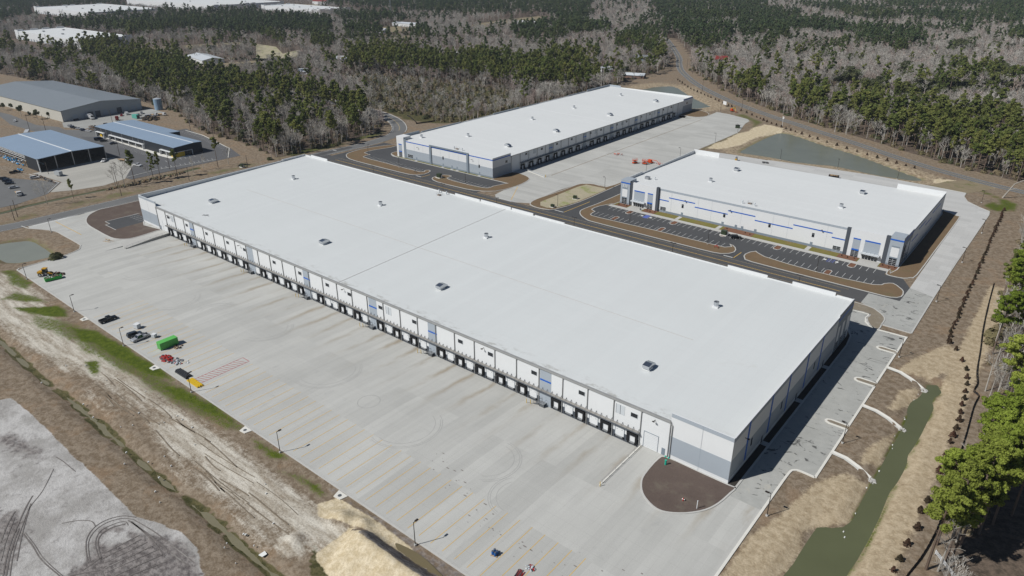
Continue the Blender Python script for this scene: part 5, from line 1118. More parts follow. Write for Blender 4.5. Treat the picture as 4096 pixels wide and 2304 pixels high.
def car(kind, mat, label, x, y, rz, group=None):
    n = {'pickup': 'pickup_truck', 'suv': 'suv', 'sedan': 'car', 'van': 'van', 'flatbed': 'flatbed_truck'}[kind]
    o = thing(n, label, n.replace('_', ' '), (x, y, .02), rz, group)
    if kind == 'pickup':
        w = .98; m = MB()
        pr = [(-2.95, .45), (-2.95, .75), (-.65, .82), (1.25, .86), (1.25, 1.06), (2.75, .98), (2.95, .75), (2.95, .42)]
        m.loft([[(p[0], -w, p[1]) for p in pr], [(p[0], -w * .86, p[1] + .06) for p in pr], [(p[0], w * .86, p[1] + .06) for p in pr], [(p[0], w, p[1]) for p in pr]])
        P_('body', m, mat, o)
        b = MB().box(-2.95, -.7, -w, -w + .09, .7, 1.22).box(-2.95, -.7, w - .09, w, .7, 1.22).box(-2.95, -2.86, -w + .09, w - .09, .7, 1.2).box(-.79, -.7, -w + .09, w - .09, .7, 1.22)
        P_('cargo_bed', b, mat, o); P_('bed_floor', MB().box(-2.86, -.79, -w + .09, w - .09, .70, .83), BLACK, o)
        cabin(o, -.68, 1.5, 1.0, 1.82, w - .06, (.75, .2), mat); wheels(o, (-1.9, 1.9), w, .4); lamps(o, 2.95, w, .8)
        P_('bumper', MB().box(2.9, 3.05, -w, w, .4, .6).box(-3.08, -2.95, -w, w, .42, .6), STEEL, o)
    elif kind in ('suv', 'sedan'):
        L, w, hb, hr = (2.4, .95, 1.0, 1.74) if kind == 'suv' else (2.35, .90, .88, 1.42)
        pr = [(-L, .4), (-L, hb - .1), (-L + .2, hb), (.8, hb + .02), (L - .3, hb - .12), (L, hb - .3), (L, .36)]
        P_('body', MB().loft([[(p[0], -w, p[1]) for p in pr], [(p[0], -w * .88, p[1] + .05) for p in pr], [(p[0], w * .88, p[1] + .05) for p in pr], [(p[0], w, p[1]) for p in pr]]), mat, o)
        cabin(o, -L + (.1 if kind == 'suv' else .5), 1.15, hb, hr, w - .07, (.75, .25 if kind == 'suv' else .6), mat); wheels(o, (-1.4, 1.42), w, .36); lamps(o, L, w, hb - .2)
    elif kind == 'van':
        w = 1.0; pr = [(-2.9, .4), (-2.9, 2.05), (-2.7, 2.2), (1.2, 2.2), (2.1, 1.25), (2.9, 1.05), (2.95, .4)]
        P_('body', MB().loft([[(p[0], -w, p[1]) for p in pr], [(p[0], -w * .9, p[1] + .04) for p in pr], [(p[0], w * .9, p[1] + .04) for p in pr], [(p[0], w, p[1]) for p in pr]]), mat, o)
        P_('window', MB().box(-2.5, 1.1, -w - .01, w + .01, 1.35, 1.95).loft([[(1.3, -w * .85, 2.12), (1.3, w * .85, 2.12)], [(2.1, -w * .9, 1.33), (2.1, w * .9, 1.33)]], cap=False), GLASS, o); wheels(o, (-1.8, 1.8), w, .38); lamps(o, 2.95, w, .8)
    elif kind == 'flatbed':
        w = 1.15; P_('body', MB().box(1.4, 3.6, -w, w, .5, 2.3).box(3.6, 4.6, -w * .8, w * .8, .5, 1.4), mat, o, bevel=.12); P_('window', MB().box(3.5, 3.64, -w * .85, w * .85, 1.4, 2.1), GLASS, o)
        P_('flatbed', MB().box(-4.2, 1.3, -1.2, 1.2, .9, 1.08).box(1.15, 1.3, -1.2, 1.2, 1.08, 2.0), WOOD, o); P_('chassis', MB().box(-4, 4, -.4, .4, .5, .9), DSTEEL, o); wheels(o, (-2.8, -1.7, 3.2), w, .5)
    return o
N_, S_ = R(90), R(-90)
car('pickup', CAR_BLACK, 'black pickup truck alone at the yard edge, nose towards the docks', 94.1, -57.9, N_)
car('suv', CAR_GREY, 'slate grey estate SUV beside the silver pickup by the lamp post', 112.8, -57.2, R(84))
car('pickup', CAR_SILVER, 'silver pickup truck with an open dark bed beside the grey SUV', 116.5, -57.0, R(-87))
car('suv', CAR_BLACK, 'black SUV parked beside the green transformer at the numbered warehouse', 235.4, 160.6, R(35))
for i, (k, mt, lb, x, y, rz) in enumerate((
    ('pickup', CAR_WHITE, 'white pickup truck under the open corner of the blue-roofed shed', -131.5, 37.6, R(-40)), ('sedan', CAR_WHITE, 'white car alone on the access road below the grey shed', -310.4, 46.5, R(-25)),
    ('suv', CAR_NAVY, 'dark car first in the row of parked cars by the debris, farthest left', -249, 65.3, R(20)), ('sedan', CAR_BLACK, 'second dark car from the left in the row by the debris', -245.3, 65.7, R(20)), ('sedan', CAR_SILVER, 'silver car in the middle of the row by the debris', -241.8, 66.2, R(20)),
    ('suv', CAR_NAVY, 'navy car just left of the white one ending the row by the debris', -233.2, 66.2, R(20)), ('sedan', CAR_WHITE, 'white car ending the row of parked cars by the debris', -227.6, 67.4, R(20)), ('sedan', CAR_SILVER, 'silver car parked against the beige end of the grey shed', -257, 66.5, R(30)),
    ('van', CAR_NAVY, 'dark van with windows beside the black office building front', -193.5, 60.5, R(75)), ('sedan', CAR_BLACK, 'black car right next to the dark van at the office front', -186.5, 60.8, R(75)), ('sedan', CAR_NAVY, 'dark navy car alone farther along the office front stalls', -173.6, 61.8, R(75)),
    ('flatbed', CAR_WHITE, 'white truck with a timber load by the shed corner', -122, 46.0, R(20)), ('pickup', CAR_WHITE, 'white pickup with trailer half behind the lone pine', -104, 46.0, R(10)), ('flatbed', CAR_WHITE, 'white lorry parked at the far left yard edge', -97, -22.5, R(-10)),
    ('suv', CAR_BLACK, 'black SUV in the left edge car park, farthest from the shed', -135, -17, R(60)), ('sedan', CAR_BLACK, 'black car in the left edge car park, nearest the lorry', -123, -18.5, R(60)), ('suv', CAR_NAVY, 'navy car in the left edge car park between two black ones', -129.3, -17.5, R(60)),
    ('flatbed', CAR_WHITE, 'white lorry among the scrap at the corner of the grey shed yard', -247, 125.5, R(35)), ('flatbed', CAR_WHITE, 'second white lorry by the tree edge of the grey shed yard', -243, 131, R(20)), ('pickup', CAR_SILVER, 'pale pickup by the last roller door of the grey shed', -262, 123.5, R(-20)), ('sedan', CAR_RED, 'red car below the roller doors of the grey shed', -266, 109, R(-30)))):
    car(k, mt, lb, x, y, rz)
for i, (k, mt, lb, x, y, rz) in enumerate((
    ('suv', CAR_SILVER, 'silver SUV among the brush between the parked row and the office roof', -222, 72, R(40)), ('pickup', CAR_WHITE, 'white pickup nosed into the scrap heap behind the office building', -226, 82, R(-30)), ('sedan', CAR_BLACK, 'black car beside the scrap heap behind the office building', -234, 78, R(15)), ('suv', CAR_TAN, 'tan SUV at the edge of the scrap heap, nearest the red lorry cab', -240, 86, R(70)),
    ('pickup', CAR_SILVER, 'grey pickup between the teal box and the last roller doors', -256, 118, R(0)), ('van', CAR_WHITE, 'white van beside the brush heap in the grey shed yard', -244, 121, R(50)), ('sedan', CAR_WHITE, 'white car parked square to the roller doors of the grey shed', -262, 103, R(170)), ('van', CAR_WHITE, 'white van parked by the sixth roller door of the grey shed', -268, 114, R(170)),
    ('pickup', CAR_BLACK, 'black pickup on the stalls by the shed rails and blue bundles', -146, -8, R(75)), ('suv', CAR_WHITE, 'white SUV on the stalls near the box trailer corner', -124, -5, R(75)), ('sedan', CAR_SILVER, 'silver car at the bottom row of the car park by the ditch', -112, -20, R(75)))):
    car(k, mt, lb, x, y, rz)
rubble('scrap_row', 'row of dumped frames and scrap along the kerb of the open shed apron', 'scrap', -118, -1.5, .1, 15, 1.0, 60, .5, [DEBRIS, DARKM, DSTEEL], .5)
rubble('brush_bank', 'tangled dry brush on the ditch bank below the lone pine', 'brush', -67.5, 34, .1, 3, 24, 160, .7, [MULCH, DARKM, DRYG], .8)
rubble('bundle_row', 'white and tan wrapped goods stacked under the open shed roof', 'bundles', -175, 8, .4, 26, 4, 70, .9, [LOUVRE, WOOD, CAR_TAN], 1.4)
def semi(label, x, y, rz, cab=None, box=True):
    o = thing('lorry', label, 'lorry', (x, y, 0), rz)
    if cab: P_('cab', MB().box(0, 2.2, -1.2, 1.2, .6, 3.4).box(2.2, 3.8, -1.0, 1.0, .6, 1.8), cab, o, bevel=.15); P_('window', MB().box(2.18, 2.24, -1.05, 1.05, 1.9, 2.9), GLASS, o); wheels(o, (-.6, 2.9), 1.2, .52)
    if box: P_('trailer', MB().box(-12.5, -.6, -1.28, 1.28, 1.1, 4.0), CAR_WHITE, o); wheels(o, (-11, -9.7), 1.25, .52)
    return o
semi('white lorry backed into an open dark door of the grey shed', -272.5, 88.2, R(3), CAR_WHITE)
semi('red lorry cab without a trailer in the grey shed yard', -250, 98.5, R(160), CAR_RED, False)
semi('white box trailer standing alone behind the blue-roofed open shed', -240, 30.5, R(-25), None)
o = thing('container', 'teal storage box on the ground in the grey shed yard', 'container', (-247.5, 112, 0), R(8)); P_('body', MB().box(-3.2, 3.2, -1.3, 1.3, .2, 3.0), M('faded_teal', (.10, .36, .30), .6), o); P_('door', MB().box(3.2, 3.26, -1.2, 1.2, .3, 2.9), DSTEEL, o)
o = thing('tank', 'pale blue cylindrical tank behind the far end of the grey shed', 'tank', (-268, 141, 0)); P_('shell', MB().rod((0, 0, 0), (0, 0, 9), 3.2, sides=18), M('tank_blue', (.22, .32, .42), .6), o); P_('lid', MB().rod((0, 0, 9), (0, 0, 9.7), 3.2, .4, 18), LGREY, o)
o = thing('trailer', 'small grey box trailer on the pale apron in front of the open shed', 'trailer', (-119, 6.2, 0), R(15)); P_('body', MB().box(-2.3, 2.3, -1.1, 1.1, .6, 2.9), GREYW, o); wheels(o, (0,), 1.1, .36); P_('hitch', MB().rod((2.3, 0, .6), (3.7, 0, .5), .06), DSTEEL, o)
rubble('scrap_heap', 'scrap and brush heaped between parked cars and the grey shed yard', 'scrap', -228, 76, .3, 17, 4.5, 120, .8, [DEBRIS, DARKM, MULCH, DSTEEL], 1.6)
rubble('brush_heap', 'dark brush heap beside the yard of the grey shed, next to white lorries', 'brush', -236, 118, .3, 9, 6, 90, .9, [DARKM, MULCH, DARKM], 2)
rubble('pipe_bundle', 'bright blue wrapped bundles along the open side of the blue-roofed shed', 'bundles', -180, 1.5, .5, 20, 2.2, 70, .6, [M('wrap_blue', (.02, .30, .62), .4), LOUVRE], 1.2)
rubble('pipe_bundle', 'small blue wrapped bundle on the stalls before the open shed', 'bundles', -151, -3.5, .3, 4, 1.0, 18, .45, [M('wrap_blue_2', (.02, .30, .62), .4)], .6)
rubble('timber_heap', 'pale planks dumped at the corner left of the white box trailer', 'timber', -248, 18, .2, 9, 5, 60, .7, [LOUVRE, WCONC, DEBRIS], .8)
# ------------------------------------------------------------ yard clutter
o = thing('shipping_container', 'bright green shipping container standing on the yard beside scattered pallets', 'container', (128.6, -53.4, .02), N_)
m = MB().box(-3.03, 3.03, -1.22, 1.22, .12, 2.59)
for k in range(20):
    x = -2.9 + k * .305; m.box(x, x + .16, -1.27, -1.22, .25, 2.5).box(x, x + .16, 1.22, 1.27, .25, 2.5)
P_('body', m, GREENP, o); P_('door', MB().box(-3.09, -3.03, -1.15, -.03, .2, 2.5).box(-3.09, -3.03, .03, 1.15, .2, 2.5), GREENP, o); P_('lock_bar', MB().rod((-3.12, -.5, .25), (-3.12, -.5, 2.45), .03).rod((-3.12, .5, .25), (-3.12, .5, 2.45), .03), STEEL, o)
P_('corner_casting', MB().box(-3.1, -2.95, -1.28, -1.1, 0, .15).box(2.95, 3.1, -1.28, -1.1, 0, .15).box(-3.1, -2.95, 1.1, 1.28, 0, .15).box(2.95, 3.1, 1.1, 1.28, 0, .15), DSTEEL, o)
def skip(label, x, y, rz, mat, L=6.0, W=2.3, h=1.3):
    o = thing('skip_container', label, 'skip', (x, y, .02), rz); m = MB()
    m.box(-L / 2, L / 2, -W / 2, -W / 2 + .1, .15, h).box(-L / 2, L / 2, W / 2 - .1, W / 2, .15, h).box(-L / 2, -L / 2 + .1, -W / 2 + .1, W / 2 - .1, .15, h).box(L / 2 - .1, L / 2, -W / 2 + .1, W / 2 - .1, .15, h).box(-L / 2 + .1, L / 2 - .1, -W / 2 + .1, W / 2 - .1, .15, .3)
    P_('hull', m, mat, o); m = MB()
    for k in range(9):
        xx = -L / 2 + .2 + k * (L - .4) / 8; m.box(xx, xx + .12, -W / 2 - .07, -W / 2, .15, h).box(xx, xx + .12, W / 2, W / 2 + .07, .15, h)
    P_('rib', m, mat, o); return o
skip('open green skip heaped with site debris beside the yellow loader', 39.9, -55.9, R(80), DUMPG)
rubble('debris', 'boards and rubble heaped in the green skip', 'debris', 39.8, -55.9, .9, 1.0, 2.8, 60, .42, [DEBRIS, WOOD, LOUVRE, DARKM], .9)
rubble('debris_heap', 'dark rubble pile between the yellow loader and the green skip', 'debris', 37.0, -53.0, .1, 1.6, 2.6, 70, .45, [DEBRIS, DARKM, REDM, DARKM], 1.3)
o = thing('wheel_loader', 'yellow wheel loader with a raised bucket beside the green skip', 'loader', (33.6, -56.2, .02), R(40))
P_('engine_cover', MB().box(-3.0, -.8, -1.0, 1.0, 1.1, 2.1), CATY, o, bevel=.15); P_('cab', MB().box(-.8, .7, -.75, .75, 1.2, 3.2), GLASS, o); P_('cab_roof', MB().box(-.95, .85, -.9, .9, 3.2, 3.38), CATY, o); P_('front_frame', MB().box(.7, 2.2, -.6, .6, .8, 1.7), CATY, o, bevel=.1)
P_('lift_arm', MB().rod((1.3, -.6, 1.6), (3.4, -.6, .9), .16, sides=5).rod((1.3, .6, 1.6), (3.4, .6, .9), .16, sides=5), CATY, o); pr = [(3.3, .25), (3.5, 1.35), (3.7, 1.4), (3.55, .5), (4.5, .2), (4.5, .1)]
P_('bucket', MB().loft([[(p[0], -1.4, p[1]) for p in pr], [(p[0], 1.4, p[1]) for p in pr]]), DSTEEL, o); wheels(o, (-1.9, 1.5), 1.25, .75)
def crate(label, x, y, rz, s=1.15, mat=None):
    o = thing('crate', label, 'crate', (x, y, .02), rz); P_('pallet', MB().box(-s * .55, s * .55, -s * .5, s * .5, 0, .05).box(-s * .55, -s * .4, -s * .5, s * .5, .05, .12).box(s * .4, s * .55, -s * .5, s * .5, .05, .12).box(-.1, .1, -s * .5, s * .5, .05, .12), WOOD, o)
    P_('box', MB().box(-s / 2, s / 2, -s / 2, s / 2, .12, .12 + s * .9), mat or LOUVRE, o, bevel=.04); P_('lid', MB().box(-s * .53, s * .53, -s * .53, s * .53, .12 + s * .9, .17 + s * .9), WHITE, o)
crate('large white wrapped crate on its own behind the grey SUV', 107.8, -53.9, R(20), 1.7); crate('white crate right behind the silver pickup tailgate', 119.0, -53.4, R(25), 1.35)
rubble('valve_parts', 'red iron pipe fittings strewn along the yard edge', 'pipe fittings', 136.2, -57.8, .1, 3.0, 1.6, 55, .42, [RED, RED, DSTEEL], .5); rubble('valve_parts', 'grey and dark pipe fittings beside the red ones', 'pipe fittings', 140.6, -56.6, .1, 2.6, 1.7, 40, .36, [RED, STEEL, DSTEEL, LOUVRE], .4)
rubble('valve_parts', 'white small fittings in a loose line inside the yard', 'pipe fittings', 143.3, -54.6, .05, 1.3, .8, 14, .22, [LOUVRE, WHITE], .2)
HDPE = M('black_plastic_pipe', (.02, .021, .024), .45)
for k, (dx, dy) in enumerate(((0, 0), (0, .75), (.2, 1.55), (.6, -.7))):
    o = tag(MB().rod((146.0 + dx, -59.6 + dy * .7, .38), (152.4 + dx, -59.5 + dy * .7, .38), .34, sides=10).rod((145.98 + dx, -59.6 + dy * .7, .38), (146.1 + dx, -59.6 + dy * .7, .38), .38, sides=10).build('culvert_pipe', HDPE), 'black plastic culvert pipe in the bundle beside the yellow timber', 'pipe', 'black pipes at the yard edge')
m = MB()
for i in range(9):
    for j in range(3): m.box(153.8 + .12 * j, 160.2 + random.uniform(-.4, .4), -60.5 + i * .21, -60.32 + i * .21, .05 + j * .14, .16 + j * .14)
tag(m.build('formwork_stack', YEL), 'low stack of yellow formwork boards beside a lamp post', 'boards')
o = thing('barrel_pallet', 'pallet under the blue barrels near the photo bottom', 'pallet', (272.8, -53.6, .02), R(15)); P_('deck', MB().box(-.75, .75, -.75, .75, .1, .14), WOOD, o); P_('bearer', MB().box(-.75, -.6, -.75, .75, 0, .1).box(-.08, .08, -.75, .75, 0, .1).box(.6, .75, -.75, .75, 0, .1), WOOD, o)
for i, (dx, dy) in enumerate(((-.34, -.34), (.34, -.34), (-.34, .34), (.34, .34))):
    o = thing('barrel', 'blue plastic barrel in the group of four on one pallet', 'barrel', (272.8 + dx, -53.6 + dy, .16), 0, 'four blue barrels on a pallet'); P_('drum', MB().rod((0, 0, 0), (0, 0, .45), .30, .32, 12).rod((0, 0, .45), (0, 0, .92), .32, .29, 12), BARREL, o); P_('lid', MB().rod((0, 0, .92), (0, 0, .95), .27, sides=12), DSTEEL, o)
m = MB()
for k in range(14): m.rod((280.0 + random.uniform(-.3, .3) + k * .12, -56.2 + random.uniform(-.5, .5), .1 + .05 * (k % 3)), (279.4 + k * .12, -53.6 + random.uniform(-.5, .5), .1 + .05 * (k % 3)), .08, sides=5, mi=k % 2)
tag(m.build('steel_rods', [DSTEEL, RED]), 'bundle of dark and red steel rods at the bottom edge', 'rods', None, 'stuff')
rubble('machine_parts', 'small heap of red and black machine parts by the bottom rods', 'machine parts', 281.2, -51.7, .1, 1.2, .8, 26, .25, [RED, DSTEEL, LOUVRE], .4)
rubble('board_heap', 'loose boards lying by the far end of the green container', 'boards', 131.8, -51.6, .05, 1.6, 1.4, 16, .4, [WOOD, DARKM, DEBRIS], .25)
o = thing('sawhorse', 'timber sawhorse with planks near the entrance of the long yard', 'sawhorse', (13.2, -23, .02), R(20)); P_('frame', MB().rod((-1, -.5, 0), (-.8, 0, .9), .06).rod((-1, .5, 0), (-.8, 0, .9), .06).rod((1, -.5, 0), (.8, 0, .9), .06).rod((1, .5, 0), (.8, 0, .9), .06).box(-1.4, 1.4, -.08, .08, .85, 1.0), WOOD, o); P_('plank', MB().box(-2, 2.2, -.9, -.6, .02, .1).box(-1, 2.8, .6, .85, .02, .1), WOOD, o)
def bollard(x, y, z, label, grp=None, h=1.1): 
    o = thing('bollard', label, 'bollard', (x, y, z), 0, grp); P_('post', MB().rod((0, 0, 0), (0, 0, h), .09, sides=8), YEL, o); P_('cap', MB().rod((0, 0, h), (0, 0, h + .06), .09, .03, 8), YEL, o); return o
b0 = bollard(278.6, -20.6, 0, 'yellow bollard at the free end of the right-hand ramp wall', None, 1.4)
for i, u0 in enumerate([46.6, 92.9, 130.9, 168.9, 198.3, 244.3]):
    for dx in (-.9, .2): dup(b0, (u0 + dx - 2.0, -2.6 + .5 * (dx > 0), -1.1), 0, 'yellow bollard of a pair guarding the foot of a dock stair')['group'] = 'bollard pairs at the dock stairs'
o = thing('ramp_wall', 'white-topped retaining wall along the right-hand drive-in ramp', 'wall', (278.25, 0, 0)); P_('wall', MB().box(-.2, .2, -20.2, -.05, -1.3, .12), WCONC, o); m = MB()
for k in range(7): m.rod((.1, -.6 - k * 3.1, .1), (.1, -.6 - k * 3.1, 1.1), .035, sides=4)
m.rod((.1, -.6, 1.1), (.1, -19.8, 1.1), .035, sides=4).rod((.1, -.6, .6), (.1, -19.8, .6), .03, sides=4); P_('handrail', m, STEEL, o)
o = thing('ramp_rail', 'galvanised rail along the left-hand drive-in ramp', 'railing', (24.9, 0, 0)); m = MB()
for k in range(8): m.rod((.1 + .52 * k, -.6 - k * 3, 0), (.1 + .52 * k, -.6 - k * 3, 1.1), .035, sides=4)
P_('post', m, STEEL, o); P_('rail', MB().rod((.1, -.6, 1.1), (3.74, -21.6, 1.1), .035, sides=4).rod((.1, -.6, .6), (3.74, -21.6, .6), .03, sides=4), STEEL, o)
o = thing('ramp_wall', 'low wall with twin rails beside the ramp of the rear warehouse', 'wall', (90.2, 189.2, 0), R(-17)); P_('wall', MB().box(0, 18.6, -.15, .15, -.5, .25), WCONC, o); P_('handrail', MB().rod((0, 0, 1.0), (18.4, 0, 1.0), .05).rod((0, 0, .6), (18.4, 0, .6), .05), LOUVRE, o)
for i, (x, y) in enumerate(((107.6, 185.2), (108.6, 184.2))): dup(b0, (x, y, 0), 0, 'yellow bollard of the pair ending the rear ramp rails')['group'] = 'bollards at the rear ramp'
o = thing('standpipe', 'short white pipe standing in the bare soil bed at the warehouse corner', 'pipe', (300.6, -12.8, .1)); P_('tube', MB().rod((0, 0, 0), (0, 0, 2.3), .11, sides=8), WHITE, o); P_('cap', MB().rod((0, 0, 2.3), (0, 0, 2.36), .13, sides=8), WHITE, o)
def hydrant(label, x, y):
    o = thing('fire_hydrant', label, 'hydrant', (x, y, .1)); P_('barrel', MB().rod((0, 0, 0), (0, 0, .7), .17, .15, 8), RED, o); P_('cap', MB().rod((0, 0, .7), (0, 0, .95), .2, .06, 8), RED, o); P_('nozzle', MB().rod((-.3, 0, .5), (.3, 0, .5), .08, sides=6), STEEL, o)
hydrant('red fire hydrant in the bare soil bed at the near warehouse corner', 296.9, -12.5)
o = thing('drain_riser', 'teal upright drain pipe in the soil bed by the rain pipes', 'pipe', (287.2, -3.2, .1)); P_('tube', MB().rod((0, 0, 0), (0, 0, 1.4), .27, sides=10), TEAL, o); P_('rim', MB().rod((0, 0, 1.35), (0, 0, 1.45), .30, sides=10), TEAL, o)
# transformers, toilets, lifts, signs
def transformer(label, x, y, rz=0, s=1.0):
    o = thing('transformer', label, 'transformer', (x, y, .1), rz); P_('pad', MB().box(-1.6 * s, 1.6 * s, -1.5 * s, 1.5 * s, 0, .25), WCONC, o); P_('cabinet', MB().box(-1.2 * s, 1.2 * s, -1.0 * s, 1.0 * s, .25, 2.1 * s), TRANSF, o, bevel=.05); P_('lid', MB().box(-1.25 * s, 1.25 * s, -1.1 * s, 1.05 * s, 2.1 * s, 2.2 * s), TRANSF, o)
    P_('meter_box', MB().box(1.75 * s, 2.0 * s, -.4, .3, .1, 1.9 * s), STEEL, o)
transformer('dark green transformer in the planted nose beside the black SUV', 229.2, 161.2, 0); transformer('dark green transformer in the brown bed before the rear warehouse', 60.2, 144.9, 0, 1.1)
transformer('small green cabinet on the seeded island, away from the road', 144.8, 161.8, R(20), .8); transformer('small green cabinet at the road corner of the seeded island', 143.6, 143.2, 0, .7); transformer('dark green cabinet on the verge of the west road', -50.5, 85, 0, .9)
def toilet(label, x, y, grp, rz=0):
    o = thing('portable_toilet', label, 'portable toilet', (x, y, .02), rz, grp); P_('cabin', MB().box(-.58, .58, -.58, .58, 0, 2.05), CAR_WHITE, o); P_('roof', MB().loft([[(-.62, -.62, 2.05), (.62, -.62, 2.05), (.62, .62, 2.05), (-.62, .62, 2.05)], [(-.45, -.4, 2.4), (.45, -.4, 2.4), (.45, .4, 2.4), (-.45, .4, 2.4)]]), WHITE, o); P_('door', MB().box(-.4, .4, .58, .61, .1, 1.9), DGREY, o)
for k in range(3): toilet('white portable toilet in the group of three peeping over the roof edge, right-hand group', 215.5 + 1.7 * k, 121.2, 'toilets, right-hand group'); toilet('white portable toilet in the group of three peeping over the roof edge, left-hand group', 65.5 + 1.6 * k, 121.2, 'toilets, left-hand group')
def scissor(label, x, y, rz):
    o = thing('scissor_lift', label, 'lift', (x, y, .02), rz); P_('chassis', MB().box(-1.5, 1.5, -.9, .9, .35, 1.1), ORANGE, o, bevel=.05); wheels(o, (-1.0, 1.0), .95, .4); P_('platform', MB().box(-1.6, 1.6, -.9, .9, 1.9, 2.05), ORANGE, o); m = MB()
    for a in (-1.55, 0, 1.55):
        for b in (-.85, .85): m.rod((a, b, 2.05), (a, b, 3.1), .05, sides=4)
    for h in (2.55, 3.1): m.rod((-1.55, -.85, h), (1.55, -.85, h), .045, sides=4).rod((-1.55, .85, h), (1.55, .85, h), .045, sides=4).rod((-1.55, -.85, h), (-1.55, .85, h), .045, sides=4).rod((1.55, -.85, h), (1.55, .85, h), .045, sides=4)
    P_('guard_rail', m, ORANGE, o); P_('scissor_arm', MB().rod((-1.2, 0, 1.1), (1.2, 0, 1.9), .09, sides=4).rod((1.2, 0, 1.1), (-1.2, 0, 1.9), .09, sides=4), DSTEEL, o)
scissor('orange scissor lift standing apart, left of the other lift in the rear court', 133.4, 243.6, R(70)); scissor('orange lift with a stowed boom, right of the other in the rear court', 139.0, 245.8, R(15))
def boom(label, x, y, rz, up):
    o = thing('boom_lift', label, 'lift', (x, y, 0), rz); P_('chassis', MB().box(-1.5, 1.5, -1.1, 1.1, .4, 1.0), ORANGE, o); wheels(o, (-1.1, 1.1), 1.15, .45); P_('turret', MB().box(-1.6, .8, -.8, .8, 1.0, 2.2), ORANGE, o, bevel=.1); P_('boom', MB().rod((-1, 0, 2.2), (4.5, 0, up), .2, sides=6).rod((4.5, 0, up), (6.5, 0, 1.2), .14, sides=6), YEL if up > 3 else ORANGE, o)
    m = MB().box(6.2, 7.2, -.9, .9, .6, .7)
    for b in (-.9, .9): m.rod((6.2, b, .7), (6.2, b, 1.7), .04).rod((7.2, b, .7), (7.2, b, 1.7), .04).rod((6.2, b, 1.7), (7.2, b, 1.7), .04)
    P_('basket', m, ORANGE, o)
boom('orange boom lift parked on the bare verge beside the two-lane road', 113.5, 434.5, R(-40), 3.8); boom('orange boom stretched behind the right-hand lift towards red hatching', 140.5, 250.5, R(-8), 2.4)
def barrier(label, x, y, rz, grp):
    o = thing('barrier', label, 'barrier', (x, y, .02), rz, grp); P_('board', MB().box(-1, 1, -.04, .04, .55, .8).box(-1, 1, -.04, .04, .95, 1.15), ORANGE, o); P_('leg', MB().rod((-.9, -.4, 0), (-.9, 0, 1.15), .04).rod((-.9, .4, 0), (-.9, 0, 1.15), .04).rod((.9, -.4, 0), (.9, 0, 1.15), .04).rod((.9, .4, 0), (.9, 0, 1.15), .04), LOUVRE, o)
for k, (x, y, a) in enumerate(((112.9, 253.2, 0), (115.5, 252.4, 60), (114.2, 255.4, 20), (117, 255, 90))): barrier('orange and white barrier in the ring around a wet patch of the rear court', x, y, R(a), 'barriers around the court patch')
o = thing('site_sign', 'white site board on two posts beside the two-lane road', 'sign', (99.7, 450.6, 0), R(-35)); P_('board', MB().box(-2.6, 2.6, -.06, .06, 1.4, 4.2), WHITE, o); P_('post', MB().rod((-2.2, .1, 0), (-2.2, .1, 4.2), .09).rod((2.2, .1, 0), (2.2, .1, 4.2), .09), WOOD, o)
o = thing('waste_bin', 'dark waste container on the kerb island at the far end of the rear court', 'bin', (142.6, 378, .1), R(20)); P_('bin', MB().box(-1.6, 1.6, -1.1, 1.1, .1, 2.0), TRANSF, o); P_('lid', MB().box(-1.7, 1.7, -1.2, 1.2, 2.0, 2.15), BLACK, o)
skip('dark skip filled with timber behind the numbered warehouse', 239.6, 288.5, R(10), BLACK, 5.5, 2.4, 1.6); rubble('timber', 'timber offcuts heaped in the dark skip behind the numbered warehouse', 'timber', 239.6, 288.5, 1.3, 2.3, .8, 40, .4, [WOOD, DEBRIS, WOOD], .7)
o = thing('forklift', 'yellow forklift behind the numbered warehouse', 'forklift', (180, 289, .02), R(100)); P_('body', MB().box(-1.4, .9, -.65, .65, .3, 1.4), CATY, o, bevel=.1); P_('mast', MB().box(1.0, 1.15, -.5, -.35, .1, 2.8).box(1.0, 1.15, .35, .5, .1, 2.8), DSTEEL, o); P_('overhead_guard', MB().box(-.9, .8, -.55, .55, 2.1, 2.2).rod((-.8, -.5, 1.4), (-.8, -.5, 2.1), .05).rod((.7, -.5, 1.4), (.7, -.5, 2.1), .05).rod((-.8, .5, 1.4), (-.8, .5, 2.1), .05).rod((.7, .5, 1.4), (.7, .5, 2.1), .05), DSTEEL, o); wheels(o, (-.9, .7), .65, .32)
rubble('pallet_stack', 'dark pallets stacked on the concrete behind the numbered warehouse', 'pallets', 196.2, 295.7, .1, 2.2, 1.6, 26, .5, [DARKM, DSTEEL], .5)
m = MB()
for k in range(3): m.rod((0, 0, 0), (.9, .6 * k - .6, .9), .06, sides=5)
o = thing('backflow_pipes', 'red hydrant pipes in the brown bed at the end of the street-side stalls', 'pipes', (233.5, 143.6, .1)); P_('pipe', MB().rod((-.8, 0, 0), (-.8, 0, .9), .12).rod((-.8, 0, .9), (.8, 0, .9), .12).rod((.8, 0, .9), (.8, 0, 0), .12).rod((0, 0, .9), (.3, .9, 1.3), .1), RED, o); P_('valve_wheel', MB().rod((-.3, 0, 1.2), (.3, 0, 1.2), .2, sides=8), RED, o)
o = thing('backflow_pipes', 'dark bent pipes in the brown bed before the rear warehouse', 'pipes', (41.6, 143.4, .1)); P_('pipe', MB().rod((-1, 0, 0), (-.8, 0, 1.1), .13).rod((-.8, 0, 1.1), (.8, 0, 1.1), .13).rod((.8, 0, 1.1), (1, 0, 0), .13), DSTEEL, o); P_('valve_wheel', MB().rod((0, 0, 1.1), (0, 0, 1.5), .2, sides=8), DSTEEL, o)
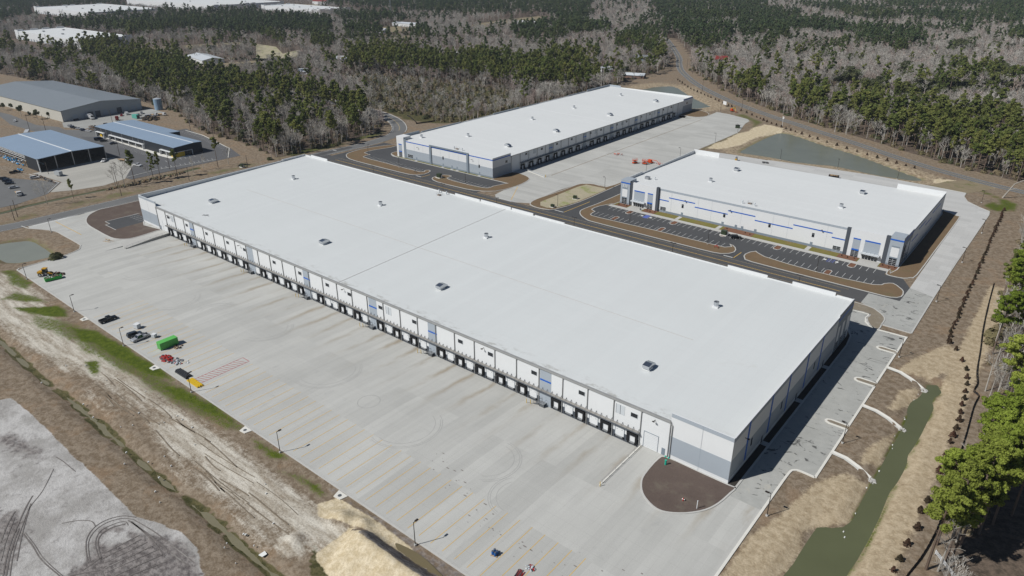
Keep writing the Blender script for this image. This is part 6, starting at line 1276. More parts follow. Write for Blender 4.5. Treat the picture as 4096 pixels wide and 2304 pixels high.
o = thing('litter_bin', 'grey litter bin before the left-hand entrance of the numbered warehouse', 'bin', (181.2, 167.6, .13)); P_('bin', MB().rod((0, 0, 0), (0, 0, .85), .32, .36, 10), DSTEEL, o); P_('lid', MB().rod((0, 0, .85), (0, 0, 1.05), .38, .2, 10), DSTEEL, o)
for k, (x, y, lb) in enumerate(((-250, -1, ''),)): pass
# ------------------------------------------------------------ lamp posts and poles
def lamp(label, x, y, rz, h=6.6, heads=1, z=0.0, grp=None):
    o = thing('lamp_post', label, 'lamp post', (x, y, z), rz, grp); P_('pole', MB().rod((0, 0, .1), (0, 0, h), .11, .075, 8), BRONZE, o); P_('base', MB().rod((0, 0, -.2), (0, 0, .35), .32, .3, 10), KERB, o)
    for s in ((1,) if heads == 1 else (1, -1)): P_('lamp_head', MB().box(s * .05, s * .55, -.06, .06, h - .12, h).box(s * .5, s * 1.35, -.24, .24, h - .1, h + .06), BRONZE, o)
    return o
ins = N_
lamp('lamp post at the left end of the long yard, beside the loader', 31.2, -62.6, ins); lamp('lamp post on the long yard edge, next before the black pickup', 76.9, -62.6, ins); lamp('lamp post beside the parked grey SUV and silver pickup', 116.6, -62.7, ins)
lamp('lamp post beside the yellow formwork boards', 160.8, -62.7, ins); lamp('lamp post on the yard edge with its shadow over the yellow stalls, mid-bottom', 206, -62.6, ins); lamp('lamp post nearest the bottom edge, beside the sand heap', 257.3, -62.7, ins)
lamp('lamp post at the pond island by the left yard entrance', -19.9, -34.6, R(60)); lamp('lamp post beside the finger kerb nearest the old pavement end of the east drive', 320.1, 92.7, R(180)); lamp('lamp post on the pale road edge behind the corner turning area', 320.8, 145.5, R(180))
lamp('lamp post beside the finger kerb of the third flume, east drive', 319.6, 34.7, R(180)); lamp('lamp post at the near end of the east drive, by the pale concrete', 314.3, -4.6, R(180)); lamp('lamp post beside the green weeds at the far right corner', 314, 290.2, R(200))
lamp('lamp post half way along the pale concrete road at right', 321.7, 239.1, R(180)); lamp('lamp post on the pale concrete road, level with the numbered warehouse corner', 321.2, 194, R(180))
lamp('lamp post at the corner bed left of the rear warehouse', -13.8, 154, N_); lamp('lamp post in the stalls before the rear warehouse, left one', 25.6, 145.0, N_); lamp('lamp post in the stalls before the rear warehouse, right one', 80.5, 145.4, N_)
lamp('lamp post in the street-side stalls by the left entrance of the numbered warehouse', 188, 145.6, N_); lamp('lamp post in the street-side stalls near the black SUV', 228.4, 145.6, N_); lamp('lamp post in the street-side stalls near the right-hand entrance', 276.7, 144.9, N_)
lamp('lamp post on the seeded island beside the court', 147.1, 187.5, R(180)); lamp('lamp post on the seeded island near the main road', 145.4, 145.2, R(180)); lamp('lamp post on the court edge behind the orange lifts', 152.3, 224, R(180)); lamp('lamp post on the court edge farther back than the orange lifts', 149.2, 273, R(180))
lamp('lamp post at the sand strip corner of the rear court', 149.2, 325, R(180)); lamp('lamp post beside the far kerb island of the rear court', 149.6, 361.7, R(180)); lamp('lamp post at the far end of the rear court near the pond', 107.6, 425.0, S_)
for x, q in ((200.8, 'left'), (235.7, 'middle'), (269.1, 'right')): lamp('lamp post against the big pond behind the numbered warehouse, %s of three' % q, x, 308.6, S_)
for x, q in ((32.5, 'first'), (88.8, 'second'), (126.4, 'third'), (173.8, 'fourth'), (224.5, 'fifth'), (277.8, 'sixth')): lamp('twin-headed lamp post peeping over the long roof from the main road, %s from the left' % q, x, 119, 0, 8.0, 2)
def upole(label, x, y, h=10, arm=True, rz=0.0, mat=None):
    o = thing('utility_pole', label, 'utility pole', (x, y, 0), rz); P_('pole', MB().rod((0, 0, 0), (0, 0, h), .17, .11, 7), mat or M('pole_wood', (.13, .10, .08), .9), o)
    P_('cross_arm', MB().box(-1.1, 1.1, -.07, .07, h - .9, h - .75) if arm else MB().box(-.05, .7, -.06, .06, h - .3, h - .15), mat or BRONZE, o)
PW = M('pole_wood_dark', (.10, .08, .07), .9)
for lb, x, y, h in (('dark pole on the west verge, nearer the corner of the left edge', -56.1, -36.7, 9), ('dark pole just right of its twin on the west verge', -51.8, -39.5, 8), ('dark pole on the verge opposite the corner of the largest warehouse', -50, 11.7, 8), ('tall dark pole beside the bare tree by the pale apron', -65.3, 16.7, 12), ('dark pole on the verge left of the long roof edge', -49, 49.8, 8), ('dark lamp pole in the stalls beside the yellow corner', -82, 55, 8), ('dark pole farthest along the west verge', -47, 86.5, 8), ('lamp pole between the open shed and the office front', -139, 50.5, 8),
    ('tall dark pole by the access road, left of its twin', -267.3, 41.9, 12), ('tall dark pole by the access road corner', -256.1, 48.8, 12), ('dark pole on the bank behind the office car park, left', -170.8, 116.5, 11), ('dark pole on the bank behind the office car park, right', -135.6, 114.8, 11), ('dark pole in the grey shed yard', -243.3, 91.9, 10), ('lamp pole at the corner of the open shed apron', -128.1, 3.8, 7)): upole(lb, x, y, h, False, 0, PW)
for lb, x, y in (('utility pole on the bend of the two-lane road', 51, 509.5), ('utility pole on the field side of the two-lane road near the boom lift', 119, 441), ('utility pole by the cut through the woods, left of its twin', -26.7, 632), ('utility pole by the cut through the woods', -4, 600), ('utility pole in front of the grey saplings right of the road', 140, 458)): upole(lb, x, y, 11, True, R(40), PW)
o = thing('sign_post', 'white post with a small board on the verge of the two-lane road', 'sign', (166.8, 403.5, 0), R(-35)); P_('post', MB().rod((0, 0, 0), (0, 0, 6), .14), WHITE, o); P_('board', MB().box(-1, 1, -.05, .05, 6.8, 7.4).box(-1, 1, -.05, .05, 6.0, 6.5), WHITE, o)
o = thing('pylon', 'thin lattice mast above the far plantation at top centre', 'mast', (*G(1024 + 1362 * K, 215 * K, 0), 0)); m = MB()
for a, b in ((-1, -1), (1, -1), (1, 1), (-1, 1)): m.rod((a * 2, b * 2, 0), (a * .4, b * .4, 46), .22, sides=4)
for k in range(9): h = k * 5; q = 2 - 1.6 * h / 46; m.rod((-q, -q, h), (q, -q, h + 5), .12, sides=3).rod((q, q, h), (-q, q, h + 5), .12, sides=3)
P_('lattice', m, STEEL, o); P_('antenna', MB().rod((0, 0, 46), (0, 0, 52), .12), STEEL, o)
# fences
def fence(label, path, mat, h=.75, step=2.4, name='silt_fence'):
    o = thing(name, label, 'fence', (path[0][0], path[0][1], 0)); q = [(p[0] - path[0][0], p[1] - path[0][1]) for p in path]; m = MB()
    P_('fabric', MB().wall(q, .05, -.2, h), mat, o); L = 0
    for a, b in zip(q, q[1:]):
        d = math.hypot(b[0] - a[0], b[1] - a[1]); n = max(1, int(d / step))
        for k in range(n): t_ = k / n; m.rod((a[0] + (b[0] - a[0]) * t_, a[1] + (b[1] - a[1]) * t_, -.1), (a[0] + (b[0] - a[0]) * t_, a[1] + (b[1] - a[1]) * t_, h + .25), .035, sides=4)
    P_('stake', m, WOOD, o)
SILT = M('black_silt_fabric', (.018, .018, .02), .8)
fence('black silt fence winding along the tree edge at right', smooth_path([(334.8, 178), (336.4, 151), (338, 130), (339.6, 114.6), (341, 99), (342.4, 90.6), (342.3, 85), (343.9, 82.8), (343.7, 75.5), (344.4, 60), (345, 40), (345.8, 20), (345.6, 10.7), (344.9, 3), (343.8, -4), (343, -12)], 4), SILT)
fence('black silt fence bent around a patch of bare earth beyond the road curve', [(-84.5, 254.5), (-76, 251), (-72, 248), (-67, 245.5), (-60, 241), (-56.2, 237.4), (-53.8, 244), (-51.5, 253.5)], SILT, .9)
o = thing('rail_fence', 'short broken white rail fence under the pines at the lower right', 'fence', (*Z(3, 3, [(1680, 1230)])[0], 0), R(-48)); m = MB(); 
for k in range(5): m.box(k * 2 - .06, k * 2 + .06, -.06, .06, 0, 1.25)
P_('post', m, WHITE, o); P_('rail', MB().box(0, 8, -.03, .03, .35, .47).box(0, 8, -.03, .03, .7, .82).box(0, 8, -.03, .03, 1.05, 1.17), WHITE, o)
# litter
LIT = M('litter_white', (.75, .75, .72), .7)
tag(MB().poly([(232.4, -86.2, -.35), (233.6, -86.0, -.3), (233.8, -84.9, -.2), (232.6, -84.7, -.2)]).poly([(232.4, -86.2, -.38), (232.6, -84.7, -.23), (233.8, -84.9, -.23), (233.6, -86.0, -.33)]).build('white_sheet', LIT), 'crumpled white sheet lying on the ditch bank, lower left', 'sheet')
m = MB()
for k in range(46):
    x, y = (random.uniform(110, 250), random.uniform(-92, -70)) if k < 34 else (random.choice((329.6, 330.2)) + random.uniform(-.3, .3), random.uniform(0, 75)); s = random.uniform(.12, .3); z = .1 if k < 34 else -.85
    m.box(x, x + s, y, y + s * 1.5, z - .3, z + .04)
tag(m.build('litter', LIT), 'scattered white scraps along the ditch and canal banks', 'litter', None, 'stuff')
# ------------------------------------------------------------ vegetation
def foliage(name, cols, trans=0.30, hv=0.16, stand=False):
    t = NT(name); v = t.pos(obj=True); oi = t.n('ShaderNodeObjectInfo').outputs['Random']
    c = t.mix(oi, cols[0], cols[1])
    if stand:      # needle colour goes darker and bluer away from the site, varied by noise
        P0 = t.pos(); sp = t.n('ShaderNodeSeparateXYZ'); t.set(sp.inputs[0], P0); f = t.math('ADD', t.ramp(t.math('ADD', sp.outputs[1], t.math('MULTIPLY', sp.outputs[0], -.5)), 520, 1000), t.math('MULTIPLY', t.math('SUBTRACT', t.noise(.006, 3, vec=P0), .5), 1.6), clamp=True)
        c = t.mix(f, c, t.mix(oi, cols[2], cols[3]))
    c = t.var(c, t.noise(0.55, 3, vec=v), 0.34); c = t.var(c, t.noise(3, 2, vec=v), 0.25)
    oi2 = t.math('FRACT', t.math('MULTIPLY', oi, 7.31)); c = t.var(c, oi2, hv)
    t.out(c, 0.75, 0, 0.15)
    if trans:
        tr = t.n('ShaderNodeBsdfTranslucent'); t.set(tr.inputs[0], c); mx = t.n('ShaderNodeMixShader'); mx.inputs[0].default_value = trans
        t.t.links.new(t.b.outputs[0], mx.inputs[1]); t.t.links.new(tr.outputs[0], mx.inputs[2]); t.t.links.new(mx.outputs[0], t.t.nodes['Material Output'].inputs[0])
    return t.m
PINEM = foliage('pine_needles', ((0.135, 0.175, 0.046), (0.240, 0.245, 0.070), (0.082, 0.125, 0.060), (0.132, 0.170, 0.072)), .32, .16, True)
PINEN = foliage('sunlit_pine_needles', ((0.215, 0.290, 0.038), (0.330, 0.375, 0.075)), 0.4)  # brighter yellow-green needles for the nearest pines
EVERG = foliage('evergreen_leaves', ((0.078, 0.092, 0.046), (0.125, 0.132, 0.062)))
BUSHM = foliage('brown_olive_brush', ((0.165, 0.150, 0.070), (0.240, 0.190, 0.120)))
SHRUBM = foliage('shrub_leaves', ((0.050, 0.042, 0.024), (0.095, 0.050, 0.034)))
def bark(name, a, b):
    t = NT(name); oi = t.n('ShaderNodeObjectInfo').outputs['Random']; c = t.mix(oi, a, b); c = t.var(c, t.noise(1.2, 3, vec=t.pos((1, 1, .3), True)), .25); return t.out(c, .9, 0, .1)
PBARK = bark('pine_bark', (0.12, 0.085, 0.062), (0.20, 0.155, 0.125)); GBARK = bark('grey_bark', (0.325, 0.300, 0.262), (0.53, 0.500, 0.450)); RBARK = bark('budding_twigs', (0.43, 0.345, 0.305), (0.52, 0.42, 0.37))
def leafmesh(name, P, N, S, mat, asp=1.0, seed=0):
    """one small quad per point, facing roughly N"""
    r = np.random.default_rng(seed); n = len(P)
    N = N / (np.linalg.norm(N, axis=1, keepdims=True) + 1e-9); a = r.normal(size=(n, 3)); u = np.cross(N, a); u /= np.linalg.norm(u, axis=1, keepdims=True) + 1e-9; w = np.cross(N, u)
    u = u * (S * .5)[:, None]; w = w * (S * .5 * asp)[:, None]
    V = np.stack([P - u - w, P + u - w * .6, P + u * .7 + w, P - u * .8 + w], 1).reshape(-1, 3)
    me = bpy.data.meshes.new(name); me.vertices.add(4 * n); me.vertices.foreach_set('co', V.astype(np.float32).ravel()); me.loops.add(4 * n); me.loops.foreach_set('vertex_index', np.arange(4 * n, dtype=np.int32)); me.polygons.add(n); me.polygons.foreach_set('loop_start', (np.arange(n) * 4).astype(np.int32)); me.update(calc_edges=True); me.materials.append(mat); return me
def clumps(seed, cs, n, s, out=1.0, jit=.45, flat=.75):
    r = np.random.default_rng(seed); w = np.array([c[3] ** 2 for c in cs]); w /= w.sum(); i = r.choice(len(cs), n, p=w); c = np.array(cs)[i]
    d = r.normal(size=(n, 3)); d[:, 2] = d[:, 2] + .25; d /= np.linalg.norm(d, axis=1, keepdims=True); rad = c[:, 3:4] * r.uniform(.55, 1.05, (n, 1)) ** .6
    P = c[:, :3] + d * rad * np.array([1, 1, flat]); N = d + r.normal(size=(n, 3)) * jit; return P, N, s * r.uniform(.6, 1.35, n)
def mesh_of(mb, name, mat):
    o = mb.build(name, mat, fix=False); me = o.data; bpy.data.objects.remove(o); return me
def pine_parts(seed, H=20, cf=.45, Rr=3.2, n=900, s=.75, mat=None, nc=20, lean=.4, fine=0):
    r = random.Random(seed); z0 = H * (1 - cf); t = MB(); ax, ay = r.uniform(-lean, lean), r.uniform(-lean, lean); pth = [(ax * k * k / 9, ay * k * k / 9, H * .96 * k / 3) for k in range(4)]; rad = [.26, .20, .13, .05]
    for k in range(3): t.rod(pth[k], pth[k + 1], rad[k], rad[k + 1], 6, caps=False)
    cs = []
    for k in range(nc if not fine else 0):
        f = (k + r.random()) / nc; z = z0 + (H - z0) * f; env = Rr * (math.sin(math.pi * min(1, .18 + .80 * f)) ** .8) * r.uniform(.35, 1.0); a = r.uniform(0, 6.28); cr = Rr * r.uniform(.26, .48) * (1.1 - .45 * f); f3 = z / H; cx, cy = ax * f3 * f3 + env * math.cos(a), ay * f3 * f3 + env * math.sin(a)
        cs.append((cx, cy, z, cr)); t.rod((ax * f3 * f3, ay * f3 * f3, z - env * .25), (cx, cy, z), .06, .025, 3, caps=False)
    for k in range(nc if fine else 0):          # long limbs carrying several small tufts each
        f = (k + r.random()) / nc; z = z0 + (H * .97 - z0) * f; L = Rr * (math.sin(math.pi * min(1, .20 + .76 * f)) ** .9) * r.uniform(.45, 1.15); a = r.uniform(0, 6.28); f3 = z / H; bx, by = ax * f3 * f3, ay * f3 * f3; up = r.uniform(-.05, .45)
        tip = (bx + L * math.cos(a), by + L * math.sin(a), z + L * up); t.rod((bx, by, z), tip, .07, .02, 4, caps=False)
        for j in range(fine):
            q = (.42 + .62 * (j + r.random() * .6) / fine); cs.append((bx + (tip[0] - bx) * q + r.gauss(0, .38), by + (tip[1] - by) * q + r.gauss(0, .38), z + L * up * q + r.uniform(-.1, .55), r.uniform(.42, .85)))
    for k in range(5): z = z0 * r.uniform(.5, .98); a = r.uniform(0, 6.28); l = r.uniform(.5, 1.8); t.rod((0, 0, z), (l * math.cos(a), l * math.sin(a), z + .3), .04, .015, 3, caps=False)
    P, N, S = clumps(seed, cs, n, s)
    return mesh_of(t, 'trunk', PBARK), leafmesh('crown', P, N, S, mat or PINEM, 1.0, seed)
def bare_parts(seed, H=14, spread=.34, lv=(7, 5, 4), tw=.035, mat=None, slivers=0):
    r = random.Random(seed); t, b = MB(), MB(); th = H * r.uniform(.32, .5); top = (r.uniform(-.5, .5), r.uniform(-.5, .5), H * .92)
    t.rod((0, 0, -.2), (top[0] * .4, top[1] * .4, th), .20, .14, 6, caps=False); t.rod((top[0] * .4, top[1] * .4, th), top, .14, .03, 5, caps=False)
    def grow(a, d, L, rad, lev):
        e = a + d * L; b.rod(a, e, max(rad, tw), max(rad * .45, tw * .8), 3, caps=False)
        if lev >= len(lv): return
        for k in range(lv[lev]):
            f = r.uniform(.35, 1.0); q = Vector((r.gauss(0, 1), r.gauss(0, 1), r.gauss(.35, .6))).normalized(); grow(a + d * L * f, (d * .75 + q * .75 + Vector((0, 0, .22))).normalized(), L * r.uniform(.38, .62), rad * .5, lev + 1)
    for k in range(lv[0]):
        f = (k + r.random()) / lv[0]; z = th * .75 + (H * .85 - th * .75) * f; a = r.uniform(0, 6.28); c = z / H; d = Vector((math.cos(a) * spread * 2, math.sin(a) * spread * 2, r.uniform(.45, 1.1))).normalized()
        grow(Vector((top[0] * c * c, top[1] * c * c, z)), d, H * spread * r.uniform(.7, 1.15) * (1.15 - .5 * f), .07, 1)
    return mesh_of(t, 'trunk', mat or GBARK), mesh_of(b, 'branches', mat or GBARK)
def broad_parts(seed, H=12, Rr=4.5, n=900, s=.7, mat=None):
    r = random.Random(seed); t = MB().rod((0, 0, -.2), (0, 0, H * .55), .32, .2, 7, caps=False); cs = []
    for k in range(16):
        a, f = r.uniform(0, 6.28), r.random(); d = Rr * math.sqrt(r.random()) * .8; z = H * (.42 + .45 * f * (1.1 - d / Rr * .5)); cs.append((d * math.cos(a), d * math.sin(a), z, Rr * r.uniform(.24, .42))); t.rod((0, 0, H * .4), cs[-1][:3], .09, .03, 4, caps=False)
    P, N, S = clumps(seed + 5, cs, n, s); return mesh_of(t, 'trunk', GBARK), leafmesh('crown', P, N, S, mat or EVERG, 1.0, seed)
def bush_mesh(seed, h=1.6, w=1.0, n=60, s=.4, mat=None, cone=False):
    r = np.random.default_rng(seed); z = r.random(n) ** .8 * h; rr = w * (1 - z / h * (.85 if cone else .35)) * r.uniform(.55, 1, n); a = r.uniform(0, 6.28, n); P = np.stack([rr * np.cos(a), rr * np.sin(a), z + .1], 1); N = np.stack([np.cos(a), np.sin(a), np.full(n, .5)], 1) + r.normal(size=(n, 3)) * .4
    return leafmesh('foliage', P, N, s * r.uniform(.6, 1.3, n), mat or BUSHM, 1.2, seed)
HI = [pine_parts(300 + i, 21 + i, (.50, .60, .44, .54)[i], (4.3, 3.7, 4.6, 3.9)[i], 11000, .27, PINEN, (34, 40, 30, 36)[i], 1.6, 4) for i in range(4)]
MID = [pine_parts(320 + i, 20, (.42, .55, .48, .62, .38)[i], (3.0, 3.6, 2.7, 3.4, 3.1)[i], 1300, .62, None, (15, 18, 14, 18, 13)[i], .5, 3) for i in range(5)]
EVM = [broad_parts(340 + i) for i in range(3)]
BM = [bare_parts(360 + i, 14, .30, (8, 5, 4), .030) for i in range(5)]
BBIG = [bare_parts(380 + i, 15, .42, (9, 6, 5), .035) for i in range(3)]
def treething(name, label, cat, group, pr, x, y, z, rz, sc, pn=('trunk', 'crown')):
    o = thing(name, label, cat, (x, y, z), rz, group); o.scale = sc
    for n_, me in zip(pn, pr): c = bpy.data.objects.new(n_, me); C.objects.link(c); c.parent = o
    return o
# where the pines stand (outlines taken from the photograph's canopy, then put on the map)
def zp(c, r, pts): return [(c * 1024 + x * K, r * 576 + y * K) for x, y in pts]
PINEZ = [zp(0, 0, q) for q in ([(0, -60), (1280, -60), (1280, 40), (1000, 50), (700, 60), (350, 70), (330, 150), (200, 150), (0, 190)], [(350, 150), (480, 190), (850, 190), (1000, 180), (2000, 110), (2576, 90), (2576, 330), (2300, 300), (1800, 270), (1300, 340), (1100, 260), (800, 280), (500, 230)], [(0, 330), (110, 330), (110, 440), (0, 440)],
    [(800, 450), (1000, 370), (1300, 380), (1900, 360), (2400, 310), (2450, 400), (2000, 430), (1500, 440), (1200, 520), (950, 560), (850, 540)], [(950, 560), (1400, 490), (1850, 580), (2000, 690), (2400, 690), (2576, 760), (2576, 910), (2350, 930), (2200, 1010), (2100, 960), (1950, 910), (1600, 820), (1250, 790), (1050, 650)], [(0, 640), (450, 650), (520, 760), (350, 800), (0, 760)],
    [(450, 480), (760, 470), (760, 560), (580, 640), (480, 600)], [(590, 760), (720, 740), (900, 780), (1300, 900), (1500, 1000), (1900, 1120), (1700, 1130), (1450, 1040), (1000, 920), (600, 830)], [(1950, 900), (2250, 960), (2350, 1150), (2250, 1350), (2150, 1250), (2050, 1050)])] + [zp(1, 0, q) for q in (
    [(0, 120), (500, 160), (760, 200), (770, 300), (550, 330), (300, 290), (0, 270)], [(0, 290), (300, 300), (270, 440), (150, 500), (0, 470)], [(560, 330), (800, 370), (780, 450), (560, 450)], [(740, -60), (2576, -60), (2576, 130), (1900, 110), (1400, 100), (880, 70), (740, 20)], [(780, 120), (1350, 130), (1550, 160), (1500, 200), (900, 200)], [(870, 250), (1400, 230), (1550, 290), (1350, 370), (900, 370)], [(1450, 290), (1750, 270), (1800, 330), (1500, 370)],
    [(880, 520), (950, 440), (1200, 430), (1500, 480), (1530, 560), (1700, 490), (2000, 540), (2300, 500), (2576, 530), (2576, 720), (2300, 740), (2000, 700), (1700, 680), (1500, 640), (1200, 690), (900, 640)], [(0, 780), (100, 800), (400, 780), (600, 800), (750, 870), (850, 830), (880, 900), (1000, 880), (1150, 950), (1100, 1110), (1000, 1180), (880, 1100), (750, 1020), (500, 970), (380, 910), (150, 890), (0, 880)],
    [(80, 1110), (200, 1100), (230, 1230), (90, 1230)], [(420, 1110), (530, 1120), (520, 1210), (430, 1200)], [(350, 1200), (480, 1200), (480, 1330), (360, 1330)], [(0, 1250), (230, 1250), (240, 1400), (0, 1380)], [(730, 1210), (800, 1230), (800, 1320), (730, 1310)], [(580, 1050), (720, 1080), (700, 1180), (580, 1170)], [(880, 1040), (1080, 1100), (1040, 1270), (900, 1210)])] + [zp(2, 0, q) for q in (
    [(-10, -60), (800, -60), (780, 160), (560, 200), (350, 170), (0, 130)], [(0, 260), (650, 190), (990, 240), (990, 300), (600, 320), (380, 400), (300, 440), (0, 330)], [(340, 480), (700, 510), (700, 620), (500, 650), (340, 590)], [(0, 560), (250, 560), (330, 600), (550, 640), (870, 640), (900, 730), (700, 790), (300, 810), (0, 780)], [(1410, -60), (2576, -60), (2576, 180), (1600, 200), (1400, 100)],
    [(1500, 200), (1800, 200), (2250, 250), (2230, 330), (2000, 470), (1750, 430), (1620, 490), (1520, 330)], [(1040, 340), (1250, 290), (1480, 250), (1560, 560), (1450, 580), (1380, 480), (1180, 440), (1040, 440)], [(2250, 200), (2576, 190), (2576, 330), (2300, 330)], [(1920, 680), (2110, 680), (2110, 830), (1950, 800)], [(2150, 760), (2450, 720), (2560, 850), (2540, 920), (2200, 940)])] + [zp(3, 0, q) for q in (
    [(200, 20), (700, 30), (1350, 100), (1350, 190), (1100, 200), (700, 110)], [(0, 80), (330, 110), (330, 180), (0, 180)], [(0, 190), (600, 210), (830, 240), (830, 320), (400, 290), (210, 270), (200, 370), (0, 420)], [(700, 260), (1100, 270), (1450, 290), (1650, 390), (1550, 450), (1350, 480), (1000, 410), (880, 340)], [(1350, 100), (2000, 100), (2576, -60), (2576, 200), (2000, 210), (1500, 190)], [(900, -60), (2576, -60), (2000, 60), (1300, 60)],
    [(230, 860), (480, 830), (490, 1000), (300, 1070)], [(520, 980), (880, 990), (880, 1110), (550, 1110)], [(880, 1060), (1060, 900), (1220, 1090), (1500, 1000), (1600, 1080), (2000, 1090), (2200, 970), (2400, 1020), (2620, 1230), (2620, 1480), (880, 1480)], [(2400, 280), (2620, 250), (2620, 380), (2450, 380)])] + [zp(3, 1, q) for q in ([(1350, 0), (2620, 0), (2620, 360), (2450, 390), (2250, 250), (1900, 140), (1600, 80)], [(2200, 1300), (2280, 1170), (2420, 1110), (2470, 1230), (2400, 1300)], [(2440, 1250), (2620, 1200), (2620, 1449), (2480, 1449)])] + [zp(3, 2, q) for q in (
    [(2230, 230), (2380, 180), (2400, 300), (2300, 430), (2200, 430), (2150, 400)], [(2440, 180), (2620, 100), (2620, 480), (2480, 400)], [(2130, 600), (2300, 560), (2330, 700), (2200, 880), (2080, 900)], [(2300, 800), (2620, 720), (2620, 1010), (2330, 1010)], [(1950, 1260), (2180, 1040), (2620, 1140), (2620, 1460), (1960, 1460)])] + [zp(3, 3, q) for q in ([(1560, 400), (1900, -10), (2620, -10), (2620, 950), (1900, 870)],)]
OAKZ = [zp(3, 0, q) for q in ([(500, 390), (610, 390), (610, 510), (550, 480)], [(1840, 400), (2090, 340), (2090, 450), (1850, 450)], [(1820, 520), (2000, 560), (2000, 650), (1850, 620)], [(2200, 620), (2330, 550), (2550, 700), (2450, 840), (2220, 820)], [(710, 650), (920, 650), (920, 800), (720, 790)], [(920, 730), (1190, 710), (1190, 850), (1000, 870)], [(1300, 590), (1460, 590), (1470, 690), (1300, 690)], [(1300, 820), (1800, 720), (2100, 780), (2100, 860), (1500, 940), (1300, 920)], [(2330, 870), (2430, 860), (2430, 980), (2330, 980)])] + [zp(2, 0, q) for q in ([(1080, 620), (1180, 640), (1170, 700), (1090, 700)], [(1600, 740), (1500, 720), (1350, 800), (1620, 780)], [(1720, 640), (1860, 700), (1840, 780), (1760, 760)])]
PT = []
for d0, d1, cell in ((100, 520, 4.6), (520, 950, 5.4), (950, 1500, 7.4), (1500, 2900, 10.5)):
    xs = np.arange(-2900, 2300, cell); ys = np.arange(-260, 2900, cell); gx_, gy_ = np.meshgrid(xs, ys); gx_ = gx_.ravel() + RNG.uniform(-.48, .48, gx_.size) * cell; gy_ = gy_.ravel() + RNG.uniform(-.48, .48, gy_.size) * cell
    dd_ = np.hypot(gx_ - CAM.x, gy_ - CAM.y); rel = np.arctan2(gx_ - CAM.x, gy_ - CAM.y) - YAW; rel = (rel + np.pi) % (2 * np.pi) - np.pi
    k = (dd_ >= d0) & (dd_ < d1) & (np.abs(rel) < R(41)); PT.append(np.stack([gx_[k], gy_[k]], 1))
PT = np.concatenate(PT); px_, py_ = PT[:, 0], PT[:, 1]
ok = ~(inside(CLEAR, px_, py_) | inside(CLEARW, px_, py_))
ok &= dist_path(NER, px_, py_, False) > 9; ok &= dist_path(W_ROAD, px_, py_, False) > 9
FARB = [(-995, 270, 232, 84, 1.5), (-1568, 498, 285, 162, .5), (-1695, 758, 418, 206, 1.5), (-1245, 866, 244, 88, -2)]
for bx, by, bl, bw, a in FARB:
    c_, s_ = math.cos(R(a)), math.sin(R(a)); u = (px_ - bx) * c_ + (py_ - by) * s_; w = -(px_ - bx) * s_ + (py_ - by) * c_; ok &= ~((u > -10) & (u < bl + 6) & (w > -14) & (w < bw + 6))
    ok &= ~((u > -10) & (u < bl + 12) & (w > -72) & (w < 0) & (RNG.random(len(u)) < np.where(w > -45, .97, .7)))
for o in list(C.objects):
    if o.name.startswith('house'): ok &= np.hypot(px_ - o.location.x, py_ - o.location.y) > 11; ok &= ~((np.hypot(px_ - o.location.x, py_ - o.location.y) < 26) & (RNG.random(len(px_)) < .5))
    if o.name.startswith("gravel_lot"): ok &= ~inside([(v.co.x, v.co.y) for v in o.data.vertices][:len(o.data.vertices) // 2], px_, py_)
    if o.name.startswith(('gravel_lot', 'house')):          # open ground before the clearings and houses
        away = np.stack([px_ - CAM.x, py_ - CAM.y], 1); away /= np.linalg.norm(away, axis=1, keepdims=True)
        for s_ in (14, 30, 48, 68):
            qx, qy = px_ + away[:, 0] * s_, py_ + away[:, 1] * s_
            hit = inside([(v.co.x, v.co.y) for v in o.data.vertices][:len(o.data.vertices) // 2], qx, qy) if o.name[0] == 'g' else np.hypot(qx - o.location.x, qy - o.location.y) < 13
            ok &= ~(hit & (RNG.random(len(px_)) < (.55 if s_ > 40 else .8)))
PT = PT[ok]; px_, py_ = PT[:, 0], PT[:, 1]; n_ = len(PT)
uu, vv, _ = PXN(np.stack([px_, py_, np.full(n_, 13.0)], 1))
inp = np.zeros(n_, bool)
for q in PINEZ: inp |= inside(q, uu, vv)
ino = np.zeros(n_, bool)
for q in OAKZ: ino |= inside(q, uu, vv)
inscr = inside(SCRUB, px_, py_); inpk = inside(PINK, px_, py_)
dist = np.hypot(px_ - CAM.x, py_ - CAM.y); r_ = RNG.random(n_); cl = fbm(px_, py_, .012, 61)
pine = np.where(inp, r_ < .66, r_ < np.where(cl > .60, .22, .035)) & ~inscr & ~inpk
oak = ~pine & (np.where(ino, r_ < .9, r_ > .975) & ~inscr & ~inpk)
bare = ~pine & ~oak
thin = RNG.random(n_); keep = np.where(pine, thin < .84, np.where(bare, thin < np.where(inscr, .62, .95), True)); keep &= ~(oak & (thin > .55))
hs = np.where(pine, RNG.uniform(.72, 1.18, n_), np.where(oak, RNG.uniform(.8, 1.25, n_), RNG.uniform(.72, 1.12, n_) * np.where(inscr, RNG.uniform(.25, .75, n_), np.where(inpk, .42, 1.0))))
hs *= np.where(dist > 1100, 1.06, 1.0)
rot = RNG.uniform(0, 6.28, n_)
uc, vc, zc = PXN(np.stack([px_, py_, np.full(n_, 8.0)], 1)); onscr = (uc > -60) & (uc < 4156) & (vc > -40) & (vc < 2500)
size = hs * np.where(pine, 20, np.where(oak, 12, 14)) / zc
def stand(x, y):
    if x > 336 and y < 335: return 'in the thicket behind the black silt fence along the canal'
    if y > 335 and x > 60: return 'in the woods across the two-lane road from the big pond'
    if x < -48 and y < 265: return 'in the wood between the black office building and the curving road'
    if x < -20 and y < 420: return 'beyond the road curve and its bent silt fence'
    return 'behind the rear warehouse, below the pine belt'
def pick(mask, n): i = np.where(mask & keep & onscr)[0]; return i[np.argsort(-size[i])][:n]
ip, ib, io = pick(pine, 285), pick(bare, 285), pick(oak, 40)
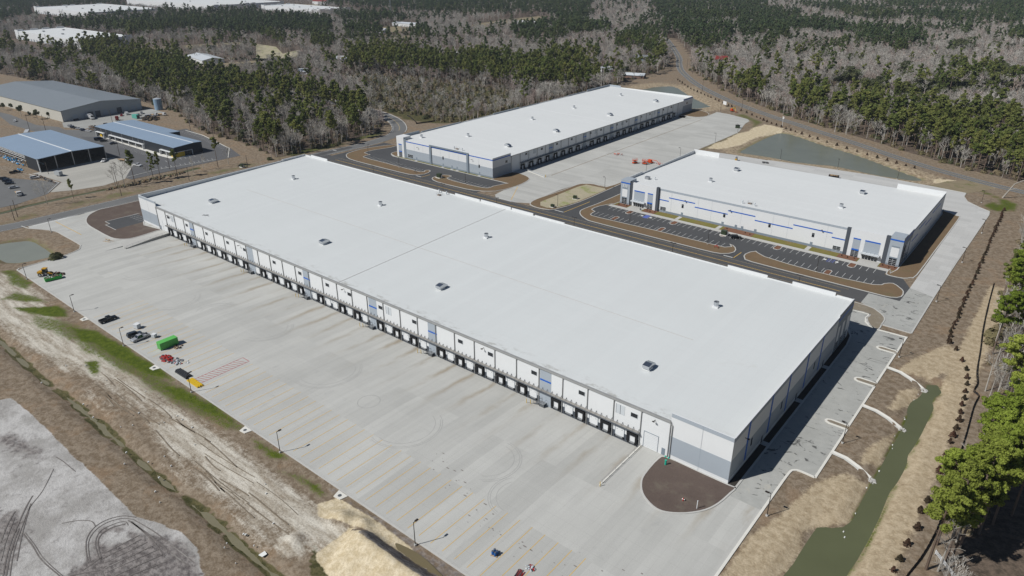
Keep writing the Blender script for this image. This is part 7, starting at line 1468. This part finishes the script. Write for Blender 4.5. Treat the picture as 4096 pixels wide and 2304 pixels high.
used = np.zeros(n_, bool)
for i in ip:
    x, y = px_[i], py_[i]; st = stand(x, y); used[i] = True; nearp = dist[i] < 300; s = hs[i]
    treething('pine_tree', 'tall pine standing ' + st, 'tree', 'pines ' + st, HI[i % 4] if nearp else MID[i % 5], x, y, -.1, rot[i], (s * RNG.uniform(.9, 1.2), s * RNG.uniform(.9, 1.2), s))
for i in ib:
    x, y = px_[i], py_[i]; st = stand(x, y); used[i] = True; s = hs[i]
    treething('bare_tree', 'leafless tree standing ' + st, 'tree', 'leafless trees ' + st, BM[i % 5] if s > .5 else BM[i % 2], x, y, -.1, rot[i], (s, s, s), ('trunk', 'branches'))
for i in io:
    x, y = px_[i], py_[i]; st = stand(x, y); used[i] = True; s = hs[i]
    treething('evergreen_oak', 'dark evergreen standing ' + st, 'tree', 'rounded evergreens ' + st, EVM[i % 3], x, y, -.1, rot[i], (s, s, s))
for k, (a, b, s) in enumerate(((1590, 1380, 1.22), (1790, 1290, 1.2), (1700, 1130, 1.1), (1930, 1150, 1.2), (2120, 1020, 1.15), (1850, 960, 1.05), (2260, 930, 1.2), (2450, 840, 1.1), (2050, 760, 1.1), (2380, 660, 1.15), (2200, 560, 1.0))):
    x, y = Z(3, 3, [(a, b)])[0]; st = stand(x + 4, y); treething('pine_tree', 'tall pine standing ' + st, 'tree', 'pines ' + st, HI[k % 4], x, y, -.1, k * 1.7, (s, s, s))
# individual trees of the west verge and around the sheds
for lb, k, x, y, s in (('tall lone pine with a spreading crown beside the pale apron, left', 'p0', -66, 26.5, 1.0), ('thin pine with a small crown on the west verge, before the office stalls', 'p3', -66, 37.2, .85), ('thin pine just right of its twin on the west verge', 'p2', -65.4, 41, .8), ('slender pine before the yellow corner of the office', 'p0', -61.8, 49.5, .82), ('tall slender pine farthest right on the west verge', 'p4', -62, 75.5, .95), ('small sparse pine near the left ditch', 'p2', -66, -6.5, .55),
    ('bare spreading tree beside the lone pine', 'b1', -66.5, 21.0, .95), ('thin bare tree left of the lone pine', 'b0', -69, 17.0, .9), ('bare spreading tree by the left ditch', 'b1', -66, -19.5, .85), ('thin bare tree between the lone pine and thin pines', 'b0', -66.5, 35.2, .75), ('thin bare tree at the far end of the west verge', 'b0', -62.5, 83, .8), ('thin bare tree before the office car park', 'b0', -63, 60, .65), ('thin bare tree right of the yellow corner', 'b0', -63.5, 67, .7)):
    if k[0] == 'p': treething('pine_tree', lb, 'tree', None, MID[int(k[1])], x, y, -.1, s * 9, (s * .9, s * .9, s))
    else: treething('bare_tree', lb, 'tree', None, BBIG[1] if k == 'b1' else BM[int(s * 50) % 5], x, y, -.1, s * 11, (s, s, s), ('trunk', 'branches'))
for i, (x, y, s, q) in enumerate(((-368, 57, .62, 'farthest left of the row'), (-362, 61, .55, 'second of the row'), (-331.5, 58, .8, 'third of the row'), (-306, 61, .75, 'largest near the corner'), (-301.3, 68, .5, 'small, by the corner'), (-318, 60, .45, 'smallest of the row'))):
    treething('evergreen_oak', 'dark round tree before the beige wall of the grey shed, ' + q, 'tree', None, EVM[i % 3], x, y, 0, i, (s * .8, s * .8, s))
treething('bare_tree', 'big pale spreading tree standing out in the grey woods at upper right', 'tree', None, BBIG[0], *gx(3, 0, 1640, 830, 0), 0, 1, (1.5, 1.5, 1.45), ('trunk', 'branches'))
treething('bare_tree', 'broad bare tree at the wood edge beside the two-lane road, right', 'tree', None, BBIG[2], *gx(3, 0, 670, 1330, 0), 0, 2, (1.25, 1.25, 1.3), ('trunk', 'branches'))
treething('bare_tree', 'second bare tree at the wood edge, right of the broad one', 'tree', None, BBIG[1], *gx(3, 0, 785, 1360, 0), 0, 4, (1.0, 1.0, 1.1), ('trunk', 'branches'))
o = thing('leaning_snag', 'pale dead tree leaning over the far right corner by the road', 'tree', (*gx(3, 1, 2360, 540, 0), 0)); P_('trunk', MB().rod((0, 0, -.2), (3.5, 1.5, 8), .45, .28, 7).rod((3.5, 1.5, 8), (7.5, 2, 11), .28, .1, 6).rod((3.5, 1.5, 8), (6.5, 3.5, 9.5), .2, .08, 5), GBARK, o); P_('branches', MB().rod((2, .8, 4.5), (5, -1, 6.5), .14, .05, 5).rod((6, 1.8, 10), (9, 1, 10.5), .1, .04, 4), GBARK, o)
# planted shrubs
SH = [bush_mesh(500 + i, 1.7, 1.0, 90, .42, SHRUBM, True) for i in range(3)]
def shrub(label, group, x, y, s, i):
    o = bpy.data.objects.new('shrub', SH[i % 3]); C.objects.link(o); o.location = (x, y, -.1); o.rotation_euler = (0, 0, i); o.scale = (s, s, s); return tag(o, label, 'shrub', group)
row = smooth_path([(-1, 557), (38, 511.5), (73.5, 480), (93, 462), (118.5, 441), (138.6, 424.2), (151.8, 412), (166.8, 401.5), (181, 391.5), (194, 383), (217, 369), (240, 355.5), (260, 345), (275, 338.5)], 6); acc = 0; i = 0
for a, b in zip(row, row[1:]):
    d = math.hypot(b[0] - a[0], b[1] - a[1]); acc += d
    if acc > 5.6: shrub('small dark shrub in the long single row planted along the two-lane road', 'shrubs along the two-lane road', b[0], b[1], RNG.uniform(.75, 1.15), i); acc = 0; i += 1
for y in np.arange(283, 112, -3.5): shrub('dark shrub in the dense hedge row on the right, beside the straw bank', 'hedge row on the right', 324.8 + (283 - y) * .031 + RNG.uniform(-.3, .3), y, RNG.uniform(.6, .95), i); i += 1
for x, y in ((331, 113.4), (333.5, 109.3), (336.3, 102.6), (338.3, 97.6), (339.4, 92.2), (340.1, 88.1), (340.5, 82.9), (340.9, 78.5), (340.9, 74.6), (341.3, 70.1), (341.8, 65.7), (341.9, 61), (341.9, 56.5), (341.8, 53), (342.2, 24.1), (341.6, 19.4), (342.4, 13), (341.8, 6.3), (341.6, .3), (341.3, -3.8), (342, 46), (342, 38)): shrub('spaced brown-green shrub in the single line between canal and silt fence', 'shrub line by the canal', x, y, RNG.uniform(.75, 1.1), i); i += 1
o = tag(bpy.data.objects.new('shrub', bush_mesh(531, 2.2, 2.2, 320, .5, EVERG)), 'dark leafy bush at the tip of the grey pond island', 'shrub'); C.objects.link(o); o.location = (17.0, -46.3, -.1); o.scale = (1.1, 1.5, 1)
for k, (x, y) in enumerate(((168, 168.4), (170.5, 169.6), (172.6, 168.6), (184, 169.5), (186.3, 168.4), (188.5, 169.4), (227, 169.5), (236, 169.5), (238.5, 168.8), (279.5, 169.2), (282, 168.6), (284.6, 169.4), (296, 169), (298.5, 168.4), (300.6, 169.4))): shrub('tiny new plant in the red mulch beds at the numbered warehouse', 'tiny plants in the mulch beds', x, y, .42, k)
# the rest of the woods: one object per kind, its trees too many to count
def proto(parts, name):
    me = bpy.data.meshes.new(name); bm = bmesh.new()
    for k, p in enumerate(parts):
        n0 = len(bm.faces); bm.from_mesh(p); bm.faces.ensure_lookup_table()
        for f in bm.faces[n0:]: f.material_index = k
    bm.to_mesh(me); bm.free()
    for p in parts: me.materials.append(p.materials[0])
    return bpy.data.objects.new(name, me)
def scatter(name, idx, protos, label, cat, sxy=(.9, 1.25), z=-.2):
    me = bpy.data.meshes.new(name); n = len(idx); me.vertices.add(n); me.vertices.foreach_set('co', np.stack([px_[idx], py_[idx], np.full(n, z)], 1).astype(np.float32).ravel())
    a = me.attributes.new('rot', 'FLOAT_VECTOR', 'POINT'); a.data.foreach_set('vector', np.stack([np.zeros(n), np.zeros(n), rot[idx]], 1).astype(np.float32).ravel()); w = RNG.uniform(*sxy, n)
    a = me.attributes.new('scl', 'FLOAT_VECTOR', 'POINT'); a.data.foreach_set('vector', np.stack([hs[idx] * w, hs[idx] * w, hs[idx]], 1).astype(np.float32).ravel()); a = me.attributes.new('pick', 'INT', 'POINT'); a.data.foreach_set('value', RNG.integers(0, len(protos), n).astype(np.int32))
    o = bpy.data.objects.new(name, me); C.objects.link(o); tag(o, label, cat, None, 'stuff')
    g = bpy.data.node_groups.new(name, 'GeometryNodeTree'); g.interface.new_socket('Geometry', in_out='INPUT', socket_type='NodeSocketGeometry'); g.interface.new_socket('Geometry', in_out='OUTPUT', socket_type='NodeSocketGeometry')
    N = g.nodes.new; L = g.links.new; gi, go = N('NodeGroupInput'), N('NodeGroupOutput'); iop = N('GeometryNodeInstanceOnPoints'); jn = N('GeometryNodeJoinGeometry')
    for p in protos: oi = N('GeometryNodeObjectInfo'); oi.inputs['Object'].default_value = p; oi.inputs['As Instance'].default_value = True; L(oi.outputs['Geometry'], jn.inputs[0])
    def att(nm, ty): q = N('GeometryNodeInputNamedAttribute'); q.data_type = ty; q.inputs['Name'].default_value = nm; return q.outputs['Attribute']
    mp = N('GeometryNodeMeshToPoints'); L(gi.outputs[0], mp.inputs['Mesh']); L(mp.outputs[0], iop.inputs['Points']); L(jn.outputs[0], iop.inputs['Instance']); iop.inputs['Pick Instance'].default_value = True
    L(att('pick', 'INT'), iop.inputs['Instance Index']); e2r = N('FunctionNodeEulerToRotation'); L(att('rot', 'FLOAT_VECTOR'), e2r.inputs[0]); L(e2r.outputs[0], iop.inputs['Rotation']); L(att('scl', 'FLOAT_VECTOR'), iop.inputs['Scale']); L(iop.outputs[0], go.inputs[0])
    md = o.modifiers.new('scatter', 'NODES'); md.node_group = g
    return o
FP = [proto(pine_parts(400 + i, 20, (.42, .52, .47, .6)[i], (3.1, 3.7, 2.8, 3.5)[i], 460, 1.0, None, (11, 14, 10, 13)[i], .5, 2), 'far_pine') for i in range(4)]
FB_ = [proto(bare_parts(420 + i, 14, .31, (8, 5, 4), .05), 'far_bare') for i in range(4)] + [proto(bare_parts(430, 13, .31, (8, 5, 4), .05, RBARK), 'far_bare')]
FO = [proto(broad_parts(440 + i, 12, 4.5, 380, 1.1), 'far_oak') for i in range(2)]
FU = [proto([bush_mesh(450 + i, 2.0, 1.7, 70, .75, BUSHM)], 'far_bush') for i in range(3)] + [proto([bush_mesh(455, 1.6, 1.6, 60, .7, EVERG)], 'far_bush')]
rest = keep & ~used
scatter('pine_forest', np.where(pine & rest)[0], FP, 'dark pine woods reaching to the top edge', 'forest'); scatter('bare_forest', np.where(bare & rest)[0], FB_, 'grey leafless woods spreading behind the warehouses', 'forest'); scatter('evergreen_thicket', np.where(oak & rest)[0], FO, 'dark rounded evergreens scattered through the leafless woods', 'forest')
ub = np.where((dist < 1000) & (RNG.random(n_) < np.where(inscr, .95, .55)))[0]; px_ = px_ + RNG.uniform(-2, 2, n_); py_ = py_ + RNG.uniform(-2, 2, n_); hs = RNG.uniform(.5, 1.25, n_) * np.where(inscr, 1.15, 1.0)
scatter('undergrowth', ub, FU, 'brown and olive brush covering the woodland floor and the clearing', 'undergrowth', (.8, 1.6))
print('TREES', n_, 'pine', int((pine & rest).sum()), 'bare', int((bare & rest).sum()), 'oak', int((oak & rest).sum()), 'under', len(ub))
# ------------------------------------------------------------ air
hz = MB().box(-7100, 5100, -1300, 9100, -4.0, 125.0).build('haze', [])
hm = bpy.data.materials.new('haze_air'); hm.use_nodes = True; ht = hm.node_tree
for nd in list(ht.nodes):
    if nd.type == 'BSDF_PRINCIPLED': ht.nodes.remove(nd)
pv = ht.nodes.new('ShaderNodeVolumePrincipled'); pv.inputs['Color'].default_value = (0.80, 0.88, 1.0, 1); pv.inputs['Density'].default_value = 0.00007; pv.inputs['Anisotropy'].default_value = 0.2
ht.links.new(pv.outputs[0], ht.nodes['Material Output'].inputs['Volume'])
hz.data.materials.append(hm); tag(hz, 'thin blue-grey haze over the whole landscape', 'haze', None, 'stuff')
# ------------------------------------------------------------ separate pieces become parts of their own
SPLIT = {'parapet', 'parapet_tower', 'parapet_cap', 'dock_bumper', 'accent_band', 'accent_panel', 'grey_field', 'blue_band', 'corner_panel', 'post', 'bumper', 'drain_shoe', 'yellow_panel', 'roof_unit', 'window', 'dock_door', 'tower_number',
         'lamp_head', 'leg', 'board', 'eave_rails', 'bearer', 'plank', 'lock_bar', 'corner_casting', 'lift_arm', 'dark_base_band', 'rib', 'tower_base', 'recess_head', 'mast', 'cabin_post', 'scissor_arm', 'stripe', 'slit_window'}
def split_pieces(o):
    me = o.data; nv = len(me.vertices); par = list(range(nv))
    def root(i):
        while par[i] != i: par[i] = par[par[i]]; i = par[i]
        return i
    for p in me.polygons:
        a = root(p.vertices[0])
        for v in p.vertices[1:]:
            b = root(v)
            if b != a: par[b] = a
    gr = {}
    for p in me.polygons: gr.setdefault(root(p.vertices[0]), []).append(p)
    if len(gr) < 2 or len(gr) > 40: return
    first = True
    for ps in gr.values():
        ids = sorted({v for p in ps for v in p.vertices}); mp = {v: i for i, v in enumerate(ids)}
        nm = bpy.data.meshes.new(o.name.split('.')[0]); nm.from_pydata([me.vertices[v].co[:] for v in ids], [], [[mp[v] for v in p.vertices] for p in ps])
        for m_ in me.materials: nm.materials.append(m_)
        nm.polygons.foreach_set('material_index', [p.material_index for p in ps])
        if first: new_me = nm; first = False
        else: c = o.copy(); c.data = nm; C.objects.link(c)
    o.data = new_me
done = {}
for o in list(C.objects):
    if o.type == 'MESH' and o.parent and o.name.split('.')[0] in SPLIT and not len(o.children) and o.data.users == 1: split_pieces(o)
for o in C.objects:
    if o.name.startswith('canopy_brackets'): o['kind'] = 'stuff'
